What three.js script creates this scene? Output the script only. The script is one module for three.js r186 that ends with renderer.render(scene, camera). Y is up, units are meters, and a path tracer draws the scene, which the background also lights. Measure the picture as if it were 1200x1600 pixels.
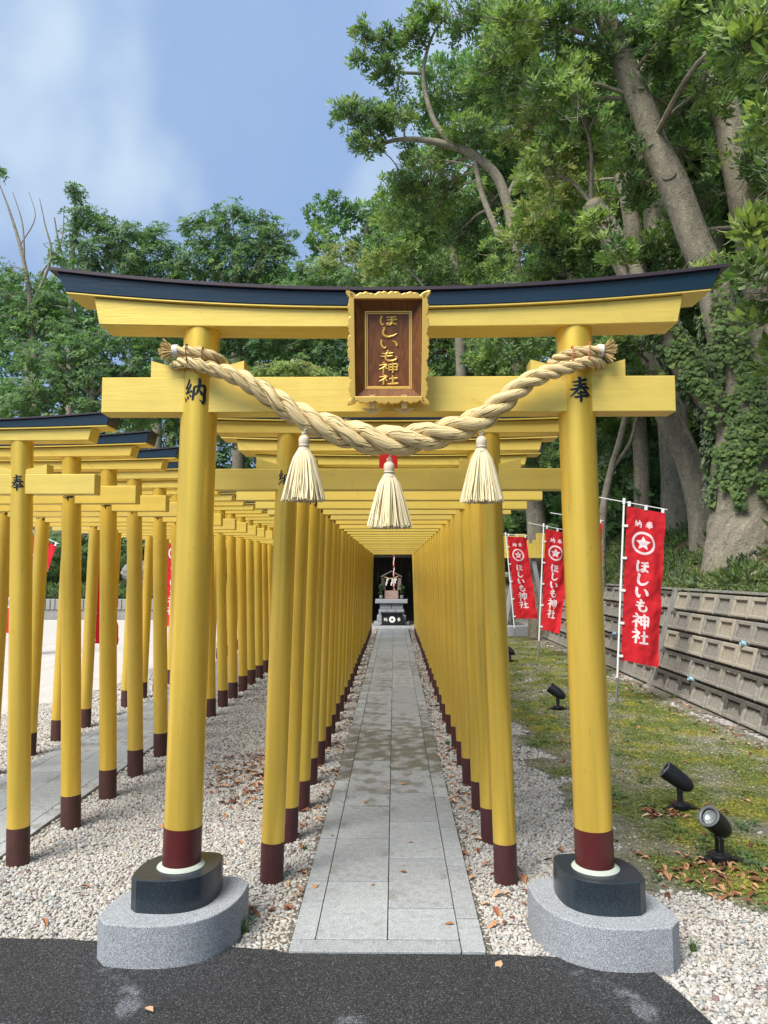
// ---------------------------------------------------------------- imports, camera, sky, sun
import * as THREE from 'three';
import { mergeGeometries } from 'three/addons/utils/BufferGeometryUtils.js';
import { createNoise2D, createNoise3D } from 'simplex-noise';

const scene = new THREE.Scene();
const camera = new THREE.PerspectiveCamera(68.0, 0.75, 0.05, 400);
camera.position.set(0.03, 1.55, 0);
camera.rotation.order = 'YXZ';
camera.rotation.set(THREE.MathUtils.degToRad(4.484), THREE.MathUtils.degToRad(0.77), 0);

function rng(seed) { let s = seed | 0; return () => { s = (s + 0x6d2b79f5) | 0; let t = Math.imul(s ^ (s >>> 15), 1 | s); t = (t + Math.imul(t ^ (t >>> 7), 61 | t)) ^ t; return ((t ^ (t >>> 14)) >>> 0) / 4294967296; }; }
const n2 = createNoise2D(rng(11)), n3 = createNoise3D(rng(12));
const clamp = (v, a = 0, b = 1) => Math.min(b, Math.max(a, v)), lerp = (a, b, t) => a + (b - a) * t, sstep = (a, b, v) => { const t = clamp((v - a) / (b - a)); return t * t * (3 - 2 * t); };
const fbm2 = (x, y, o = 4) => { let a = 0, k = 1, t = 0; for (let i = 0; i < o; i++) { a += k * n2(x, y); t += k; k *= 0.5; x = x * 2.03 + 7.1; y = y * 2.03 - 3.7; } return a / t; };
const fbm3 = (x, y, z, o = 4) => { let a = 0, k = 1, t = 0; for (let i = 0; i < o; i++) { a += k * n3(x, y, z); t += k; k *= 0.5; x = x * 2.03 + 7.1; y = y * 2.03 - 3.7; z = z * 2.03 + 1.3; } return a / t; };

// a thinly clouded summer sky, the same in every direction
{
  const W = 1024, H = 512, d = new Float32Array(W * H * 4);
  for (let j = 0; j < H; j++) for (let i = 0; i < W; i++) {
    const el = ((j + 0.5) / H - 0.5) * Math.PI, az = ((i + 0.5) / W) * 2 * Math.PI;
    const x = Math.cos(el) * Math.cos(az), y = Math.sin(el), z = Math.cos(el) * Math.sin(az);
    const c = sstep(-0.05, 0.62, fbm3(x * 2.3 + 0.35, y * 1.5 + 0.8, z * 2.3 + 0.4, 5) + 0.06), f = 0.5 + 0.5 * fbm3(x * 3 + 9, y * 3, z * 3, 5);
    const k = clamp(0.82 * c + 0.24 * f - 0.03);
    const o = (j * W + i) * 4;
    d[o] = 0.555 * lerp(0.31, 0.64, k); d[o + 1] = 0.555 * lerp(0.465, 0.79, k); d[o + 2] = 0.555 * lerp(0.77, 0.95, k); d[o + 3] = 1;
    if (y < 0) { const g = sstep(0, -0.15, y); d[o] = lerp(d[o], 0.3, g); d[o + 1] = lerp(d[o + 1], 0.31, g); d[o + 2] = lerp(d[o + 2], 0.3, g); }
  }
  const t = new THREE.DataTexture(d, W, H, THREE.RGBAFormat, THREE.FloatType);
  t.mapping = THREE.EquirectangularReflectionMapping; t.magFilter = THREE.LinearFilter; t.minFilter = THREE.LinearFilter; t.needsUpdate = true;
  scene.background = t; scene.environment = t;
}
// the sun behind thin cloud: high, to the left and behind the viewer, very soft
const sun = new THREE.DirectionalLight(new THREE.Color(1.0, 0.93, 0.82), 3.5);
sun.position.set(-14, 31, 11); sun.target.position.set(0, 0, -8); scene.add(sun, sun.target);
sun.castShadow = true; sun.shadow.radius = 64; sun.shadow.mapSize.set(2048, 2048);
Object.assign(sun.shadow.camera, { left: -35, right: 35, top: 35, bottom: -35, near: 1, far: 120 });
const renderer = new THREE.WebGLRenderer({ antialias: true });
renderer.toneMapping = THREE.LinearToneMapping;
renderer.toneMappingExposure = 1.8;
renderer.shadowMap.enabled = true;

// ---------------------------------------------------------------- helpers
const V = (x, y, z) => new THREE.Vector3(x, y, z);
const taken = new Map();
const numbered = (n) => { const k = taken.get(n) ?? 0; taken.set(n, k + 1); return k ? n + '_' + String(k).padStart(3, '0') : n; };
function mesh(name, geo, mat, parent = scene) {
  const m = new THREE.Mesh(geo, mat); m.name = parent === scene ? numbered(name) : name; m.castShadow = m.receiveShadow = true; parent.add(m); return m;
}
function tag(o, label, category, group) { o.userData.label = label; o.userData.category = category; if (group) o.userData.group = group; return o; }
function thing(name, label, category, pos = [0, 0, 0], turn = 0, group) {
  const g = new THREE.Group(); g.name = numbered(name); g.position.set(...pos); g.rotation.y = turn; scene.add(g); return tag(g, label, category, group);
}
function struct(name, geo, mat, label, category) { const m = mesh(name, geo, mat); m.userData.kind = 'structure'; return tag(m, label, category); }
function copyOf(o, pos, turn, label) {
  const c = o.clone(); c.userData = { ...o.userData }; c.name = numbered(o.name.replace(/_\d{3}$/, '')); c.position.set(...pos); c.rotation.y = turn; if (label) c.userData.label = label; scene.add(c); return c;
}
function instanced(name, geo, mat, mats, cols, parent, kind = 'stuff') {
  const m = new THREE.InstancedMesh(geo, mat, mats.length); m.name = parent === scene ? numbered(name) : name;
  for (let i = 0; i < mats.length; i++) { m.setMatrixAt(i, mats[i]); if (cols) m.setColorAt(i, cols[i]); }
  m.castShadow = m.receiveShadow = true; m.userData.kind = kind; parent.add(m); return m;
}
const clean = (g) => { const q = g.index ? g.toNonIndexed() : g; for (const k of Object.keys(q.attributes)) if (!['position', 'normal', 'uv', 'color'].includes(k)) q.deleteAttribute(k); return q; };
const merge = (list) => mergeGeometries(list.map(clean), false);
// planar uv in metres, picked by the way each face points
function metricUV(g, ox = 0, oy = 0) {
  const q = clean(g), p = q.attributes.position, n = q.attributes.normal, uv = new Float32Array(p.count * 2);
  for (let i = 0; i < p.count; i += 3) {
    let ax = 0, ay = 0, az = 0;
    for (let k = 0; k < 3; k++) { ax += Math.abs(n.getX(i + k)); ay += Math.abs(n.getY(i + k)); az += Math.abs(n.getZ(i + k)); }
    for (let k = i; k < i + 3; k++) {
      const x = p.getX(k), y = p.getY(k), z = p.getZ(k);
      const [u, v] = ay >= ax && ay >= az ? [x, z] : ax >= az ? [z, y] : [x, y];
      uv[2 * k] = u + ox; uv[2 * k + 1] = v + oy;
    }
  }
  q.setAttribute('uv', new THREE.BufferAttribute(uv, 2)); return q;
}
// box with small chamfers
function cbox(w, h, d, b = 0.003) {
  const s = new THREE.Shape(); const x = w / 2 - b, y = h / 2 - b;
  s.moveTo(-x, -y); s.lineTo(x, -y); s.lineTo(x, y); s.lineTo(-x, y); s.closePath();
  const g = new THREE.ExtrudeGeometry(s, { depth: d - 2 * b, bevelEnabled: true, bevelThickness: b, bevelSize: b, bevelSegments: 1, steps: 1 });
  g.translate(0, 0, -(d / 2 - b)); return g;
}
const put = (g, x, y, z) => g.translate(x, y, z);
// tube of changing radius along points; uv in metres
function tube(pts, rad, sides = 8, closed = true, squash = null) {
  const n = pts.length, pos = [], nor = [], uv = [], idx = [];
  const t0 = pts[1].clone().sub(pts[0]).normalize();
  let nx = Math.abs(t0.y) < 0.9 ? V(0, 1, 0) : V(1, 0, 0); nx.sub(t0.clone().multiplyScalar(nx.dot(t0))).normalize();
  let len = 0;
  for (let i = 0; i < n; i++) {
    const t = pts[Math.min(n - 1, i + 1)].clone().sub(pts[Math.max(0, i - 1)]).normalize();
    nx.sub(t.clone().multiplyScalar(nx.dot(t))).normalize(); const b = t.clone().cross(nx);
    if (i) len += pts[i].distanceTo(pts[i - 1]);
    const r = typeof rad === 'function' ? rad(i / (n - 1), i) : Array.isArray(rad) ? rad[i] : rad;
    for (let k = 0; k <= sides; k++) {
      const a = (k / sides) * 2 * Math.PI, c = Math.cos(a), s = Math.sin(a);
      const rr = squash ? r * squash(i, a) : r;
      const v = nx.clone().multiplyScalar(c).addScaledVector(b, s);
      pos.push(pts[i].x + v.x * rr, pts[i].y + v.y * rr, pts[i].z + v.z * rr); nor.push(v.x, v.y, v.z); uv.push(k / sides * 2 * Math.PI * Math.max(r, 0.02), len);
      if (i < n - 1 && k < sides) { const q = i * (sides + 1) + k; idx.push(q, q + 1, q + sides + 1, q + 1, q + sides + 2, q + sides + 1); }
    }
  }
  if (closed) for (const [e, f] of [[0, 1], [n - 1, 0]]) {
    const c = pos.length / 3; pos.push(pts[e].x, pts[e].y, pts[e].z); const t = pts[e].clone().sub(pts[e ? e - 1 : 1]).normalize(); nor.push(t.x, t.y, t.z); uv.push(0, 0);
    for (let k = 0; k < sides; k++) { const q = e * (sides + 1) + k; f ? idx.push(c, q + 1, q) : idx.push(c, q, q + 1); }
  }
  const g = new THREE.BufferGeometry(); g.setIndex(idx);
  g.setAttribute('position', new THREE.Float32BufferAttribute(pos, 3)); g.setAttribute('normal', new THREE.Float32BufferAttribute(nor, 3)); g.setAttribute('uv', new THREE.Float32BufferAttribute(uv, 2));
  if (squash) g.computeVertexNormals();
  return g;
}
const rod = (a, b, r, sides = 10) => tube([V(...a), V(...b)], r, sides);
const smooth = (pts, n) => new THREE.CatmullRomCurve3(pts, false, 'centripetal').getPoints(n);
function lathe(profile, seg = 24) { return new THREE.LatheGeometry(profile.map(([r, y]) => new THREE.Vector2(r, y)), seg); }

// textures: fn(u, v, x, y) -> [r, g, b] in 0..1 (sRGB when colour)
function tex(w, h, fn, colour = true, rep = [1, 1]) {
  const d = new Uint8Array(w * h * 4);
  for (let y = 0; y < h; y++) for (let x = 0; x < w; x++) { const c = fn(x / w, y / h, x, y), o = (y * w + x) * 4; d[o] = 255 * clamp(c[0]); d[o + 1] = 255 * clamp(c[1]); d[o + 2] = 255 * clamp(c[2]); d[o + 3] = 255; }
  const t = new THREE.DataTexture(d, w, h); t.wrapS = t.wrapT = THREE.RepeatWrapping; t.magFilter = THREE.LinearFilter; t.minFilter = THREE.LinearMipmapLinearFilter;
  if (colour) t.colorSpace = THREE.SRGBColorSpace; t.repeat.set(...rep); t.needsUpdate = true; return t;
}
// tiling noise on a torus
const tn = (u, v, s, o = 3, seed = 0) => {
  let a = 0, k = 1, t = 0; for (let i = 0; i < o; i++) { const A = u * 2 * Math.PI, B = v * 2 * Math.PI, R = s / (2 * Math.PI); a += k * (n3(Math.cos(A) * R + seed, Math.sin(A) * R, Math.cos(B) * R * 1.0 + seed * 0.7) * 0.5 + n3(Math.sin(B) * R - seed, Math.cos(A) * R * 0.98 + 5, Math.sin(A) * R) * 0.5); t += k; k *= 0.55; s *= 2.1; } return a / t;
};
const std = (o) => new THREE.MeshStandardMaterial(o), phy = (o) => new THREE.MeshPhysicalMaterial(o);
const rgb = (r, g, b) => new THREE.Color().setRGB(r, g, b);

// ---------------------------------------------------------------- materials
const R0 = rng(5);
function speckle(w, h, base, spread, dark, light, seed, tint = [1, 1, 1], extra) {
  const r = rng(seed); const cell = new Float32Array(w * h);
  for (let i = 0; i < w * h; i++) cell[i] = r();
  // soften into grains of about two texels
  const at = (x, y) => cell[((y + h) % h) * w + ((x + w) % w)];
  return tex(w, h, (u, v, x, y) => {
    const g = (at(x, y) * 2 + at(x + 1, y) + at(x, y + 1) + at(x - 1, y) + at(x, y - 1)) / 6;
    let c = base + spread * (g - 0.5) * 2; if (g < 0.36) c -= dark; if (g > 0.66) c += light;
    c += 0.02 * tn(u, v, 6, 2, seed);
    const k = extra ? extra(u, v, c) : [c, c, c];
    return [k[0] * tint[0], k[1] * tint[1], k[2] * tint[2]];
  });
}
const M = {};
{
  const goldMap = tex(256, 1024, (u, v) => { const a = 0.5 + 0.5 * tn(u, v * 0.15, 16, 3, 3), b = tn(u, v, 5, 3, 8); const st = sstep(0.30, 0.62, tn(u, v * 0.06, 26, 3, 15)), sc = sstep(0.52, 0.60, tn(u, v, 30, 2, 16)); const k = 0.95 + 0.05 * a * 0.8 + 0.05 * b - 0.07 * st - 0.10 * sc; return [k, k * (1 - 0.02 * st), k * (1 - 0.06 * st + 0.1 * sc)]; }, true, [2, 0.45]);
  const goldRough = tex(256, 512, (u, v) => { const a = 0.5 + 0.5 * tn(u, v * 0.2, 20, 3, 4), b = 0.5 + 0.5 * tn(u, v, 4, 3, 2); const k = 0.36 + 0.10 * a + 0.10 * b; return [k, k, k]; }, false, [2, 0.6]);
  M.gold = std({ color: rgb(0.88, 0.61, 0.10), metalness: 0.58, roughness: 0.72, roughnessMap: goldRough, map: goldMap });
  const beamMap = tex(1024, 256, (u, v) => { const a = tn(u * 0.12, v, 24, 3, 5), b = tn(u, v, 5, 3, 9); const d = sstep(0.35, 0.6, tn(u, v, 11, 4, 19)); const k = 0.955 + 0.035 * a + 0.04 * b - 0.05 * d; return [k, k * (1 - 0.015 * d), k * (1 - 0.05 * d)]; }, true, [0.8, 2]);
  const beamBump = tex(512, 256, (u, v) => { const a = 0.5 + 0.5 * tn(u * 0.08, v, 60, 3, 5); return [a, a, a]; }, false, [0.8, 2]);
  M.goldBeam = std({ color: rgb(0.87, 0.665, 0.155), metalness: 0.32, roughness: 0.40, map: beamMap, bumpMap: beamBump, bumpScale: 0.0006 });
  M.navy = std({ color: rgb(0.010, 0.030, 0.055), roughness: 0.26, bumpMap: beamBump, bumpScale: 0.0008 });
  M.roofcap = std({ color: rgb(0.055, 0.042, 0.055), roughness: 0.42, metalness: 0.3 });
  M.maroon = std({ color: rgb(0.085, 0.014, 0.014), roughness: 0.36 });
  const brownMap = tex(128, 256, (u, v) => { const a = tn(u, v * 0.3, 14, 3, 13), b = tn(u, v, 7, 4, 14); const k = 0.86 + 0.1 * a + 0.14 * b; return [k, k, k]; }, true, [3, 2]);
  M.brown = std({ color: rgb(0.090, 0.032, 0.026), roughness: 0.62, map: brownMap });
  M.maroonPost = std({ color: rgb(0.088, 0.024, 0.026), roughness: 0.5, map: brownMap });
  M.ink = std({ color: rgb(0.008, 0.012, 0.02), roughness: 0.3 });
  M.putty = std({ color: rgb(0.40, 0.45, 0.40), roughness: 0.8 });
  M.red = std({ color: rgb(0.72, 0.015, 0.015), roughness: 0.5 });
  M.graniteRough = std({ map: speckle(512, 512, 0.60, 0.26, 0.10, 0.10, 21, [0.95, 0.985, 1.03]), roughness: 0.85 }); M.graniteRough.map.repeat.set(2.2, 2.2);
  M.graniteDark = std({ map: speckle(512, 512, 0.19, 0.07, 0.03, 0.09, 22, [0.80, 0.98, 1.14]), roughness: 0.28 }); M.graniteDark.map.repeat.set(2.5, 2.5);
  // paving granite: plain and weather-stained pieces, 0.3 x 0.6 m each
  const stain = (seed, amount) => (u, v, c) => {
    const s = sstep(0.62 - amount, 0.95 - amount * 0.6, 0.5 + 0.55 * fbm2(u * 1.6 + seed * 3.1, v * 3.0 + seed, 4)) * (0.35 + amount), e = 0.035 * fbm2(u * 5, v * 9 + seed, 3);
    c += e; return [lerp(c, c * 0.60 + 0.005, s), lerp(c, c * 0.575, s), lerp(c, c * 0.48, s)];
  };
  M.paver = [0, 1, 2, 3, 4, 5, 6].map((i) => std({ map: speckle(288, 576, [0.64, 0.61, 0.655, 0.625, 0.64, 0.62, 0.63][i], 0.16, 0.07, 0.06, 30 + i, [0.955, 0.985, 1.015], stain(i * 5 + 2, [0, 0.06, 0.14, 0.24, 0.36, 0.46, 0.55][i])), roughness: 0.8 }));
  for (const m of M.paver) m.map.repeat.set(1 / 0.3, 1 / 0.6);
  M.bed = std({ color: rgb(0.10, 0.092, 0.075), roughness: 1 });
  M.asphalt = std({ map: speckle(1024, 1024, 0.165, 0.14, 0.03, 0.15, 40, [0.95, 0.99, 1.06], (u, v, c) => { const s = sstep(0.66, 0.78, 0.5 + 0.5 * tn(u, v, 5, 4, 77)); const d = 0.03 * tn(u, v, 3, 3, 6); const q = c + d + 0.20 * s; return [q, q, q]; }), roughness: 0.82 }); M.asphalt.map.repeat.set(0.55, 0.55);
  M.asphalt.bumpMap = tex(512, 512, () => { const k = R0(); return [k, k, k]; }, false, [1.6, 1.6]); M.asphalt.bumpScale = 0.002;
}
// pebbly ground seen from afar: cells with a shade each
function pebbles(size, cells, seed, shade) {
  const r = rng(seed), px = [], sh = []; for (let i = 0; i < cells * cells; i++) { px.push([r(), r()]); sh.push(r()); }
  const hgt = new Float32Array(size * size);
  const map = tex(size, size, (u, v, X, Y) => {
    const x = u * cells, y = v * cells, cx = Math.floor(x), cy = Math.floor(y); let d1 = 9, d2 = 9, id = 0;
    for (let j = -1; j <= 1; j++) for (let i = -1; i <= 1; i++) { const q = ((cy + j + cells) % cells) * cells + ((cx + i + cells) % cells), dx = cx + i + px[q][0] - x, dy = cy + j + px[q][1] - y, d = Math.hypot(dx, dy); if (d < d1) { d2 = d1; d1 = d; id = q; } else if (d < d2) d2 = d; }
    const e = sstep(0.03, 0.2, d2 - d1); hgt[Y * size + X] = e * (1 - 0.6 * d1); return shade(sh[id], e, u, v);
  });
  const bump = tex(size, size, (u, v, X, Y) => { const k = hgt[Y * size + X]; return [k, k, k]; }, false);
  return [map, bump];
}
{
  const [m, b] = pebbles(1024, 78, 3, (s, e, u, v) => { const k = lerp(0.36, 0.60 + 0.28 * s - (s < 0.12 ? 0.16 : 0), e); const w = 0.012 * (s - 0.5); return [k + w, k * 0.985, k * 0.965 - w]; });
  for (const t of [m, b]) t.repeat.set(0.62, 0.62);
  M.gravel = std({ map: m, bumpMap: b, bumpScale: 0.006, roughness: 0.95 });
}

// ---------------------------------------------------------------- brush characters: strokes of [x, y, width] on a 100 x 100 field, y down
const SHIMESU = [[[20, 1, 7], [27, 6, 11], [32, 14, 6]], [[5, 26, 6], [24, 24, 9], [42, 21, 11], [38, 32, 10], [24, 49, 9], [4, 66, 4]], [[26, 45, 10], [26, 72, 11], [25, 98, 10]], [[31, 48, 5], [40, 55, 10], [45, 64, 7]]];
const GLYPH = {
  osameru: [[[19, 1, 6], [20, 9, 10], [13, 24, 10], [4, 38, 7], [14, 37, 6], [22, 33, 5]], [[30, 20, 8], [24, 34, 10], [14, 48, 9], [6, 58, 8], [20, 54, 7], [34, 49, 6]], [[27, 45, 6], [36, 55, 10]], [[44, 31, 9], [43, 55, 12], [40, 78, 11], [38, 87, 8]], [[1, 74, 4], [5, 82, 8], [6, 92, 5]], [[12, 68, 4], [17, 76, 9], [16, 83, 5]], [[23, 62, 4], [28, 68, 9], [30, 73, 6]],
    [[40, 35, 6], [62, 30, 8], [86, 28, 10], [92, 34, 12], [90, 60, 14], [90, 86, 14], [85, 97, 11], [78, 90, 6], [68, 83, 2]], [[62, 1, 8], [68, 6, 13], [67, 32, 13], [62, 48, 11], [54, 60, 7], [46, 66, 3]], [[69, 46, 6], [76, 57, 12], [81, 66, 9]]],
  tatematsuru: [[[16, 16, 3], [26, 18, 7], [60, 13, 9], [76, 9, 11], [82, 14, 6]], [[19, 30, 3], [28, 32, 7], [62, 28, 8], [74, 26, 10], [80, 31, 5]], [[5, 44, 3], [14, 47, 8], [50, 43, 9], [82, 40, 12], [93, 48, 5]], [[40, 1, 6], [49, 5, 14], [49, 28, 14], [42, 44, 13], [27, 60, 9], [2, 77, 2]], [[54, 33, 7], [66, 46, 10], [80, 62, 14], [90, 70, 10], [99, 73, 2]], [[35, 62, 5], [44, 64, 9], [58, 60, 10], [70, 63, 6]], [[21, 75, 3], [31, 78, 8], [58, 74, 9], [74, 73, 11], [83, 80, 4]], [[50, 52, 9], [53, 70, 11], [52, 90, 12], [50, 99, 8]]],
  ho: [[[10, 6, 6], [18, 12, 11], [12, 40, 11], [14, 72, 12], [20, 92, 9], [26, 78, 4]], [[40, 19, 7], [62, 18, 10], [90, 13, 11]], [[42, 45, 7], [66, 43, 10], [94, 39, 10]], [[66, 18, 9], [68, 46, 12], [67, 74, 11], [56, 90, 10], [42, 84, 8], [48, 72, 8], [64, 72, 9], [82, 80, 10], [93, 90, 6]]],
  shi: [[[22, 2, 6], [30, 10, 13], [25, 44, 13], [27, 74, 14], [44, 91, 14], [70, 84, 11], [93, 60, 4]]],
  i: [[[8, 12, 6], [16, 18, 12], [14, 46, 12], [22, 76, 13], [31, 88, 9], [40, 68, 4]], [[70, 18, 5], [84, 34, 12], [92, 60, 14], [90, 70, 8]]],
  mo: [[[40, 1, 6], [50, 8, 12], [40, 36, 12], [36, 66, 12], [44, 90, 12], [68, 95, 12], [88, 82, 12], [91, 64, 9], [84, 50, 4]], [[17, 27, 6], [44, 29, 10], [74, 22, 9]], [[11, 54, 6], [40, 55, 10], [70, 47, 9]]],
  kami: [...SHIMESU, [[52, 19, 9], [53, 46, 10], [54, 77, 9]], [[52, 21, 8], [74, 19, 9], [94, 17, 11], [94, 46, 11], [92, 78, 9]], [[54, 45, 8], [74, 44, 8], [93, 43, 8]], [[54, 70, 8], [74, 69, 8], [93, 68, 8]], [[71, 1, 8], [73, 40, 12], [73, 99, 10]]],
  yashiro: [...SHIMESU, [[54, 44, 6], [72, 41, 10], [95, 38, 11]], [[70, 8, 7], [73, 40, 13], [73, 90, 11]], [[46, 91, 7], [72, 90, 11], [99, 87, 11]]],
};
function strokePts(s, n = 5) {
  const c = new THREE.CatmullRomCurve3(s.map(([x, y, w]) => V(x, y, w)), false, 'centripetal'); return c.getPoints((s.length - 1) * n);
}
// a flat ribbon per stroke; f(x, y, k) -> [x, y, z] places it (k = stroke number)
function ribbons(glyph, f) {
  const pos = [], idx = [];
  glyph.forEach((s, k) => {
    const p = strokePts(s), st = pos.length / 3;
    p.forEach((q, i) => {
      const a = p[Math.max(0, i - 1)], b = p[Math.min(p.length - 1, i + 1)], dx = b.x - a.x, dy = b.y - a.y, l = Math.hypot(dx, dy) || 1, e = i === 0 || i === p.length - 1 ? 0.45 : 1, w = (q.z / 2) * e;
      const nx = -dy / l, ny = dx / l;
      pos.push(...f(q.x + nx * w, q.y + ny * w, k), ...f(q.x, q.y, k), ...f(q.x - nx * w, q.y - ny * w, k));
      if (i) { const o = st + (i - 1) * 3; for (const j of [0, 1]) idx.push(o + j, o + j + 1, o + j + 3, o + j + 1, o + j + 4, o + j + 3); }
    });
  });
  const g = new THREE.BufferGeometry(); g.setIndex(idx); g.setAttribute('position', new THREE.Float32BufferAttribute(pos, 3)); g.computeVertexNormals();
  return g;
}
function paintGlyph(ctx, glyph, x, y, w, h, fat = 1) {
  for (const s of glyph) {
    const p = strokePts(s, 8), L = [], Rr = [];
    p.forEach((q, i) => { const a = p[Math.max(0, i - 1)], b = p[Math.min(p.length - 1, i + 1)], dx = b.x - a.x, dy = b.y - a.y, l = Math.hypot(dx, dy) || 1, k = (q.z / 2) * fat; L.push([q.x - dy / l * k, q.y + dx / l * k]); Rr.push([q.x + dy / l * k, q.y - dx / l * k]); });
    const P = [...L, ...Rr.reverse()]; ctx.beginPath(); P.forEach(([a, b], i) => (i ? ctx.lineTo(x + a / 100 * w, y + b / 100 * h) : ctx.moveTo(x + a / 100 * w, y + b / 100 * h))); ctx.closePath(); ctx.fill();
    ctx.lineWidth = Math.max(1, w * 0.03 * fat); ctx.lineJoin = 'round'; ctx.stroke();
  }
}

// ---------------------------------------------------------------- terrain and ground
const hillY = (x, z) => {
  const right = x > 3.9 ? 1.25 + 0.62 * Math.min(x - 3.9, 1.6) + 0.34 * Math.max(0, Math.min(x - 5.5, 30)) : -9;
  const back = z < -24.9 ? 0.60 + 0.24 * Math.min(-24.9 - z, 34) : -9;
  const h = Math.max(right, back);
  return h < 0 ? h : h + 0.10 * fbm2(x * 0.8, z * 0.8, 3) * clamp((x > 3.9 ? x - 3.9 : 0) + (z < -24.9 ? -24.9 - z : 0));
};
const groundMat = M.gravel;
{
  const g = new THREE.PlaneGeometry(240, 240, 1, 1).rotateX(-Math.PI / 2); struct('ground', metricUV(g), groundMat, 'pale gravel ground of the shrine precinct', 'ground');
  // wooded bank: right of the retaining wall and behind the precinct
  const soil = tex(512, 512, (u, v) => { const a = tn(u, v, 8, 4, 31), b = tn(u, v, 40, 2, 32), c = sstep(0.1, 0.4, tn(u, v, 12, 3, 33)); const k = 0.30 + 0.10 * a + 0.10 * b; return [lerp(k * 1.08, k * 0.72, c), lerp(k * 0.95, k * 0.88, c), lerp(k * 0.72, k * 0.42, c)]; }, true, [0.5, 0.5]);
  M.soil = std({ map: soil, roughness: 1 });
  const grid = (x0, x1, nx, z0, z1, nz) => {
    const p = [], idx = []; for (let j = 0; j <= nz; j++) for (let i = 0; i <= nx; i++) { const x = lerp(x0, x1, (i / nx) ** 1.6), z = lerp(z0, z1, j / nz); p.push(x, hillY(x + 0.001, z), z); if (i < nx && j < nz) { const q = j * (nx + 1) + i; idx.push(q, q + 1, q + nx + 1, q + 1, q + nx + 2, q + nx + 1); } }
    const g = new THREE.BufferGeometry(); g.setIndex(idx); g.setAttribute('position', new THREE.Float32BufferAttribute(p, 3)); g.computeVertexNormals(); return metricUV(g);
  };
  struct('hillside', merge([grid(3.9, 60, 40, 30, -24.9, 80), grid(3.9, 60, 30, -24.901, -75, 40), grid(3.9, -70, 40, -24.901, -75, 40)]), M.soil, 'wooded earth bank rising behind the walls', 'bank');
}
const edge = [[-9, -3.33], [-1.63, -3.30], [-1.2, -3.28], [-0.8, -3.25], [-0.46, -3.21], [-0.40, -3.185], [0.42, -3.185], [0.63, -3.18], [1.02, -3.08], [1.07, -2.93], [1.10, -2.78], [1.2, -2.35], [1.6, -1.5], [2.0, 0]];
function edgeZ(x) { for (let i = 1; i < edge.length; i++) if (x < edge[i][0]) { const [a, b] = [edge[i - 1], edge[i]]; return lerp(a[1], b[1], (x - a[0]) / (b[0] - a[0])); } return 0; }
{
  const s = new THREE.Shape(), pts = [];
  for (let i = 0; i < edge.length - 1; i++) { const [a, b] = [edge[i], edge[i + 1]], L = Math.hypot(b[0] - a[0], b[1] - a[1]), n = Math.ceil(L / 0.03); for (let k = 0; k < n; k++) { const x = lerp(a[0], b[0], k / n), z = lerp(a[1], b[1], k / n), w = 0.007 * n2(x * 22, z * 22) + 0.006 * n2(x * 5, z * 5); pts.push([x + w * 0.5, z + w * (x > -0.41 && x < 0.43 ? 0.15 : 1)]); } }
  pts.push([2, 0], [2, 8], [-9, 8]);
  pts.forEach(([x, z], i) => (i ? s.lineTo(x, -z) : s.moveTo(x, -z)));
  const g = new THREE.ExtrudeGeometry(s, { depth: 0.03, bevelEnabled: false }).rotateX(-Math.PI / 2).translate(0, -0.014, 0);
  struct('asphalt_road', metricUV(g), M.asphalt, 'dark asphalt apron in front of the great gate', 'road');
}
// paved approach of granite slabs laid in two staggered columns between narrow borders
function pavedPath(cx, z0, z1, label, stainAt, endStrip) {
  const p = new THREE.Group(); p.name = numbered('stone_path'); p.userData = { kind: 'structure', label, category: 'path' }; p.position.set(cx, 0, z0); scene.add(p);
  const L = z0 - z1, r = rng(Math.round(cx * 100) + 900);
  const bed = mesh('path_bed', metricUV(put(new THREE.BoxGeometry(0.86, 0.012, L), 0, 0, -L / 2)), M.bed, p); bed.position.y = 0.002;
  const slab = (w, l) => { const g = metricUV(cbox(w - 0.005, 0.03, l - 0.013, 0.0025)); const uv = g.attributes.uv; for (let i = 0; i < uv.count; i++) uv.setXY(i, uv.getX(i) + 0.15, uv.getY(i) + 0.3); return g; };
  const gMain = slab(0.3, 0.6), gEdge = slab(0.1, 0.6), gHalf = slab(0.3, 0.3), gEdgeHalf = slab(0.1, 0.3);
  const lay = (g, x, z) => { const w = stainAt(-(z0 + z), x), m = M.paver[clamp(Math.round(w * 6 + (r() - 0.5) * 2.2), 0, 6)]; const o = mesh('paving_slab', g, m, p); o.position.set(x, 0.009 + 0.0018 * r(), z); o.rotation.set(0.0016 * (r() - 0.5), r() < 0.5 ? Math.PI : 0, 0.0016 * (r() - 0.5)); };
  const s0 = endStrip ? 0.1 : 0;
  if (endStrip) { lay(metricUV(cbox(0.695, 0.03, 0.095, 0.0025)), -0.05 + 0.0, -0.05); }
  for (const [x, off, gl, gh] of [[-0.15, 0, gMain, gHalf], [0.15, 0.3, gMain, gHalf], [-0.35, 0.0, gEdge, gEdgeHalf], [0.35, 0.3, gEdge, gEdgeHalf]]) {
    let z = -(Math.abs(x) > 0.3 ? (x > 0 ? 0 : 0.1) : s0); if (off) { lay(gh, x, z - 0.15); z -= 0.3; }
    while (z - 0.6 > -L) { lay(gl, x, z - 0.3); z -= 0.6; }
  }
  return p;
}
pavedPath(0, -3.185, -20.4, 'granite paved path running through the central gate tunnel', (d, x) => clamp(0.08 + 0.75 * Math.exp(-(((d - 6.7) / 1.5) ** 2)) + 0.30 * Math.exp(-(((d - 11) / 3) ** 2))), true);
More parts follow.
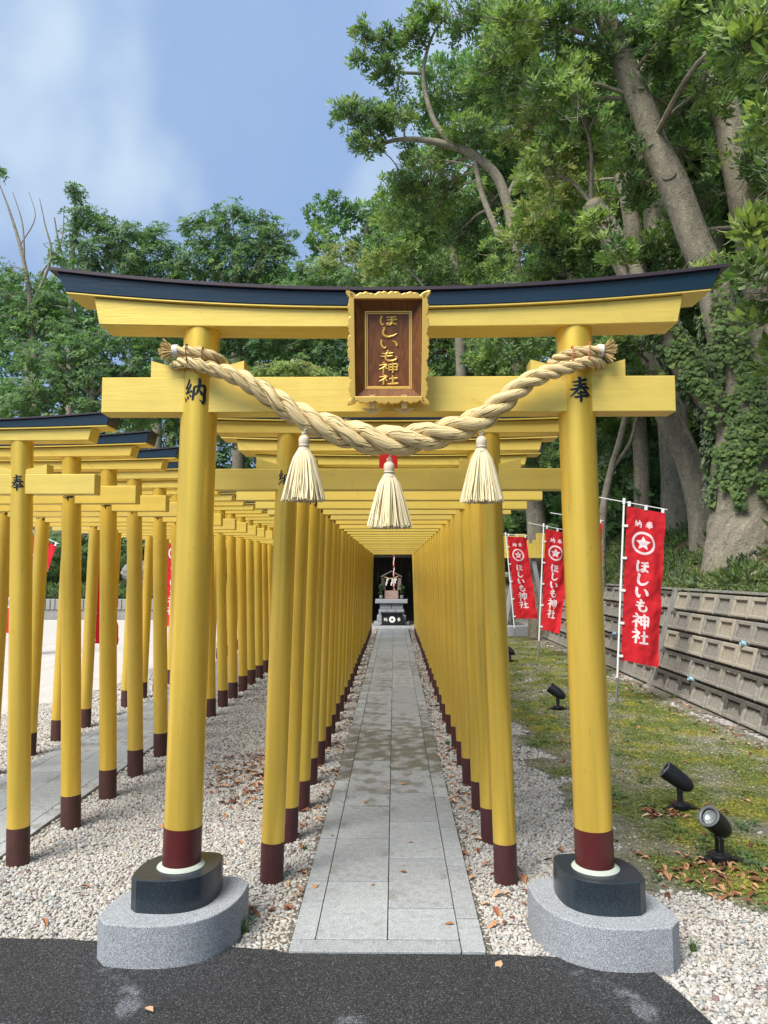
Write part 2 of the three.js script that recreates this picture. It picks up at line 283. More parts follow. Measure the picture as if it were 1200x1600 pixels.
pavedPath(-2.485, -3.5, -17.5, 'granite paved path through the gate tunnel beside the gravel lot', () => 0.12, false);

// ---------------------------------------------------------------- gates
function beam(halfT, halfB, top, bot, depth, bev = 0.004, seg = 28) {
  const s = new THREE.Shape();
  for (let i = 0; i <= seg; i++) { const x = lerp(-halfT + bev, halfT - bev, i / seg); i ? s.lineTo(x, top(x) - bev) : s.moveTo(x, top(x) - bev); }
  for (let i = seg; i >= 0; i--) { const x = lerp(-halfB + bev, halfB - bev, i / seg); s.lineTo(x, bot(x) + bev); }
  s.closePath();
  return metricUV(new THREE.ExtrudeGeometry(s, { depth: depth - 2 * bev, bevelEnabled: true, bevelThickness: bev, bevelSize: bev, bevelSegments: 1, steps: 1 }).translate(0, 0, -(depth / 2 - bev)));
}
function gate(name, label, S, pos, group) {
  const G = thing(name, label, 'torii gate', pos, 0, group);
  const xAt = (y) => lerp(S.xb, S.xt, (y - S.yb) / (S.yt - S.yb));
  for (const s of [-1, 1]) {
    const pillar = mesh('pillar', rod([s * xAt(S.band), S.band, 0], [s * S.xt, S.yt + 0.01, 0], S.r, 40), M.gold, G);
    mesh('pillar_sleeve', rod([s * xAt(S.yb), S.yb - (S.sink ?? 0), 0], [s * xAt(S.band), S.band, 0], S.r + 0.0008, 40), S.sleeve, pillar);
    const gl = s < 0 ? GLYPH.osameru : GLYPH.tatematsuru, yc = S.charY, cx = s * xAt(yc), W = S.charW, Hh = S.charH;
    mesh('painted_character', ribbons(gl, (x, y, k) => { const a = ((x - 50) / 100 * W) / S.r + (S.turn ?? 0) , q = S.r + 0.0010 + 0.00013 * k, yy = yc + (50 - y) / 100 * Hh; return [s * xAt(yy) + q * Math.sin(a), yy, q * Math.cos(a)]; }), M.ink, pillar);
    // pairs of wedges on the tie beam, tall outside, low against the pillar
    for (const e of [-1, 1]) {
      const w = new THREE.Shape(), x0 = s * xAt(S.nt) + e * S.r * 0.6, x1 = s * xAt(S.nt) + e * S.wl; const yy = S.nt + 0.001;
      w.moveTo(x0, yy); w.lineTo(x1, yy); w.lineTo(x1, yy + S.wh); w.lineTo(x0, yy + S.wh * 0.38); w.closePath();
      mesh('wedge', metricUV(new THREE.ExtrudeGeometry(w, { depth: S.nd * 0.96 - 0.004, bevelEnabled: true, bevelThickness: 0.002, bevelSize: 0.0015, bevelSegments: 1 }).translate(0, 0, -S.nd * 0.48 + 0.002)), M.goldBeam, G);
    }
  }
  mesh('tie_beam', metricUV(cbox(S.nl * 2, S.nt - S.nb, S.nd, 0.003).translate(0, (S.nt + S.nb) / 2, 0)), M.goldBeam, G);
  mesh('lower_lintel', beam(S.sT, S.sB, (x) => S.kb(x) - 0.0035, S.sb, S.sd), M.goldBeam, G);
  const top = mesh('upper_lintel', beam(S.kT, S.kB, S.kt, (x) => S.kb(x) + 0.006, S.kd), M.navy, G);
  mesh('soffit', beam(S.kB - 0.001, S.kB - 0.004, (x) => S.kb(x) + 0.0055, (x) => S.kb(x) - 0.0015, S.kd - 0.004, 0.0012), M.goldBeam, top);
  if (S.roof) {
    // sheet-metal capping in lengths
    const n = 9; for (let i = 0; i < n; i++) { const a = lerp(-S.kT - 0.03, S.kT + 0.03, i / n) + 0.001, b = lerp(-S.kT - 0.03, S.kT + 0.03, (i + 1) / n) - 0.001, sh = new THREE.Shape(), k = 6;
      for (let j = 0; j <= k; j++) { const x = lerp(a, b, j / k); j ? sh.lineTo(x, S.kt(x) + 0.014) : sh.moveTo(x, S.kt(x) + 0.014); } for (let j = k; j >= 0; j--) { const x = lerp(a, b, j / k); sh.lineTo(x, S.kt(x) + 0.001); }
      mesh('roof_cap', metricUV(new THREE.ExtrudeGeometry(sh, { depth: S.kd + 0.03, bevelEnabled: true, bevelThickness: 0.001, bevelSize: 0.001, bevelSegments: 1 }).translate(0, 0, -(S.kd + 0.03) / 2)), M.roofcap, top); }
  } else mesh('roof_cap', beam(S.kT + 0.012, S.kT + 0.012, (x) => S.kt(x) + 0.010, (x) => S.kt(x) + 0.001, S.kd + 0.02, 0.001), M.roofcap, top);
  return G;
}
const BIG = { xb: 0.877, xt: 0.832, yb: 0.31, yt: 2.612, r: 0.08, band: 0.47, sleeve: M.maroon, nl: 1.257, nb: 2.245, nt: 2.403, nd: 0.115, wl: 0.205, wh: 0.072, sT: 1.292, sB: 1.267, sb: (x) => 2.616 + 0.010 * x * x, sd: 0.17, kT: 1.452, kB: 1.41, kt: (x) => 2.768 + 0.045 * x * x, kb: (x) => 2.697 + 0.036 * x * x, kd: 0.21, roof: true, charY: 2.335, charW: 0.098, charH: 0.112 };
const SMALL = { xb: 0.588, xt: 0.522, yb: 0, yt: 2.258, sink: 0.06, r: 0.0575, band: 0.20, sleeve: M.maroonPost, nl: 0.905, nb: 1.970, nt: 2.080, nd: 0.085, wl: 0.155, wh: 0.052, sT: 0.907, sB: 0.892, sb: (x) => 2.260 + 0.004 * x * x, sd: 0.12, kT: 1.014, kB: 0.998, kt: (x) => 2.362 + 0.046 * x * x, kb: (x) => 2.320 + 0.018 * x * x, kd: 0.16, charY: 2.03, charW: 0.078, charH: 0.088 };
gate('great_torii_gate', 'large gold torii gate with navy top beam, standing on granite plinths', BIG, [0, 0, -3.33]);
const N1 = 27, PITCH = 0.576;
// each gate was painted at another time: slightly different golds, slight leans
const batch = [[1, 1, 1], [0.96, 0.985, 0.92], [1.0, 0.97, 0.86], [0.94, 0.95, 1.05]].map(([a, b, c]) => [M.gold, M.goldBeam].map((m) => { const k = m.clone(); k.color.setRGB(m.color.r * a, m.color.g * b, m.color.b * c); return k; }));
function age(g, r) { if (/inside the side tunnel/.test(g.userData.label)) g.userData.group = 'gates of the side tunnel'; if (/ends the central/.test(g.userData.label)) delete g.userData.group; const b = batch[Math.floor(r() * 4)]; g.rotation.z = 0.008 * (r() - 0.5); g.traverse((o) => { if (o.isMesh) { if (o.material === M.gold) o.material = b[0]; else if (o.material === M.goldBeam) o.material = b[1]; } }); }
{
  const g = gate('small_torii_gate', 'small yellow torii gate with a red strut in the middle of its beams', SMALL, [0, 0, -3.93]);
  mesh('centre_strut', metricUV(cbox(0.095, 0.178, 0.075, 0.003).translate(0, 2.1695, 0)), M.red, g);
  const base = gate('small_torii_gate', 'small yellow torii gate without a strut, in the tunnel over the central path', SMALL, [0, 0, -3.93 - PITCH], 'gates of the central tunnel');
  const r = rng(71);
  for (let i = 2; i < N1; i++) age(copyOf(base, [0.014 * (r() - 0.5), 0.012 * (r() - 0.5), -3.93 - PITCH * i + 0.03 * (r() - 0.5)], 0.014 * (r() - 0.5), i === N1 - 1 ? 'small yellow torii gate that ends the central tunnel before the altar' : undefined), r);
  const side = gate('small_torii_gate', 'small yellow torii gate inside the side tunnel next to the pale sand lot', { ...SMALL, sleeve: M.brown, xb: 0.560, xt: 0.498, nl: 0.925 }, [-2.525, 0, -4.13]);
  side.userData.label = 'small yellow torii gate that opens the side tunnel at the asphalt end'; delete side.userData.group;
  for (let i = 1; i < 22; i++) age(copyOf(side, [-2.495 + 0.012 * (r() - 0.5), 0.008 * (r() - 0.5), -4.13 - 0.585 * i + 0.03 * (r() - 0.5)], 0.014 * (r() - 0.5), i === 21 ? 'small yellow torii gate that ends the side tunnel at its far end' : 'small yellow torii gate inside the side tunnel next to the pale sand lot'), r);
}
// plinths: truncated lens shapes in rough grey and polished dark granite
function lens(L, Wd, h, cut, bev) {
  const s = new THREE.Shape(), k = L / 2 / cut, n = 28, w = (t) => Wd * (1 - (t * t)), up = [], dn = [];
  for (let i = 0; i <= n; i++) { const t = lerp(-cut, cut, i / n), x = t * k; up.push([x, w(t)]); dn.push([x, -w(t)]); }
  [...up, ...dn.reverse()].forEach(([x, y], i) => (i ? s.lineTo(x, y) : s.moveTo(x, y))); s.closePath();
  return metricUV(new THREE.ExtrudeGeometry(s, { depth: h - bev, bevelEnabled: true, bevelThickness: bev, bevelSize: bev, bevelOffset: -bev, bevelSegments: 2 }).rotateX(-Math.PI / 2));
}
for (const s of [-1, 1]) {
  const P = thing('gate_plinth', s < 0 ? 'two-tier granite plinth under the gate pillar that bears the character for offer' : 'two-tier granite plinth under the gate pillar on the side of the spotlights', 'plinth', [s * 0.885, 0, -3.305], 0);
  P.userData.label = s < 0 ? 'two-tier granite plinth under the great gate pillar beside the side tunnel' : 'two-tier granite plinth under the great gate pillar beside the spotlights';
  const turn = s < 0 ? 0.69 : -0.69;
  mesh('granite_base', lens(0.635, 0.245, 0.176, 0.92, 0.005), M.graniteRough, P).rotation.y = turn;
  const d = mesh('polished_block', lens(0.40, 0.162, 0.128, 0.93, 0.004), M.graniteDark, P); d.rotation.y = turn + s * -0.06; d.position.set(0, 0.178, -0.015);
  mesh('putty_ring', lathe([[0.078, 0], [0.102, 0], [0.098, 0.006], [0.082, 0.016], [0.078, 0.016]], 36).translate(s * -0.008, 0.3045, -0.015), M.putty, P);
}

// ---------------------------------------------------------------- sacred rope and tassels
{
  const fibre = tex(256, 1024, (u, v) => { const w = u + 0.5 * v, a = tn(w, v * 0.1, 46, 2, 51), b = tn(u, v * 0.3, 10, 3, 52), c = sstep(0.12, 0.38, tn(w, v * 0.2, 22, 2, 55)); const k = 0.88 + 0.12 * a + 0.07 * b - 0.34 * c; return [k, k * 0.925 - 0.01 * b, k * 0.735 - 0.06 * c]; }, true, [4, 2.4]);
  const fb = tex(256, 512, (u, v) => { const w = u + 0.5 * v, a = 0.5 + 0.3 * tn(w, v * 0.1, 46, 2, 51) - 0.35 * sstep(0.12, 0.38, tn(w, v * 0.2, 22, 2, 55)); return [a, a, a]; }, false, [4, 2.4]);
  M.straw = std({ map: fibre, bumpMap: fb, bumpScale: 0.008, roughness: 0.85, color: rgb(0.95, 0.90, 0.80) });
  M.strawRope = std({ map: fibre, roughness: 0.9, color: rgb(0.93, 0.84, 0.66), vertexColors: true });
  const half = [[-0.62, 2.372, -3.185], [-0.78, 2.426, -3.188], [-0.86, 2.452, -3.208], [-0.925, 2.458, -3.262], [-0.948, 2.458, -3.34], [-0.905, 2.455, -3.425], [-0.83, 2.455, -3.445], [-0.755, 2.462, -3.40], [-0.728, 2.470, -3.33], [-0.752, 2.484, -3.252], [-0.81, 2.496, -3.219], [-0.87, 2.503, -3.221], [-0.925, 2.508, -3.236]];
  const mid = [[-0.36, 2.208, -3.185], [-0.165, 2.132, -3.185], [0.0, 2.102, -3.185], [0.18, 2.122, -3.185], [0.385, 2.190, -3.185]];
  const P = [...half.slice().reverse().map((a) => V(...a)), ...mid.map((a) => V(...a)), ...half.map(([x, y, z]) => V(-x, y - 0.006, z))];
  const N = 640, c = smooth(P, N), Rr = [], th = []; let a = 0;
  const inWrap = (p, i) => i < N * 0.28 || i > N * 0.72;
  for (let i = 0; i <= N; i++) { const q = c[i]; let R = 0.0235; if (q.z > -3.215) { const k = clamp(1 - Math.pow(Math.abs(q.x) / 0.84, 1.5)); const main = q.y < 2.475 - 0.0 && Math.abs(q.x) < 0.84; if (main) R += 0.040 * k; } Rr.push(R); if (i) a += 2 * Math.PI * c[i].distanceTo(c[i - 1]) / (6.6 * R); th.push(a); }
  const rope = thing('sacred_rope', 'thick twisted straw rope slung between the great gate pillars', 'rope');
  for (let k = 0; k < 3; k++) {
    const pts = c.map((q, i) => {
      const t = c[Math.min(N, i + 1)].clone().sub(c[Math.max(0, i - 1)]).normalize(); const b = V(0, 1, 0).sub(t.clone().multiplyScalar(t.y)).normalize(), s = t.clone().cross(b);
      const A = th[i] + k * 2 * Math.PI / 3; return q.clone().addScaledVector(b, Math.cos(A) * Rr[i] * 0.58).addScaledVector(s, Math.sin(A) * Rr[i] * 0.58);
    });
    mesh('strand', tube(pts, (t, i) => Rr[i] * 0.50 * (1 + 0.05 * Math.sin(i * 0.9 + k * 2)), 16), M.straw, rope);
  }
  const rr = rng(77);
  { // loose straws standing off the strands
    const fz = []; for (let i = 0; i < 420; i++) { const k = Math.floor((0.24 + 0.52 * rr()) * N), q = c[k], A = rr() * 6.283, t = c[k + 1].clone().sub(c[k - 1]).normalize(), b = V(0, 1, 0).sub(t.clone().multiplyScalar(t.y)).normalize(), s = t.clone().cross(b), o = q.clone().addScaledVector(b, Math.cos(A) * Rr[k] * 0.93).addScaledVector(s, Math.sin(A) * Rr[k] * 0.93), d = t.clone().multiplyScalar((rr() < 0.5 ? -1 : 1) * (0.6 + rr())).addScaledVector(b, Math.cos(A) * 0.5 - 0.3 * rr()).addScaledVector(s, Math.sin(A) * 0.5).normalize(), L = 0.012 + 0.022 * rr(); fz.push(tube([o, o.clone().addScaledVector(d, L * 0.5), o.clone().addScaledVector(d, L).add(V(0, -0.15 * L, 0))], (tt) => 0.0007 * (1.3 - tt), 3, false)); }
    const gz = merge(fz); const col = new Float32Array(gz.attributes.position.count * 3).fill(1); gz.setAttribute('color', new THREE.BufferAttribute(col, 3)); mesh('loose_fibres', gz, M.strawRope, rope).userData.kind = 'stuff';
  }
  for (const s of [-1, 1]) {
    const o = V(s * 0.925, s < 0 ? 2.508 : 2.502, -3.236), list = [];
    for (let i = 0; i < 90; i++) { const y = (rr() - 0.5) * 2.2, z = (rr() - 0.5) * 1.4, L = 0.055 + 0.02 * rr(); const d = V(s * (1.0 - 0.35 * Math.abs(y)), y * 0.75, z * 0.6 + 0.15).normalize(); list.push(tube([o.clone().add(V(0, y * 0.012, z * 0.012)), o.clone().addScaledVector(d, L * 0.5).add(V(0, 0, 0.002)), o.clone().addScaledVector(d, L)], 0.0017, 4)); }
    const gm = merge(list); const n = gm.attributes.position.count, col = new Float32Array(n * 3); const per = n / 90; for (let i = 0; i < n; i++) { const k = 0.75 + 0.35 * (((Math.floor(i / per) * 37) % 90) / 90); col.set([k, k * 0.97, k * 0.9], 3 * i); } gm.setAttribute('color', new THREE.BufferAttribute(col, 3));
    mesh('frayed_end', gm, M.strawRope, rope);
    const cord = std({ color: rgb(0.62, 0.60, 0.56), roughness: 0.8 });
    mesh('binding', tube([o.clone().add(V(-s * 0.014, 0.002, 0)), o.clone().add(V(s * 0.01, 0.001, 0))], 0.0275, 20), cord, rope);
    const redCord = std({ color: s < 0 ? rgb(0.13, 0.03, 0.015) : rgb(0.50, 0.14, 0.08), roughness: 0.7 });
    for (const [x, y] of [[0.862, 2.479], [0.79, 2.462]]) { const ring = []; for (let i = 0; i <= 26; i++) { const A = i / 26 * 2 * Math.PI; ring.push(V(s * (x + 0.006 * Math.cos(A)), y + 0.054 * Math.cos(A), -3.213 + (x < 0.8 ? 0.006 : 0) + 0.033 * Math.sin(A))); } mesh('tie_cord', tube(ring, 0.0028, 6, false), redCord, rope); }
  }
  // straw tassels
  function tassel(pos, drop) {
    const T = thing('straw_tassel', 'pale straw tassel hanging on a cord from the twisted rope', 'tassel', pos, 0, 'tassels on the rope');
    const r = rng(Math.round(pos[0] * 1000) + 7), list = [], n = 330, shade = [];
    for (let i = 0; i < n; i++) {
      const A = r() * 2 * Math.PI, k = Math.sqrt(0.12 + 0.88 * r()), rb = 0.088 * k, L = 0.222 + 0.014 * r(), w = (r() - 0.5) * 0.02, cx = Math.cos(A), cz = Math.sin(A), pts = [];
      for (let j = 0; j <= 5; j++) { const t = j / 5, R = lerp(0.017, rb, Math.pow(t, 0.62)) , q = A + (r() - 0.5) * 0.10 * t; pts.push(V(Math.cos(q) * R + w * t * t, -drop - 0.048 - L * t * (1 - 0.02 * k), Math.sin(q) * R * 0.85)); }
      list.push(tube(pts, 0.0022 + 0.0014 * r(), 4)); shade.push(0.80 + 0.35 * r(), r());
    }
    const g = merge(list), cn = g.attributes.position.count, per = cn / n, col = new Float32Array(cn * 3);
    for (let i = 0; i < cn; i++) { const q = Math.floor(i / per), k = shade[2 * q], y = shade[2 * q + 1]; col.set([k, k * (0.99 - 0.05 * y), k * (1.02 - 0.30 * y)], 3 * i); } g.setAttribute('color', new THREE.BufferAttribute(col, 3));
    mesh('straw_skirt', g, M.tasselStraw, T);
    mesh('head', lathe([[0.001, 0.002], [0.012, 0.001], [0.020, -0.006], [0.0235, -0.018], [0.022, -0.034], [0.019, -0.042], [0.021, -0.052], [0.026, -0.064]], 22).translate(0, -drop, 0), M.tasselHead, T);
    const ring = []; for (let i = 0; i <= 24; i++) { const A = i / 24 * 2 * Math.PI; ring.push(V(0.0215 * Math.cos(A), -drop - 0.043, 0.0215 * Math.sin(A))); } mesh('neck_cord', tube(ring, 0.0026, 6, false), M.tasselHead, T);
    for (const q of [0, 1]) { const p = []; for (let i = 0; i <= 30; i++) { const t = i / 30, A = t * 14 + q * Math.PI; p.push(V(0.0042 * Math.cos(A) + 0.012 * (1 - t), lerp(0.018, -drop + 0.002, t), 0.0042 * Math.sin(A) + 0.010 * (1 - t))); } mesh('hanging_cord', tube(p, 0.0030, 6), M.tasselHead, T); }
    mesh('knot', new THREE.TorusKnotGeometry(0.0065, 0.0035, 40, 6, 2, 3).translate(0, -drop + 0.008, 0), M.tasselHead, T);
    return T;
  }
  M.tasselStraw = std({ color: rgb(0.80, 0.73, 0.53), roughness: 0.8, vertexColors: true });
  M.tasselHead = std({ color: rgb(0.62, 0.55, 0.42), roughness: 0.85 });
  tassel([-0.350, 2.156, -3.165], 0.035); tassel([0.009, 2.048, -3.165], 0.040); tassel([0.397, 2.150, -3.165], 0.035);
}

// ---------------------------------------------------------------- name plaque
{
  const grain = tex(256, 512, (u, v) => { const w = 0.25 * fbm2(u * 2 + 3, v * 1.1, 3), rings = 0.5 + 0.5 * Math.sin((u * 1.6 + w * 3 + 0.3 * v) * 22), f = n2(u * 160, v * 6); const k = 0.34 + 0.07 * rings + 0.05 * f; return [k * 1.16, k * 0.68, k * 0.27]; }, true, [3.2, 1.8]);
  const wood = std({ map: grain, roughness: 0.42 }), woodPale = std({ map: grain, roughness: 0.6, color: rgb(0.9, 0.95, 1.0) });
  const gilt = std({ color: rgb(0.76, 0.50, 0.12), metalness: 0.45, roughness: 0.26 }), giltDull = std({ color: rgb(0.58, 0.42, 0.17), metalness: 0.5, roughness: 0.42 });
  const Q = thing('name_plaque', 'carved wooden name plaque in a scalloped gilt frame on the great gate', 'plaque', [0.006, 2.498, -3.205]); Q.rotation.x = 0.09;
  mesh('panel', metricUV(cbox(0.210, 0.340, 0.014, 0.001)), wood, Q);
  const hw = 0.100, hh = 0.166;
  const ring = (a, b, w, z, d, m, name) => { const s = new THREE.Shape(); s.moveTo(-a, -b); s.lineTo(a, -b); s.lineTo(a, b); s.lineTo(-a, b); s.closePath(); const h = new THREE.Path(); h.moveTo(-a + w, -b + w); h.lineTo(-a + w, b - w); h.lineTo(a - w, b - w); h.lineTo(a - w, -b + w); h.closePath(); s.holes.push(h); mesh(name, metricUV(new THREE.ExtrudeGeometry(s, { depth: d, bevelEnabled: true, bevelThickness: 0.0012, bevelSize: 0.0012, bevelSegments: 2 }).translate(0, 0, z)), m, Q); };
  ring(hw, hh, 0.004, 0.007, 0.008, gilt, 'inner_frame'); ring(hw - 0.0075, hh - 0.0075, 0.003, 0.0072, 0.004, gilt, 'inner_bead');
  // four sloping wooden cheeks
  const ow = 0.143, oh = 0.210, z0 = 0.006, z1 = 0.046, th = 0.006;
  const quad = (a, b, c, d) => { // slab with thickness behind
    const A = [a, b, c, d].map((p) => V(...p)), nrm = A[1].clone().sub(A[0]).cross(A[3].clone().sub(A[0])).normalize(), B = A.map((p) => p.clone().addScaledVector(nrm, -th));
    const pos = []; const tri = (p, q, r) => pos.push(p.x, p.y, p.z, q.x, q.y, q.z, r.x, r.y, r.z); const face = (p, q, r, s) => { tri(p, q, r); tri(p, r, s); };
    face(...A); face(B[3], B[2], B[1], B[0]); for (let i = 0; i < 4; i++) { const j = (i + 1) % 4; face(A[j], A[i], B[i], B[j]); }
    const g = new THREE.BufferGeometry(); g.setAttribute('position', new THREE.Float32BufferAttribute(pos, 3)); g.computeVertexNormals(); return metricUV(g);
  };
  mesh('frame_cheek', quad([hw, hh, z0], [-hw, hh, z0], [-ow, oh, z1], [ow, oh, z1]), woodPale, Q); mesh('frame_cheek', quad([-hw, -hh, z0], [hw, -hh, z0], [ow, -oh, z1], [-ow, -oh, z1]), woodPale, Q);
  mesh('frame_cheek', quad([hw, -hh, z0], [hw, hh, z0], [ow, oh, z1], [ow, -oh, z1]), woodPale, Q); mesh('frame_cheek', quad([-hw, hh, z0], [-hw, -hh, z0], [-ow, -oh, z1], [-ow, oh, z1]), woodPale, Q);
  // scalloped rim, four lengths with ogee edges
  const wave = (t, len) => { const q = t * len; return 0.010 * Math.abs(Math.sin(q * 42 + 0.6)) + 0.0045 * Math.abs(Math.sin(q * 118)) + 0.002 * Math.cos(t * 6.283); };
  const rim = (len, flare) => { const s = new THREE.Shape(), n = 90; for (let i = 0; i <= n; i++) { const t = i / n - 0.5, y = 0.009 + wave(Math.abs(t), len) + (Math.abs(t) > 0.42 ? (Math.abs(t) - 0.42) * 0.13 : 0); i ? s.lineTo(t * len, y) : s.moveTo(t * len, y); } s.lineTo(len / 2 - 0.012, -0.002); s.lineTo(-len / 2 + 0.012, -0.002); s.closePath(); return metricUV(new THREE.ExtrudeGeometry(s, { depth: 0.024, bevelEnabled: true, bevelThickness: 0.005, bevelSize: 0.003, bevelSegments: 3 })); };
  const put4 = (g, x, y, rz) => { const m = mesh('gilt_rim', g, gilt, Q); m.position.set(x, y, z1 - 0.006); m.rotation.z = rz; };
  put4(rim(0.335), 0, oh, 0); put4(rim(0.315), 0, -oh, Math.PI); put4(rim(0.478), -ow - 0.003, 0, Math.PI / 2 + 0.012); put4(rim(0.478), ow + 0.003, 0, -Math.PI / 2 - 0.012);
  // gilt scrolls on the cheeks
  const scroll = (x, y, sx, sy, rot) => { const p = []; for (let i = 0; i <= 26; i++) { const t = i / 26, A = t * 5.2, R = 0.013 * (1 - 0.55 * t); const px = sx * (Math.cos(A) * R - 0.004 * t), py = sy * (Math.sin(A) * R + 0.016 * (1 - t)); p.push([px * Math.cos(rot) - py * Math.sin(rot), px * Math.sin(rot) + py * Math.cos(rot)]); }
    const zc = (qx, qy) => { const fx = (Math.abs(qx) - hw) / (ow - hw), fy = (Math.abs(qy) - hh) / (oh - hh); return z0 + clamp(Math.max(fx, fy)) * (z1 - z0) + 0.001; };
    mesh('scroll', tube(p.map(([a, b]) => V(x + a, y + b, zc(x + a, y + b))), (t) => 0.0024 * (1 - 0.5 * t), 6), gilt, Q); };
  for (const s of [-1, 1]) for (const y of [0.125, 0.055, -0.045, -0.115]) scroll(s * 0.122, y, s, y > 0 ? 1 : -1, 0);
  for (const s of [-1, 1]) for (const y of [0.188, -0.188]) { scroll(s * 0.075, y, s, 1, Math.PI / 2 * s); scroll(s * 0.045, y, -s, 1, -Math.PI / 2 * s); }
  for (const s of [-1, 1]) { // feet under the frame
    mesh('frame_foot', metricUV(cbox(0.026, 0.058, 0.022, 0.002).translate(s * 0.068, -0.226, z1 - 0.004)), giltDull, Q);
    const d = new THREE.Shape(); d.moveTo(-0.045, 0); d.lineTo(0.045, 0); d.lineTo(0, -0.026); d.closePath(); mesh('pointed_tab', metricUV(new THREE.ExtrudeGeometry(d, { depth: 0.012, bevelEnabled: true, bevelThickness: 0.001, bevelSize: 0.001, bevelSegments: 1 }).translate(s * 0.068, -0.252, z1 - 0.022)), giltDull, Q);
  }
  const chars = ['ho', 'shi', 'i', 'mo', 'kami', 'yashiro'], cw = 0.086, chh = 0.046, pitch = 0.0505;
  chars.forEach((n, i) => {
    const list = GLYPH[n].map((s) => { const p = strokePts(s, 7); return tube(p.map((q) => V((q.x - 50) / 100 * cw, -(q.y - 50) / 100 * chh, 0)), (t, k) => Math.max(0.0014, p[k].z / 2 / 100 * 0.088), 8); });
    const g = merge(list).scale(1, 1, 0.8); const m = mesh('raised_character', g, gilt, Q); m.position.set(0.0, 0.127 - i * pitch, 0.0085);
  });
}

// ---------------------------------------------------------------- red banners
{
  const cv = document.createElement('canvas'); cv.width = 512; cv.height = 2048; const c = cv.getContext('2d');
  c.fillStyle = '#d30a22'; c.fillRect(0, 0, 512, 2048);
  c.fillStyle = c.strokeStyle = '#f3e3ea';
  paintGlyph(c, GLYPH.osameru, 118, 155, 96, 96, 1.1); paintGlyph(c, GLYPH.tatematsuru, 262, 155, 96, 96, 1.1);
  c.lineWidth = 32; c.beginPath(); c.arc(238, 455, 138, 0, 7); c.stroke();
  c.beginPath(); for (let i = 0; i < 10; i++) { const A = -Math.PI / 2 + i * Math.PI / 5, R = i % 2 ? 48 : 98; c.lineTo(238 + R * Math.cos(A), 458 + R * Math.sin(A)); } c.closePath(); c.fill();
  c.strokeStyle = '#cdbfd2'; c.lineWidth = 5; for (let i = -3; i <= 3; i++) { c.beginPath(); c.moveTo(238 + i * 11, 425 + Math.abs(i) * 4); c.lineTo(238 + i * 12, 485 - Math.abs(i) * 5); c.stroke(); }
  c.strokeStyle = '#f3e3ea';
  ['ho', 'shi', 'i', 'mo', 'kami', 'yashiro'].forEach((n, i) => paintGlyph(c, GLYPH[n], i > 3 ? 128 : 150, [690, 862, 1035, 1205, 1395, 1600][i], i > 3 ? 220 : 176, i > 3 ? 192 : 158, i > 3 ? 1.0 : 1.25));
  const t = new THREE.CanvasTexture(cv); t.colorSpace = THREE.SRGBColorSpace;
  M.cloth = phy({ map: t, roughness: 0.9, side: THREE.DoubleSide, transmission: 0.25, thickness: 0 });
  M.whitePlastic = std({ color: rgb(0.78, 0.80, 0.82), roughness: 0.4 }); M.greyPlastic = std({ color: rgb(0.16, 0.18, 0.19), roughness: 0.5 });
  function banner(label, [x, z], lean, yaw, sway, seed, group) {
    const y0 = 0, B = thing('red_banner', label, 'banner', [x, y0, z], yaw, group); B.rotation.z = -lean;
    const H = 2.40;
    mesh('pole', rod([0, 0.30, 0], [0, H, 0], 0.012, 12), M.whitePlastic, B); mesh('ground_spike', rod([0, -0.15, 0], [0, 0.305, 0], 0.015, 10), M.greyPlastic, B); mesh('pole_joint', rod([0, 1.34, 0], [0, 1.46, 0], 0.0155, 12), M.whitePlastic, B);
    mesh('top_rod', rod([-0.30, H + 0.02, 0], [0.52, H - 0.075, 0], 0.0065, 8), M.whitePlastic, B); mesh('pole_cap', rod([0, H - 0.04, 0], [0, H + 0.03, 0], 0.018, 12), M.whitePlastic, B);
    const g = new THREE.PlaneGeometry(0.46, 1.82, 20, 70), p = g.attributes.position, r = seed * 1.7;
    for (let i = 0; i < p.count; i++) { const u = p.getX(i) / 0.46 + 0.5, v = 0.5 - p.getY(i) / 1.82; const w = 0.026 * Math.sin(u * 7 + v * 3 + r) * (0.3 + v) * u + 0.028 * n2(u * 2 + r, v * 4) * u + 0.006 * n2(u * 6 + r, v * 14) - 0.004 * Math.exp(-Math.pow(((v * 6) % 1 - 0.5) * 14, 2)) - 0.004 * Math.exp(-Math.pow((u - 0.3) * 18, 2)); const nar = 1 - sway.narrow * v * v; p.setXYZ(i, 0.035 + u * 0.46 * nar + sway.x * v * v * u, H - 0.065 - u * 0.055 - v * 1.82 + 0.010 * u * n2(v, r), w + sway.z * v * v * u); }
    g.computeVertexNormals(); mesh('cloth', g, M.cloth, B);
    for (const u of [0.06, 0.5, 0.94]) mesh('loop', cbox(0.034, 0.062, 0.016, 0.002).translate(0.035 + u * 0.46, H - 0.030 - u * 0.075, 0), M.whitePlastic, B);
    for (let k = 0; k < 5; k++) mesh('loop', cbox(0.066, 0.030, 0.028, 0.002).translate(0.022, H - 0.30 - k * 0.385, 0), M.whitePlastic, B);
    return B;
  }
  banner('red banner with white star crest, standing on moss beside the jointed block wall', [2.634, -9.09], 0.063, 0.02, { x: -0.02, z: 0.04, narrow: 0.0 }, 1).userData.label = 'red star-crest banner on the moss whose whole cloth shows beside the block wall';
  banner('red banner on the moss with its cloth drawn in narrow at the bottom', [2.62, -13.86], 0.06, 0.15, { x: -0.08, z: 0.10, narrow: 0.18 }, 2);
  banner('red banner on a backward leaning pole beside the stone monument', [2.71, -16.97], -0.085, 0.25, { x: 0.05, z: 0.05, narrow: 0.0 }, 3);
  banner('red banner planted second in the moss row, after the fully open one', [2.62, -11.4], 0.02, 0.1, { x: 0, z: 0.05, narrow: 0.1 }, 4);
  const lg = 'banners on the gravel lot';
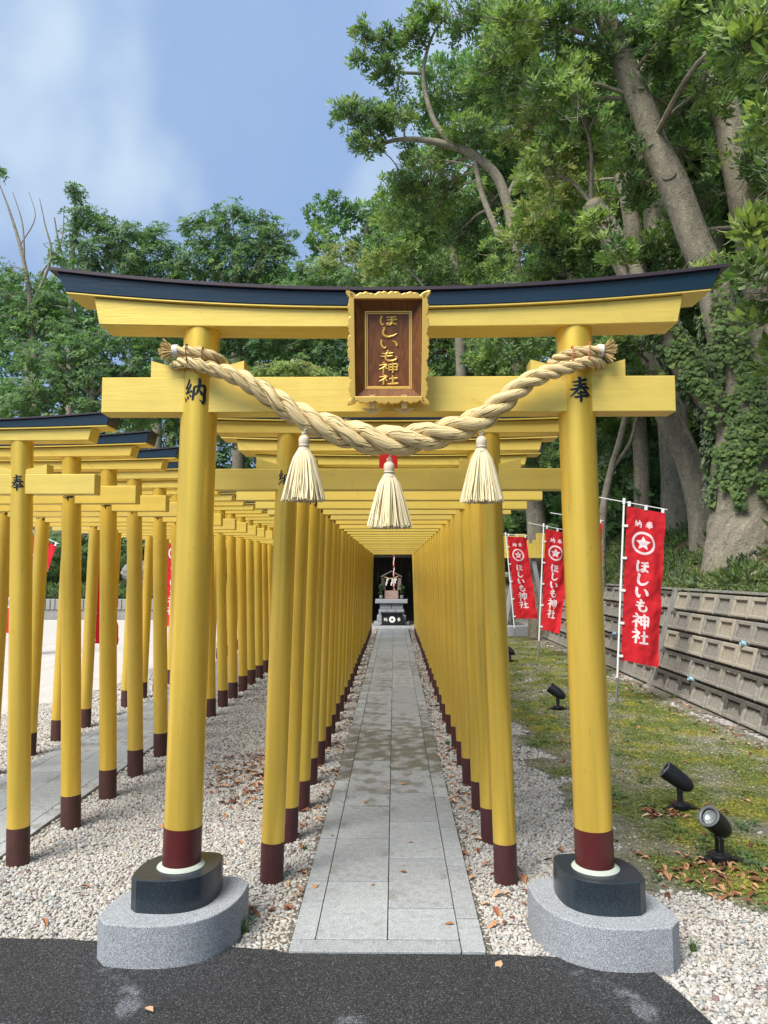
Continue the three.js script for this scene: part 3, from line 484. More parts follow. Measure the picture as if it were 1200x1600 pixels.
  banner('red banner with a tall white inscription standing on the open white gravel lot', [-4.56, -14.8], 0.03, 0.1, { x: -0.03, z: 0.04, narrow: 0 }, 5, lg);
  banner('red banner with a tall white inscription standing on the open white gravel lot', [-4.33, -11.0], 0.02, 1.25, { x: -0.03, z: 0.04, narrow: 0 }, 6, lg);
  banner('red banner with a tall white inscription standing on the open white gravel lot', [-7.42, -14.0], 0.30, 0.1, { x: -0.03, z: 0.04, narrow: 0 }, 7, lg);
}

// ---------------------------------------------------------------- spotlights
{
  const body = std({ color: rgb(0.022, 0.024, 0.030), roughness: 0.42, metalness: 0.35 }), rimM = std({ color: rgb(0.16, 0.17, 0.185), roughness: 0.45, metalness: 0.4 }), glass = phy({ color: rgb(0.9, 0.92, 0.92), roughness: 0.12, transmission: 1, thickness: 0 }), refl = std({ color: rgb(0.62, 0.64, 0.66), roughness: 0.3, metalness: 0.6 });
  function spot(label, [x, z], yaw, pitch, s = 1) {
    const S = thing('spotlight', label, 'spotlight', [x, 0, z], 0);
    mesh('base', lathe([[0.001, 0.0], [0.058, 0.0], [0.058, 0.044], [0.055, 0.048], [0.026, 0.049], [0.026, 0.056], [0.001, 0.056]], 30).scale(s, s, s), body, S);
    const br = new THREE.Group(); br.name = 'bracket'; br.rotation.y = yaw; S.add(br);
    for (const q of [-1, 1]) mesh('bracket_arm', cbox(0.034, 0.095, 0.006, 0.0015).translate(0, 0.100, q * 0.014).scale(s, s, s), body, br);
    mesh('pivot_bolt', rod([0, 0.135, -0.022], [0, 0.135, 0.022], 0.010, 12).scale(s, s, s), rimM, br);
    const hd = new THREE.Group(); hd.name = 'head'; hd.position.set(0, 0.158 * s, 0); hd.rotation.set(0, yaw, pitch); S.add(hd);
    // the head's axis is +x
    const prof = [[0.0005, -0.105], [0.016, -0.102], [0.030, -0.092], [0.043, -0.070], [0.051, -0.040], [0.0555, -0.005], [0.057, 0.030], [0.0575, 0.0305], [0.0575, 0.032], [0.057, 0.0325], [0.058, 0.075], [0.0585, 0.098], [0.056, 0.101], [0.041, 0.1015], [0.040, 0.095], [0.038, 0.070], [0.0005, 0.069]];
    mesh('housing', lathe(prof, 36).rotateZ(-Math.PI / 2).translate(0.03, 0.03, 0).scale(s, s, s), body, hd);
    mesh('front_ring', lathe([[0.0585, 0], [0.058, 0.004], [0.042, 0.004], [0.041, -0.004]], 36).rotateZ(-Math.PI / 2).translate(0.1305, 0.03, 0).scale(s, s, s), rimM, hd);
    mesh('reflector', lathe([[0.0005, 0], [0.030, 0.004], [0.037, 0.020]], 28).rotateZ(-Math.PI / 2).translate(0.1005, 0.03, 0).scale(s, s, s), refl, hd);
    mesh('lens', new THREE.CylinderGeometry(0.0405, 0.0405, 0.003, 28).rotateZ(-Math.PI / 2).translate(0.124, 0.03, 0).scale(s, s, s), glass, hd);
    for (const q of [-1, 1]) { mesh('cable_gland', rod([q * 0.054, 0.025, 0.01], [q * 0.085, 0.024, 0.012], 0.012, 10).scale(s, s, s), body, S); mesh('cable', tube(smooth([V(q * 0.084, 0.024, 0.012), V(q * 0.115, 0.018, 0.02), V(q * 0.14, 0.006, 0.05), V(q * 0.16, -0.01, 0.07)], 10), 0.005, 6), body, S); }
    return S;
  }
  spot('black spotlight with its lens showing, on moss among brown fallen leaves', [1.767, -4.21], Math.PI + 0.62, 0.62);
  spot('black spotlight turned from view so only its back shows, on moss near leaves', [1.89, -5.10], Math.PI - 0.25, 0.62);
  spot('black spotlight on sparse moss beside the great gate pillar, seen side-on', [1.862, -8.67], Math.PI - 0.3, 0.6);
  spot('black spotlight half hidden by the gate tunnel, near the stone monument', [2.01, -13.17], Math.PI - 0.3, 0.6);
}

// ---------------------------------------------------------------- retaining wall of framed concrete blocks
{
  const variants = [0, 1, 2, 3, 4].map((q) => { // clean and water-stained concrete; the wet stains have ragged edges
    const m = tex(192, 128, (u, v) => { const n = fbm2(u * 5 + q * 9, v * 4, 4), f = n2(u * 70 + q, v * 60), st = n2(u * 26 + q * 3, v * 1.6); let k = [0.50, 0.55, 0.49, 0.52, 0.47][q] + 0.06 * n + 0.045 * f + 0.03 * st; const e = v + 0.16 * fbm2(u * 7 + q * 17, v * 3 + q, 3); const wet = q < 2 ? 0 : q === 2 ? sstep(0.80, 0.84, e) : q === 3 ? sstep(0.70, 0.74, e + 0.25 * Math.abs(u - 0.5)) : sstep(0.50, 0.55, e + 0.4 * Math.abs(u - 0.5)); const y = q === 1 ? 0.05 : 0.015; k = lerp(k, k * 0.52, wet * 0.85); return [k + y, k * 0.99 + y * 0.6, k * 0.945]; });
    return std({ map: m, roughness: 0.92 });
  });
  const pale = std({ map: variants[0].map, color: rgb(0.95, 1, 1.05), roughness: 0.95 }), dark = pale;
  const W = thing('retaining_wall', 'battered retaining wall of framed concrete blocks below the wooded bank', 'wall', [3.53, 0, 0]); W.rotation.z = -Math.atan2(0.40, 1.29);
  const bw = 0.410, bh = 0.243;
  const block = (w) => {
    const s = new THREE.Shape(); s.moveTo(-w / 2, 0); s.lineTo(w / 2, 0); s.lineTo(w / 2, bh); s.lineTo(-w / 2, bh); s.closePath();
    const a = 0.055, h = new THREE.Path(), i0 = Math.min(a, w * 0.28); h.moveTo(-w / 2 + i0, 0.045); h.lineTo(-w / 2 + i0 + 0.004, bh - 0.055); h.lineTo(w / 2 - i0 - 0.004, bh - 0.055); h.lineTo(w / 2 - i0, 0.045); h.closePath(); s.holes.push(h);
    const f = new THREE.ExtrudeGeometry(s, { depth: 0.03, bevelEnabled: true, bevelThickness: 0.014, bevelSize: 0.011, bevelOffset: -0.011, bevelSegments: 1 });
    const back = new THREE.BoxGeometry(w - 0.02, bh - 0.02, 0.06).translate(0, bh / 2, -0.018);
    const g = merge([f, back]); const p = g.attributes.position, uv = new Float32Array(p.count * 2); for (let i = 0; i < p.count; i++) { uv[2 * i] = clamp(p.getX(i) / w + 0.5, 0.01, 0.99); uv[2 * i + 1] = clamp(p.getY(i) / bh, 0.01, 0.99); } g.setAttribute('uv', new THREE.BufferAttribute(uv, 2));
    return g.rotateY(-Math.PI / 2);
  };
  const full = block(bw), halfB = block(0.195), r = rng(201);
  const laid = (z, w, row, far) => { const pick = far ? (r() < 0.5 ? 2 : r() < 0.5 ? 0 : 3) : row >= 4 ? (r() < 0.5 ? 1 : 0) : row === 3 ? (r() < 0.45 ? 1 : 0) : row === 2 ? (r() < 0.45 ? 2 : r() < 0.5 ? 1 : 0) : row === 1 ? (r() < 0.55 ? 3 : 2) : (r() < 0.5 ? 4 : 3); const m = mesh('block', w > 0.3 ? full : halfB, variants[pick], W); m.position.set(-0.008 * r(), 0.012 + row * 0.268, z); m.rotation.x = 0.006 * (r() - 0.5); };
  for (let row = 0; row < 5; row++) {
    for (const [za, zb, far] of [[-5.2, -10.42, 0], [-10.62, -18.6, 1]]) {
      let z = zb; if (row % 2) { laid(z + 0.105, 0.205, row, far); z += 0.212; }
      for (; z + 0.43 <= za + 0.43; z += 0.43) laid(z + 0.215, 0.424, row, far);
    }
  }
  mesh('joint_pillar', metricUV(cbox(0.10, 1.37, 0.16, 0.008).translate(0.0, 0.675, -10.52)), pale, W);
  mesh('backing', metricUV(new THREE.BoxGeometry(0.12, 1.36, 14.6).translate(0.115, 0.66, -12.0)), dark, W);
  mesh('coping', metricUV(cbox(0.22, 0.03, 13.6, 0.006).translate(0.065, 1.365, -11.9)), pale, W);
  const blue = std({ color: rgb(0.32, 0.50, 0.60), roughness: 0.5 });
  for (const [y, z] of [[0.26, -9.2], [0.80, -8.15], [0.53, -12.6]]) mesh('drain_pipe', lathe([[0.020, -0.03], [0.026, -0.03], [0.026, 0.06], [0.020, 0.06], [0.019, -0.02]], 16).rotateZ(Math.PI / 2).translate(-0.03, y + 0.012, z), blue, W);
}

// ---------------------------------------------------------------- low wall behind the lot, stones, shrine
{
  const conc = std({ map: tex(256, 256, (u, v) => { const k = 0.56 + 0.06 * tn(u, v, 6, 4, 91) + 0.05 * tn(u, v, 50, 2, 92) - 0.1 * sstep(0.15, 0.5, tn(u, v * 0.4, 10, 3, 93)); return [k, k, k * 0.98]; }, true, [0.6, 0.6]), roughness: 0.95 });
  const w = thing('low_concrete_wall', 'low ribbed concrete wall along the far edge of the gravel lot', 'wall', [0, 0, -24.7]);
  mesh('wall_body', metricUV(cbox(28, 0.66, 0.18, 0.01).translate(-16.4, 0.33, 0)), conc, w);
  const rib = metricUV(cbox(0.13, 0.34, 0.05, 0.012)); const r = rng(61);
  for (let i = 0; i < 150; i++) { const m = mesh('rib', rib, conc, w); m.position.set(-2.5 - i * 0.155, 0.49, 0.10 + 0.008 * r()); }
  M.rock = std({ map: tex(256, 256, (u, v) => { const k = 0.52 + 0.13 * tn(u, v, 7, 4, 41) + 0.08 * tn(u, v, 40, 2, 42); return [k, k * 0.99, k * 0.96]; }, true, [1.2, 1.2]), roughness: 0.95 });
  const rock = (sx, sy, sz, seed) => { const g = new THREE.IcosahedronGeometry(1, 4), p = g.attributes.position; for (let i = 0; i < p.count; i++) { const x = p.getX(i), y = p.getY(i), z = p.getZ(i), k = 1 + 0.22 * fbm3(x * 1.3 + seed, y * 1.3, z * 1.3, 3); p.setXYZ(i, x * k * sx, y * k * sy, z * k * sz); } g.computeVertexNormals(); return metricUV(g); };
  const r1 = thing('garden_rock', 'pale rounded boulder on the bank above the low ribbed wall', 'boulder', [-8.9, hillY(-8.9, -26.4), -26.4]); mesh('boulder', rock(0.55, 0.42, 0.4, 3).translate(0, 0.55, 0), M.rock, r1); mesh('foot_stone', rock(0.5, 0.28, 0.4, 8).translate(0.1, 0.05, 0.1), M.rock, r1);
  const r2 = thing('upright_stone', 'tall grey standing stone on the bank behind the boulder', 'standing stone', [-8.25, hillY(-8.25, -26.8), -26.8]); mesh('stone', rock(0.34, 0.95, 0.25, 13).translate(0, 0.6, 0), M.rock, r2);
  const mon = thing('stone_monument', 'rough grey stone monument on a stepped base behind the banners', 'monument', [2.72, 0, -18.6]);
  mesh('base_step', metricUV(cbox(1.0, 0.26, 0.7, 0.02).translate(0, 0.13, 0)), M.graniteRough, mon); mesh('carved_slab', rock(0.36, 0.62, 0.2, 23).translate(-0.05, 0.78, 0), M.rock, mon); mesh('cap_stone', metricUV(cbox(0.85, 0.14, 0.55, 0.03).translate(0, 1.46, 0)), M.rock, mon);
  const corner = thing('granite_bollard', 'squared grey granite block at the edge of the gravel by the asphalt', 'stone block', [1.47, 0, -2.74]); mesh('block_body', metricUV(cbox(0.24, 0.13, 0.22, 0.012).translate(0, 0.045, 0)), M.graniteRough, corner);

  // yellow slatted rack beside the monument
  const rack = thing('yellow_slat_rack', 'yellow slatted rack raised on sloping grey legs behind the banners', 'rack', [3.07, 0, -17.7]);
  for (let i = 0; i < 13; i++) { const h = [0.40, 0.40, 0.40, 0.40, 0.44, 0.44, 0.44, 0.30, 0.22, 0.30, 0.46, 0.46, 0.46][i]; mesh('slat', metricUV(cbox(0.078, h, 0.035, 0.004).translate(-0.52 + i * 0.082, 1.98 + h / 2, 0)), M.goldBeam, rack); }
  mesh('lower_rail', metricUV(cbox(1.12, 0.11, 0.06, 0.004).translate(-0.02, 1.915, 0.03)), M.goldBeam, rack);
  for (const s of [-1, 1]) { mesh('leg', metricUV(put(cbox(0.10, 2.1, 0.10, 0.01).rotateZ(s * 0.18), s * 0.35 + s * -0.0, 1.0, -0.06)), M.graniteRough, rack); }

  // shrine: stone altar carrying a small wooden sanctuary, inside a dark open shelter
  const dw = std({ map: tex(128, 256, (u, v) => { const k = 0.15 + 0.05 * tn(u, v * 0.2, 20, 3, 95); return [k * 1.1, k, k * 0.88]; }), roughness: 0.85 }), gw = std({ map: tex(128, 256, (u, v) => { const k = 0.50 + 0.09 * tn(u, v * 0.2, 24, 3, 96); return [k * 1.02, k * 0.94, k * 0.88]; }), roughness: 0.8 }), black = std({ color: rgb(0.010, 0.013, 0.016), roughness: 0.22 }), white = std({ color: rgb(0.82, 0.82, 0.8), roughness: 0.7 });
  const sh = thing('shrine_shelter', 'dark timber shelter over the altar at the end of the path', 'shelter', [0, 0, -22.6]);
  for (const [x, z] of [[-1.9, 0.9], [1.9, 0.9], [-1.9, -1.6], [1.9, -1.6]]) mesh('shelter_post', metricUV(cbox(0.16, 3.0, 0.16, 0.01).translate(x, 1.5, z)), dw, sh);
  for (let i = 0; i < 16; i++) mesh('wall_board', metricUV(cbox(0.245, 2.9, 0.03, 0.004).translate(-1.87 + i * 0.25, 1.45, -1.68)), dw, sh);
  for (const s of [-1, 1]) for (let i = 0; i < 9; i++) mesh('wall_board', metricUV(cbox(0.03, 2.9, 0.265, 0.004).translate(s * 1.99, 1.45, -1.5 + i * 0.27)), dw, sh);
  for (const s of [-1, 1]) mesh('roof_slope', metricUV(cbox(2.7, 0.10, 3.6, 0.01).rotateZ(s * -0.42).translate(s * 1.15, 3.42, -0.35)), dw, sh);
  mesh('front_beam', metricUV(cbox(4.1, 0.2, 0.14, 0.01).translate(0, 2.9, 0.9)), dw, sh); mesh('rail', metricUV(cbox(3.9, 0.07, 0.06, 0.008).translate(0, 2.02, -0.9)), gw, sh);
  for (const y of [0.62, 0.28]) for (const s of [-1, 1]) mesh('stone_rail', metricUV(cbox(1.1, 0.12, 0.12, 0.01).translate(s * 1.3, y, -0.6)), dw, sh);
  const al = thing('stone_altar', 'stepped grey stone altar under the shelter', 'altar', [-0.05, 0, -22.35]);
  const st = (w, h, d, y, n, name = 'altar_stone') => { for (let i = 0; i < n; i++) { const q = rng(Math.round(w * 100 + i)); const g = cbox(w / n - 0.008, h - 0.006, d, 0.014); mesh(name, metricUV(g.translate(-w / 2 + w / n * (i + 0.5), y + h / 2, 0)), M.graniteRough, al); } };
  st(1.02, 0.10, 0.80, 0.0, 2, 'footing'); st(0.84, 0.19, 0.68, 0.10, 3); st(0.74, 0.17, 0.62, 0.29, 3); st(0.68, 0.17, 0.58, 0.46, 2); st(0.94, 0.12, 0.74, 0.63, 1, 'altar_slab');
  const pk = std({ map: tex(128, 128, (u, v) => { const k = 0.62 + 0.12 * tn(u, v, 14, 3, 98); return [k * 1.05, k * 0.90, k * 0.84]; }), roughness: 0.9 });
  const ho = thing('wooden_sanctuary', 'small weathered sanctuary with paper streamers on the stone altar', 'sanctuary', [-0.05, 0.752, -22.4]);
  mesh('plinth_box', metricUV(cbox(0.40, 0.24, 0.34, 0.006).translate(0, 0.12, 0)), pk, ho);
  for (const s of [-1, 1]) { mesh('side_wall', metricUV(cbox(0.03, 0.42, 0.32, 0.003).translate(s * 0.185, 0.45, -0.02)), gw, ho); const d = mesh('open_door', metricUV(cbox(0.16, 0.34, 0.014, 0.002).translate(s * 0.08, 0, 0)), gw, ho); d.position.set(s * 0.19, 0.44, 0.15); d.rotation.y = s * -1.0; }
  mesh('back_wall', metricUV(cbox(0.36, 0.42, 0.02, 0.002).translate(0, 0.45, -0.17)), dw, ho);
  for (const s of [-1, 1]) mesh('roof', metricUV(cbox(0.36, 0.03, 0.5, 0.004).rotateZ(s * -0.5).translate(s * 0.15, 0.73, 0)), gw, ho);
  mesh('straw_rope', tube(smooth([V(-0.24, 0.66, 0.2), V(-0.1, 0.60, 0.21), V(0.05, 0.60, 0.21), V(0.24, 0.68, 0.2)], 14), 0.016, 8), M.straw, ho);
  for (const x of [-0.12, 0.03, 0.12]) { const z = new THREE.Shape(); z.moveTo(0, 0); z.lineTo(0.05, 0); z.lineTo(0.05, -0.06); z.lineTo(0.02, -0.075); z.lineTo(0.03, -0.14); z.lineTo(-0.005, -0.155); z.lineTo(0.005, -0.21); z.lineTo(-0.04, -0.2); z.lineTo(-0.03, -0.13); z.lineTo(-0.01, -0.1); z.closePath(); mesh('paper_streamer', new THREE.ExtrudeGeometry(z, { depth: 0.003, bevelEnabled: false }).translate(x - 0.02, 0.60, 0.215), white, ho); }
  for (const s of [-1, 1]) { const v = thing('flower_vase', 'pale stone vase of evergreen sprigs on the altar', 'vase', [-0.05 + s * 0.30, 0.752, -22.15], 0, 'vases on the altar'); mesh('vase_body', lathe([[0.001, 0], [0.045, 0], [0.05, 0.06], [0.05, 0.11], [0.04, 0.115], [0.001, 0.10]], 16), M.rock, v); const lf = []; const q = rng(33 + s); for (let i = 0; i < 26; i++) { const g = new THREE.PlaneGeometry(0.05, 0.09).translate(0, 0.05, 0).rotateX((q() - 0.5) * 2).rotateY(q() * 6.3).translate((q() - 0.5) * 0.1, 0.13 + 0.22 * q(), (q() - 0.5) * 0.1); lf.push(g); } const m = mesh('sprig', merge(lf), std({ color: rgb(0.03, 0.10, 0.02), roughness: 0.6, side: THREE.DoubleSide }), v); m.userData.kind = 'stuff'; }
  const ob = thing('offertory_box', 'black stone offertory box with white crest and characters before the altar', 'offertory box', [-0.03, 0, -21.75]);
  mesh('box_body', metricUV(cbox(0.60, 0.30, 0.34, 0.006).translate(0, 0.20, 0)), black, ob); mesh('box_lid', metricUV(cbox(0.66, 0.05, 0.40, 0.008).translate(0, 0.376, 0)), black, ob); mesh('box_base', metricUV(cbox(0.68, 0.05, 0.42, 0.008).translate(0, 0.026, 0)), black, ob);
  const cz = 0.172; const crest = new THREE.Shape(); crest.absarc(0, 0, 0.088, 0, Math.PI * 2, false); const hole = new THREE.Path(); for (let i = 0; i < 10; i++) { const A = Math.PI / 2 + i * Math.PI / 5, R = i % 2 ? 0.024 : 0.05; i ? hole.lineTo(R * Math.cos(A), R * Math.sin(A)) : hole.moveTo(R * Math.cos(A), R * Math.sin(A)); } hole.closePath(); crest.holes.push(hole); mesh('crest', new THREE.ExtrudeGeometry(crest, { depth: 0.004, bevelEnabled: false, curveSegments: 30 }).translate(0, 0.20, cz - 0.002), white, ob);
  for (const [g, x] of [[GLYPH.osameru, -0.185], [GLYPH.tatematsuru, 0.185]]) mesh('incised_character', ribbons(g, (a, b, k) => [x + (a - 50) / 100 * 0.10, 0.20 - (b - 50) / 100 * 0.11, cz + 0.0005 * k + 0.0005]), white, ob);
  const bell = thing('bell_rope', 'red and white twisted bell rope hanging before the sanctuary', 'rope', [0.02, 0, -21.9]);
  for (let k = 0; k < 2; k++) { const p = []; for (let i = 0; i <= 90; i++) { const y = lerp(2.85, 1.02, i / 90), A = i * 0.42 + k * Math.PI; p.push(V(0.012 * Math.cos(A), y, 0.012 * Math.sin(A))); } mesh('rope_strand', tube(p, 0.014, 7), k ? std({ color: rgb(0.55, 0.04, 0.03), roughness: 0.8 }) : white, bell); }
  const thr = thing('threshold_slab', 'grey stone step between the path and the offertory box', 'step', [-0.02, 0, -20.95]); for (let i = 0; i < 3; i++) mesh('step_stone', metricUV(cbox(0.94, 0.05, 0.33, 0.004).translate(0, 0.015, 0.33 - i * 0.335)), M.paver[2], thr);
}

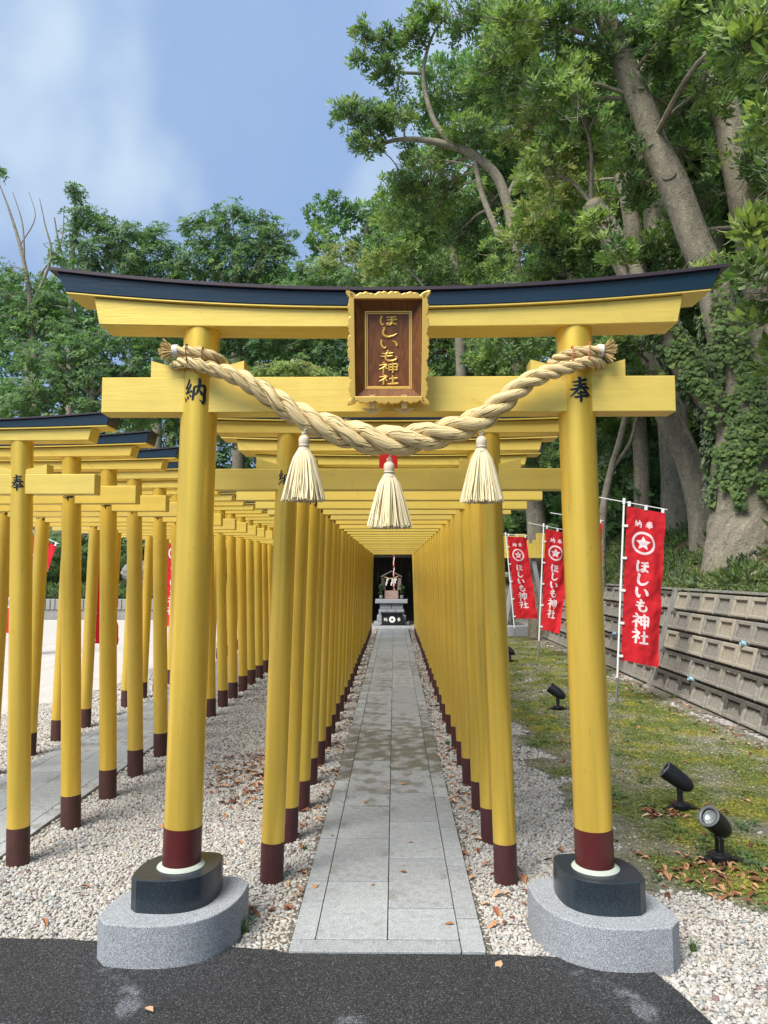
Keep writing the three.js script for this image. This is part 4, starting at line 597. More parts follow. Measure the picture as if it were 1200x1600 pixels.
// ---------------------------------------------------------------- trees: stems as [x, y, z, radius], crowns as [x, y, z, rx, ry, rz, density, tone]
const TREES = [{"label":"huge smooth-barked tree leaning over the gate, its foot wrapped in ivy","cat":"tree","leaf":"broad","size":0.225,"stems":[[[4.83,1.58,-10.4,0.591],[4.83,1.82,-10.4,0.492],[4.84,2.36,-10.4,0.423],[4.84,3.24,-10.4,0.423],[4.8,3.96,-10.4,0.301],[4.65,4.68,-10.4,0.248],[4.48,5.5,-10.4,0.215],[4.2,6.43,-10.4,0.207],[3.88,7.26,-10.4,0.195],[3.57,8.04,-10.4,0.177],[3.27,8.96,-10.4,0.158],[2.99,9.74,-10.4,0.136],[2.73,10.68,-10.4,0.106],[2.61,11.68,-10.4,0.061]],[[4.85,2.89,-10.4,0.295],[4.57,3.64,-10.4,0.218],[4.17,4.27,-10.4,0.203],[3.77,4.91,-10.4,0.188],[3.35,5.69,-10.4,0.17],[2.96,6.49,-10.4,0.154],[2.83,6.74,-10.4,0.143]]],"blobs":[[2.93,9.2,-10.4,0.75,0.53,0.75,1],[2.29,9.5,-10.4,0.7,0.48,0.7,1],[3.59,8.95,-10.2,0.69,0.6,0.69,1],[3.57,7.7,-10.8,0.55,0.55,0.55,0.7],[2.32,8.39,-10.2,0.65,0.47,0.65,1],[2.67,7.71,-10.4,0.61,0.48,0.61,1],[2.2,7.3,-10.6,0.54,0.4,0.54,0.8,"new"],[3.91,8.74,-9.2,0.7,0.39,0.7,1],[4.1,7.79,-8.3,0.56,0.49,0.56,1],[4.29,7.97,-9.6,0.49,0.45,0.49,0.7],[1.67,9.11,-10,0.51,0.51,0.51,1],[2.91,5.7,-9.6,0.34,0.24,0.34,0.7],[2.72,6.15,-9.7,0.25,0.21,0.25,0.6],[4.4,8.53,-11.2,0.43,0.47,0.47,0.8],[4.6,7.93,-11.4,0.38,0.38,0.38,0.8],[3.95,5.29,-9.2,0.28,0.23,0.28,0.5,"new"],[3.91,7.52,-11.6,0.29,0.39,0.39,0.9],[1.63,9.14,-11,0.56,0.46,0.56,1],[2.14,8.35,-11.2,0.57,0.47,0.57,0.9,"new"],[4.21,9.25,-10.9,0.46,0.46,0.46,0.9],[2.5,7.74,-9.7,0.33,0.28,0.33,0.8]],"cut":1,"ivy":1},
{"label":"straight grey trunk standing just behind the ivy-clad tree","cat":"tree","leaf":"broad","size":0.23,"stems":[[[5.82,1.96,-11.3,0.3],[5.75,3.97,-11.3,0.25],[5.6,5.64,-11.3,0.23],[5.37,7.15,-11.3,0.215],[5.2,8.38,-11.3,0.2],[5.04,9.53,-11.3,0.19],[4.88,10.69,-11.3,0.16],[4.74,11.98,-11.3,0.1]]],"blobs":[[4.76,9.99,-11.5,0.68,0.68,0.68,1],[4.52,8.83,-11.5,0.68,0.68,0.68,1],[5.29,7.42,-10.5,0.53,0.53,0.53,0.8],[5.08,7.4,-12,0.51,0.51,0.51,0.8],[4.51,6.86,-12.5,0.63,0.53,0.63,1],[5.31,11.29,-11.5,1.26,0.68,1.26,1],[6.05,5.79,-12,0.61,0.61,0.61,1],[4.38,10.97,-11.5,0.78,0.58,0.78,1]]},
{"label":"dark trunk curving up beside the ivy-clad tree","cat":"tree","leaf":"broad","size":0.23,"stems":[[[5.1,2.0,-12.5,0.24],[5.05,2.63,-12.5,0.215],[4.89,3.37,-12.5,0.205],[4.66,3.96,-12.5,0.2],[4.48,4.45,-12.5,0.2],[4.31,5.32,-12.5,0.18],[4.17,6.42,-12.5,0.16],[4.04,7.65,-12.5,0.13],[3.8,8.67,-12.5,0.09]],[[4.31,5.32,-12.5,0.1],[3.55,6.27,-13,0.08],[3.09,7.01,-13.4,0.05]]],"blobs":[[3.9,7.08,-13,0.66,0.6,0.66,1],[3.29,7.4,-13.2,0.78,0.61,0.78,1],[4.33,6.27,-13,0.66,0.55,0.66,1],[2.76,6.82,-13.5,0.68,0.57,0.68,1],[3.44,6.27,-13,0.77,0.49,0.77,1],[3.03,8.25,-13,0.77,0.6,0.77,0.9,"new"],[2.45,7.67,-13,0.66,0.55,0.66,0.9,"new"],[4.05,8.21,-13.4,0.68,0.51,0.68,0.8],[3.85,5.25,-11.6,0.49,0.35,0.49,1],[3.46,5.06,-11.8,0.46,0.32,0.46,1],[4.25,4.49,-11.4,0.33,0.25,0.33,0.8,"new"],[4.03,4.52,-11.9,0.44,0.3,0.44,1],[4.89,4.95,-12,0.4,0.36,0.4,1],[3.15,5.13,-12.6,0.49,0.36,0.49,1]]},
{"label":"straight grey trunk rising behind the fully open red banner","cat":"tree","leaf":"broad","size":0.28,"stems":[[[5.78,2.11,-15.5,0.36],[5.79,3.28,-15.5,0.3],[5.78,4.87,-15.5,0.29],[5.69,7.04,-15.5,0.27],[5.49,9.53,-15.5,0.24],[5.29,12.08,-15.5,0.18],[5.2,13.82,-15.5,0.1]]],"blobs":[[5.38,9.35,-16,1.21,1.08,1.21,1],[4.87,11.24,-16,1.21,1.08,1.21,1],[6.51,10.36,-16,1.21,1.08,1.21,1],[5.74,12.42,-16,1.48,1.08,1.48,1],[4.04,11.99,-16,1.08,0.94,1.08,1],[4.48,6.66,-16,1.21,0.61,1.21,1],[6.16,7.92,-16,1.08,0.94,1.08,1],[3.36,10.95,-15.5,0.78,0.78,0.78,0.8,"new"],[5.29,6.09,-16,0.94,0.54,0.94,1],[6.96,7.21,-16,0.94,0.81,0.94,1]]},
{"label":"slim forked trunk of pale bark in the dark under the trees","cat":"tree","leaf":"broad","size":0.23,"stems":[[[3.82,2.05,-14,0.1],[3.88,2.64,-14,0.07],[4.05,3.42,-14,0.06],[4.21,3.95,-14,0.06],[4.35,4.56,-14,0.05],[4.45,5.53,-14,0.04]],[[4.05,3.42,-14,0.04],[4.41,3.95,-14,0.035],[4.58,4.55,-14,0.03]]],"blobs":[[4.3,5.67,-14.5,0.73,0.49,0.73,1],[3.56,5.42,-14.5,0.73,0.43,0.73,1],[5.08,5.29,-15,0.63,0.51,0.63,1]]},
{"label":"thin upright trunk between the forked sapling and the thick trunks","cat":"tree","leaf":"broad","size":0.23,"stems":[[[5.55,2.16,-17,0.2],[5.58,3.6,-17,0.17],[5.56,5.2,-17,0.16],[5.51,7.57,-17,0.14],[5.41,9.54,-17,0.1]]],"blobs":[[4.86,5.31,-17.5,1.18,0.74,1.18,1],[6.07,5.2,-18.5,0.94,0.62,0.94,1],[3.97,5.31,-17.5,0.74,0.74,0.74,1],[7.29,5.41,-18,1.06,0.91,1.06,1],[5.23,8.21,-17.5,1.33,0.89,1.33,1]]},
{"label":"tall tree arching out over the gate tunnel, roped around its foot","cat":"tree","leaf":"broad","size":0.26,"stems":[[[3.48,1.82,-18.2,0.288],[3.43,2.67,-18.2,0.232],[3.33,3.9,-18.2,0.208],[3.17,5.78,-18.2,0.2],[3.04,7.69,-18.2,0.192],[3.03,8.98,-18.2,0.149],[2.98,9.79,-18.2,0.14],[2.88,10.53,-18.2,0.13],[2.59,11.31,-18.2,0.124],[2.1,11.84,-18.2,0.112],[1.51,12.14,-18.2,0.093],[0.81,12.3,-18.2,0.074],[0.14,12.32,-18.2,0.053],[-0.53,12.13,-18.2,0.031]],[[1.51,12.14,-18.2,0.074],[1.1,12.68,-18.2,0.068],[0.88,13.29,-18.2,0.062],[0.77,14.05,-18.2,0.05],[0.95,14.89,-18.2,0.034],[1.24,15.49,-18.2,0.019]],[[0.75,14.05,-18.2,0.043],[0.11,13.97,-18,0.031],[-0.53,14.12,-17.8,0.019]],[[3.03,8.98,-18.2,0.099],[2.66,9.76,-18.2,0.087],[2.2,10.95,-18.2,0.068],[2.05,11.77,-18.2,0.056]],[[2.8,10.69,-18.2,0.062],[3.46,12.26,-18.2,0.056],[3.8,13.93,-18.2,0.037]]],"blobs":[[-0.76,14.98,-18,0.36,0.3,0.36,1],[-0.21,14.71,-18,0.49,0.36,0.49,1],[0.43,14.84,-18,0.61,0.38,0.61,1],[0.88,15.34,-18,0.68,0.39,0.68,1],[1.71,15.4,-18,0.79,0.49,0.79,1],[2.51,15.49,-18,0.7,0.55,0.7,1],[-0.83,14.03,-17.6,0.27,0.3,0.3,0.5],[-0.24,13.97,-18,0.55,0.33,0.55,1],[-1.09,12.88,-18,0.61,0.39,0.61,1],[-0.37,12.67,-18,0.73,0.52,0.73,1],[-0.69,12.14,-18,0.52,0.27,0.52,1],[0.26,12.86,-18,0.55,0.46,0.55,0.6],[1.41,13.65,-18.5,0.78,0.56,0.78,0.7],[0.73,11.59,-18,0.52,0.33,0.52,0.6],[1.92,12.4,-18,0.7,0.52,0.7,1],[2.33,13.56,-18,0.76,0.61,0.76,1],[2.98,14.64,-18,0.91,0.68,0.91,1],[3.28,13.14,-18,0.76,0.68,0.76,1],[2.77,12.39,-19,0.8,0.64,0.8,1],[1.44,11.54,-19,0.58,0.45,0.58,1],[3.76,12.04,-19,0.8,0.8,0.8,1],[0.28,11.81,-19.5,0.56,0.49,0.56,1],[0.72,11.89,-20,0.61,0.61,0.61,1],[1.28,12.75,-19,0.54,0.48,0.54,1],[0.43,12.18,-18.6,0.41,0.31,0.41,0.8],[1.16,11.34,-20,0.74,0.61,0.74,1],[1.85,10.62,-20,0.67,0.61,0.67,1],[2.49,11.09,-19.5,0.66,0.66,0.66,1],[3.17,11.61,-19.5,0.72,0.72,0.72,1],[0.11,13.76,-18.4,0.47,0.37,0.47,0.6],[2.95,7.73,-17,0.72,0.52,0.72,1],[2.69,6.63,-16.8,0.76,0.51,0.76,1],[3.11,5.75,-16.8,0.76,0.51,0.76,1],[2.84,4.91,-17,0.72,0.49,0.72,1],[3.3,4.07,-17.2,0.67,0.44,0.67,1],[2.21,6.56,-17.6,0.68,0.5,0.68,1],[2.54,9.05,-17.6,0.59,0.5,0.59,1]]},
{"label":"slender tree with bare grey boughs behind the tunnel roof","cat":"tree","leaf":"broad","size":0.3,"stems":[[[2.2,1.99,-23,0.22],[2.15,5.31,-23,0.19],[2.09,8.1,-23,0.17],[1.99,10.54,-23,0.155],[1.76,11.98,-23,0.14],[1.53,13.02,-23,0.12],[1.09,13.33,-23,0.1],[0.53,13.61,-23,0.07],[0.02,13.86,-23,0.04]],[[1.76,11.98,-23,0.08],[1.53,14.06,-23,0.07],[1.46,15.53,-23,0.04]],[[2.1,8.91,-23,0.08],[1.31,9.93,-23,0.06],[0.52,10.96,-23,0.04]]],"blobs":[[-0.04,13.48,-23,0.58,0.43,0.58,1],[0.62,13.02,-23,0.78,0.54,0.78,1],[-0.28,12.51,-23,0.58,0.5,0.58,1],[1.54,14.48,-23,0.78,0.58,0.78,0.7],[1.12,12.19,-23,0.97,0.66,0.97,1],[2.13,12.8,-23,0.89,0.66,0.89,1],[2.72,11.56,-23,0.97,0.78,0.97,1],[0.52,11.57,-23,0.85,0.62,0.85,1],[-0.48,11.17,-23,0.66,0.54,0.66,0.8,"new"],[1.71,10.74,-23,0.97,0.7,0.97,1],[3.13,13.42,-23,0.78,0.66,0.78,1]]},
{"label":"dark bushy evergreen filling the gap beside the bare-boughed tree","cat":"tree","leaf":"broad","size":0.36,"stems":[[[0.95,1.86,-28,0.3],[0.84,6.13,-28,0.25],[0.74,10.52,-28,0.2],[0.62,13.0,-28,0.12]]],"blobs":[[-0.35,13.88,-28,0.8,0.71,0.8,1],[0.63,14.76,-28,1.18,1.04,1.18,1],[0.14,12.5,-28,1.42,1.04,1.42,1],[2.08,12.99,-28,1.65,1.42,1.65,1],[3.52,11.99,-28,1.65,1.42,1.65,1],[1.1,10.52,-28,2.12,1.18,2.12,1],[-0.59,10.52,-28,1.42,1.18,1.42,1],[3.02,9.53,-28,2.12,1.18,2.12,1],[1.81,8.07,-28,2.12,1.42,2.12,1],[-0.35,8.07,-28,1.65,1.42,1.65,1],[4.19,7.57,-28,1.89,1.65,1.89,1],[4.46,10.01,-28,1.65,1.42,1.65,1]]},
{"label":"thin pale-leaved tree with spreading twigs beyond the plaque","cat":"tree","leaf":"fine","size":0.35,"stems":[[[-1.38,1.37,-30,0.16],[-1.5,6.47,-30,0.14],[-1.62,11.17,-30,0.11],[-1.8,13.3,-30,0.08],[-2.2,14.37,-30,0.05]],[[-1.62,11.7,-30,0.06],[-0.89,13.83,-30,0.05],[-0.76,14.63,-30,0.03]],[[-1.73,13.03,-30,0.05],[-2.59,14.1,-30,0.04],[-3.12,14.78,-30,0.02]]],"blobs":[[-2.07,14.59,-30,1.16,0.61,1.16,0.45,"new"],[-2.72,13.84,-30,1.01,0.61,1.01,0.6,"new"],[-1.02,13.83,-30,1.11,0.66,1.11,0.8,"new"],[-1.8,13.16,-30,1.52,0.66,1.52,1],[-3.24,13.3,-30,0.86,0.51,0.86,0.7],[-1.46,12.04,-31,1.57,1.05,1.57,1],[-3.07,12.04,-31,1.31,1.05,1.31,1]]},
{"label":"leafy branch tree at the edge of the wood, large fresh leaves","cat":"tree","leaf":"big","size":0.31,"stems":[[[4.66,1.76,-7.6,0.16],[4.64,2.78,-7.6,0.13],[4.54,3.97,-7.6,0.11],[4.38,4.63,-7.6,0.09],[4.13,5.04,-7.6,0.06],[3.84,5.11,-7.6,0.035]],[[4.54,3.97,-7.6,0.07],[4.31,4.57,-7.6,0.05],[4.06,4.77,-7.6,0.04],[3.73,4.77,-7.6,0.02]],[[4.44,4.63,-7.6,0.06],[4.36,5.79,-7.6,0.05],[4.14,6.7,-7.6,0.04],[3.82,7.05,-7.6,0.03]],[[4.36,5.79,-7.6,0.04],[4.11,6.14,-7.6,0.03],[3.89,6.35,-7.6,0.02]]],"blobs":[[3.59,4.94,-7.4,0.24,0.16,0.24,0.9,"new"],[3.74,4.68,-7.3,0.25,0.22,0.25,0.9,"new"],[3.5,4.44,-7.2,0.21,0.16,0.21,0.8],[3.75,4.07,-7.5,0.25,0.25,0.25,0.8],[3.83,7.23,-7.6,0.29,0.26,0.29,0.8,"new"],[3.66,7.09,-7.7,0.22,0.19,0.22,0.7],[3.85,6.12,-7.4,0.22,0.25,0.25,0.8,"new"],[3.99,6.77,-7.5,0.25,0.25,0.25,1],[3.85,5.42,-7.4,0.19,0.25,0.25,0.8],[3.55,4.16,-7.2,0.15,0.16,0.16,0.6],[3.95,3.7,-7.6,0.23,0.26,0.26,1]]},
{"label":"pointed pale-green tree at the corner of the lot","cat":"tree","leaf":"fine","size":0.36,"stems":[[[-14.22,1.36,-33,0.22],[-14.32,6.99,-33,0.19],[-14.39,11.02,-33,0.17],[-14.47,15.13,-33,0.13],[-14.42,17.21,-33,0.09],[-14.41,18.71,-33,0.04]],[[-14.44,14.24,-33,0.08],[-13.68,16.01,-33,0.06],[-13.14,17.2,-33,0.04]],[[-14.45,14.54,-33,0.06],[-15.09,16.32,-33,0.05],[-15.33,17.52,-33,0.03]]],"blobs":[[-14.43,18.56,-33,0.56,0.61,0.61,1],[-14.08,17.51,-33,0.95,0.78,0.95,1],[-13.14,17.14,-33,0.95,0.78,0.95,1],[-14.51,16.56,-33,0.83,0.67,0.83,0.6],[-13.39,15.95,-33,1.28,0.89,1.28,1],[-12.39,16.3,-33,1.11,0.83,1.11,1],[-11.82,16.84,-33,0.72,0.61,0.72,1],[-13.8,14.98,-33,1.11,0.83,1.11,1],[-12.07,15.41,-33,1.0,0.83,1.0,1],[-14.97,15.43,-33,0.67,0.67,0.67,0.5]]},
{"label":"dense mid-green tree between the pointed tree and the round crown","cat":"tree","leaf":"fine","size":0.38,"stems":[[[-10.92,1.34,-35,0.25],[-11.03,7.31,-35,0.22],[-11.16,12.81,-35,0.2],[-11.17,15.62,-35,0.12]],[[-11.19,14.05,-35,0.1],[-12.19,15.93,-35,0.06]],[[-11.2,14.37,-35,0.1],[-10.2,16.24,-35,0.06]]],"blobs":[[-11.7,17.44,-35,0.71,0.53,0.71,1],[-11.15,17.66,-35,0.77,0.65,0.77,1],[-10.76,16.71,-35,1.06,0.89,1.06,1],[-11.89,16.4,-35,1.06,0.89,1.06,1],[-10.2,15.92,-35,1.3,1.0,1.3,1],[-11.41,15.3,-35,1.48,1.0,1.48,1],[-12.63,15.31,-35,1.18,0.89,1.18,1]]},
{"label":"broad round-crowned dark tree behind the great gate","cat":"tree","leaf":"fine","size":0.42,"stems":[[[-7.37,1.34,-36,0.34],[-7.46,7.46,-36,0.3],[-7.6,12.48,-36,0.26],[-7.72,16.0,-36,0.18],[-7.81,17.94,-36,0.1]],[[-7.63,14.39,-36,0.15],[-8.93,16.97,-36,0.1],[-9.57,17.95,-36,0.05]],[[-7.63,14.39,-36,0.15],[-6.41,16.96,-36,0.1],[-5.79,17.6,-36,0.05]]],"blobs":[[-7.86,19.07,-36,1.03,0.73,1.03,1],[-8.96,18.59,-36,1.03,0.79,1.03,1],[-6.75,18.64,-36,1.03,0.79,1.03,1],[-5.8,18.09,-36,0.91,0.79,0.91,1],[-9.7,17.79,-36,0.91,0.85,0.91,1],[-8.31,17.78,-36,1.52,1.03,1.52,1],[-6.73,17.44,-36,1.52,1.09,1.52,1],[-5.47,17.11,-36,0.85,0.79,0.85,1],[-9.24,16.65,-36,1.34,0.97,1.34,1],[-7.66,16.32,-36,1.82,1.09,1.82,1],[-5.93,16.15,-36,1.34,0.97,1.34,1],[-5.01,18.08,-36,0.49,0.42,0.49,0.8],[-10.22,18.54,-36,0.55,0.42,0.55,0.6]]},
{"label":"low leafy tree between round-crowned tree and pale-leaved tree","cat":"tree","leaf":"fine","size":0.35,"stems":[[[-4.15,1.35,-34,0.2],[-4.2,7.13,-34,0.18],[-4.24,12.46,-34,0.14],[-4.32,14.87,-34,0.08]]],"blobs":[[-4.27,15.33,-34,0.86,0.52,0.86,1],[-3.38,14.72,-34,1.03,0.63,1.03,1],[-4.7,14.27,-34,1.43,0.8,1.43,1],[-3.37,13.66,-34,1.43,0.97,1.43,1],[-5.43,13.37,-34,1.43,0.97,1.43,1],[-4.24,11.86,-34,2.01,1.03,2.01,1]]},
{"label":"leaning tree with bare upper twigs over the side tunnel","cat":"tree","leaf":"fine","size":0.35,"stems":[[[-13.35,1.38,-29,0.2],[-13.67,4.83,-29,0.17],[-13.99,8.86,-29,0.15],[-14.28,11.93,-29,0.12],[-14.69,14.02,-29,0.08],[-15.27,15.86,-29,0.045],[-15.7,16.92,-29,0.02]],[[-14.28,11.93,-29,0.07],[-13.54,14.01,-29,0.05],[-13.84,15.32,-29,0.03],[-14.09,16.38,-29,0.015]],[[-14.61,13.75,-29,0.05],[-14.74,15.33,-29,0.03],[-15.18,16.65,-29,0.015]],[[-13.97,13.23,-29,0.04],[-13.18,14.53,-29,0.03],[-13.1,16.11,-29,0.012]],[[-14.83,14.41,-29,0.03],[-14.24,15.59,-29,0.02],[-14.53,16.65,-29,0.01]]],"blobs":[[-14.78,13.1,-29,0.64,0.49,0.64,0.55],[-14.0,12.45,-29,0.98,0.64,0.98,0.8],[-13.34,11.93,-29,0.98,0.73,0.98,1],[-14.47,11.42,-29,1.22,0.88,1.22,1],[-12.93,11.03,-29,1.22,0.83,1.22,1],[-15.51,12.2,-29,0.88,0.73,0.88,0.8],[-15.72,17.45,-29,0.34,0.34,0.34,0.6],[-15.26,10.91,-29,0.98,0.98,0.98,1],[-13.29,14.01,-29,0.59,0.73,0.73,0.25],[-15.44,13.5,-29,0.59,0.44,0.59,0.4]]},
{"label":"dark spreading tree low over the roofs of the side tunnel","cat":"tree","leaf":"fine","size":0.35,"stems":[[[-10.6,1.39,-27,0.24],[-10.72,4.14,-27,0.2],[-10.87,7.4,-27,0.18],[-10.95,9.29,-27,0.1]],[[-10.88,7.87,-27,0.1],[-12.23,9.06,-27,0.07],[-12.94,9.3,-27,0.04]],[[-10.88,7.87,-27,0.1],[-9.42,9.05,-27,0.07],[-8.96,9.29,-27,0.04]]],"blobs":[[-12.94,9.3,-27,1.37,0.82,1.37,1],[-11.31,9.65,-27,1.37,0.82,1.37,1],[-9.91,10.01,-27,1.37,0.91,1.37,1],[-8.95,8.93,-27,1.14,0.77,1.14,1],[-10.34,8.58,-27,1.37,0.77,1.37,1],[-11.97,8.23,-27,1.37,0.77,1.37,1],[-13.35,7.65,-27,1.37,0.91,1.37,1],[-10.77,7.28,-27,1.14,0.82,1.14,1],[-9.26,7.4,-27,1.37,0.91,1.37,1],[-12.14,6.47,-27,1.59,0.91,1.59,1],[-8.67,10.4,-27.5,1.16,0.93,1.16,1],[-8.15,8.46,-27.5,1.16,0.93,1.16,1]]},
{"label":"dark tree behind the great gate pillar next to the side tunnel","cat":"tree","leaf":"fine","size":0.38,"stems":[[[-7.44,1.37,-31,0.26],[-7.51,5.05,-31,0.22],[-7.63,8.8,-31,0.2],[-7.73,11.52,-31,0.12]]],"blobs":[[-8.96,11.25,-31,1.57,1.05,1.57,1],[-7.35,11.51,-31,1.57,1.05,1.57,1],[-5.74,11.23,-31,1.57,1.05,1.57,1],[-7.86,9.88,-31,1.83,1.05,1.83,1],[-5.71,9.33,-31,1.57,1.05,1.57,1],[-4.67,11.5,-31,1.57,1.05,1.57,1],[-8.9,8.26,-31,1.57,1.31,1.57,1],[-6.22,7.71,-31,2.09,1.31,2.09,1],[-3.85,9.32,-31,1.57,1.31,1.57,1],[-3.06,10.68,-31,1.57,1.05,1.57,1]]},
{"label":"bright green clipped shrub seen above the beam of the great gate","cat":"shrub","leaf":"fine","size":0.34,"stems":[[[-3.55,1.83,-25.6,0.08],[-3.58,4.87,-25.6,0.07],[-3.6,7.08,-25.6,0.05],[-3.61,7.97,-25.6,0.03]]],"blobs":[[-4.61,8.31,-25.6,0.65,0.43,0.65,1.3,"new"],[-3.62,8.42,-25.6,0.95,0.43,0.95,1.3,"new"],[-2.62,8.24,-25.6,0.78,0.43,0.78,1.3,"new"],[-4.05,7.53,-25.6,1.3,0.65,1.3,1],[-2.72,7.08,-25.6,1.3,0.86,1.3,1],[-4.7,6.86,-25.6,1.08,0.86,1.08,1]]},
{"label":"shrub with broad pale leaves on the bank beside the low wall","cat":"shrub","leaf":"fine","size":0.34,"stems":[[[-13.0,1.28,-26.3,0.06],[-13.03,2.06,-26.3,0.05],[-13.06,2.95,-26.3,0.03]]],"blobs":[[-13.05,2.51,-26.3,1.11,0.75,1.11,1],[-13.7,2.06,-26.3,0.67,0.53,0.67,1],[-12.36,2.19,-26.3,0.67,0.53,0.67,1],[-13.07,3.11,-26.3,0.67,0.38,0.67,1]]},
{"label":"dark shrub on the bank behind the far banner of the lot","cat":"shrub","leaf":"fine","size":0.34,"stems":[[[-11.34,1.28,-26.6,0.06],[-11.36,2.07,-26.6,0.05],[-11.39,2.97,-26.6,0.03]]],"blobs":[[-11.38,2.52,-26.6,1.12,0.9,1.12,1],[-12.04,2.07,-26.6,0.67,0.63,0.67,1],[-10.69,2.2,-26.6,0.67,0.63,0.67,1],[-11.4,3.24,-26.6,0.67,0.45,0.67,1]]},
{"label":"dark shrub on the bank just beside the boulder","cat":"shrub","leaf":"fine","size":0.34,"stems":[[[-9.95,1.28,-26.8,0.06],[-9.97,2.07,-26.8,0.05],[-9.99,2.98,-26.8,0.03]]],"blobs":[[-9.99,2.98,-26.8,1.04,0.9,1.04,1],[-10.61,2.52,-26.8,0.62,0.63,0.63,1],[-9.35,2.66,-26.8,0.62,0.63,0.63,1],[-10.01,3.71,-26.8,0.62,0.45,0.62,1]]},
{"label":"dark shrub on the bank behind the standing stone","cat":"shrub","leaf":"fine","size":0.34,"stems":[[[-8.13,1.28,-27.2,0.06],[-8.15,2.08,-27.2,0.05],[-8.17,3.0,-27.2,0.03]]],"blobs":[[-8.16,2.54,-27.2,1.38,1.01,1.38,1],[-8.98,2.08,-27.2,0.83,0.71,0.83,1],[-7.33,2.21,-27.2,0.83,0.71,0.83,1],[-8.18,3.35,-27.2,0.83,0.5,0.83,1]]},
{"label":"dark shrub on the bank behind the end of the side tunnel","cat":"shrub","leaf":"fine","size":0.34,"stems":[[[-6.02,1.28,-27,0.06],[-6.03,2.07,-27,0.05],[-6.05,2.99,-27,0.03]]],"blobs":[[-6.04,2.53,-27,1.37,1.0,1.37,1],[-6.86,2.07,-27,0.82,0.7,0.82,1],[-5.21,2.21,-27,0.82,0.7,0.82,1],[-6.05,3.33,-27,0.82,0.5,0.82,1]]},
{"label":"dark shrub on the bank behind the central tunnel gates","cat":"shrub","leaf":"fine","size":0.34,"stems":[[[-3.74,1.28,-27,0.06],[-3.75,2.07,-27,0.05],[-3.76,2.98,-27,0.03]]],"blobs":[[-3.76,2.76,-27,1.37,1.14,1.37,1],[-4.57,2.3,-27,0.82,0.8,0.82,1],[-2.93,2.44,-27,0.82,0.8,0.82,1],[-3.76,3.67,-27,0.82,0.57,0.82,1]]},
{"label":"tall tree of the dense dark wood that closes off the view","cat":"tree","leaf":"back","size":0.8,"stems":[[[-21.4,1.29,-44,0.35],[-21.6,12.64,-44,0.3],[-22.43,18.29,-44,0.12]]],"blobs":[[-23.35,18.05,-44,1.85,1.34,1.85,1],[-22.13,18.52,-44,1.85,1.34,1.85,1],[-20.33,18.37,-44,1.85,1.34,1.85,1],[-23.35,16.44,-44,1.85,1.34,1.85,1],[-21.98,16.17,-44,1.85,1.34,1.85,1],[-19.83,16.24,-44,1.85,1.34,1.85,1],[-23.79,13.99,-44,1.85,1.34,1.85,1],[-21.76,14.46,-44,1.85,1.34,1.85,1],[-19.74,13.77,-44,1.85,1.34,1.85,1],[-23.14,11.85,-44,1.85,1.34,1.85,1],[-22.0,12.0,-44,1.85,1.34,1.85,1],[-19.7,12.04,-44,1.85,1.34,1.85,1],[-23.45,10.59,-44,1.85,1.34,1.85,1],[-21.8,10.12,-44,1.85,1.34,1.85,1],[-19.6,9.78,-44,1.85,1.34,1.85,1],[-23.34,7.9,-44,1.85,1.34,1.85,1],[-21.9,7.96,-44,1.85,1.34,1.85,1],[-19.95,8.67,-44,1.85,1.34,1.85,1],[-23.02,6.36,-44,1.85,1.34,1.85,1],[-21.24,6.11,-44,1.85,1.34,1.85,1],[-20.45,6.27,-44,1.85,1.34,1.85,1]],"group":"trees of the wood behind"},
{"label":"tall tree of the dense dark wood that closes off the view","cat":"tree","leaf":"back","size":0.8,"stems":[[[-18.07,1.28,-46,0.35],[-18.67,13.13,-46,0.3],[-18.86,18.54,-46,0.12]]],"blobs":[[-20.76,18.2,-46,1.94,1.4,1.94,1],[-18.3,18.77,-46,1.94,1.4,1.94,1],[-16.83,18.58,-46,1.94,1.4,1.94,1],[-20.11,16.13,-46,1.94,1.4,1.94,1],[-18.99,16.87,-46,1.94,1.4,1.94,1],[-16.39,16.47,-46,1.94,1.4,1.94,1],[-19.94,14.79,-46,1.94,1.4,1.94,1],[-18.52,14.08,-46,1.94,1.4,1.94,1],[-17.0,13.86,-46,1.94,1.4,1.94,1],[-19.72,12.66,-46,1.94,1.4,1.94,1],[-18.93,12.16,-46,1.94,1.4,1.94,1],[-16.16,12.31,-46,1.94,1.4,1.94,1],[-20.4,10.2,-46,1.94,1.4,1.94,1],[-18.87,10.39,-46,1.94,1.4,1.94,1],[-16.66,10.12,-46,1.94,1.4,1.94,1],[-20.32,8.31,-46,1.94,1.4,1.94,1],[-18.59,8.09,-46,1.94,1.4,1.94,1],[-16.78,8.51,-46,1.94,1.4,1.94,1],[-19.57,5.95,-46,1.94,1.4,1.94,1],[-18.07,6.3,-46,1.94,1.4,1.94,1],[-15.93,5.66,-46,1.94,1.4,1.94,1]],"group":"trees of the wood behind"},
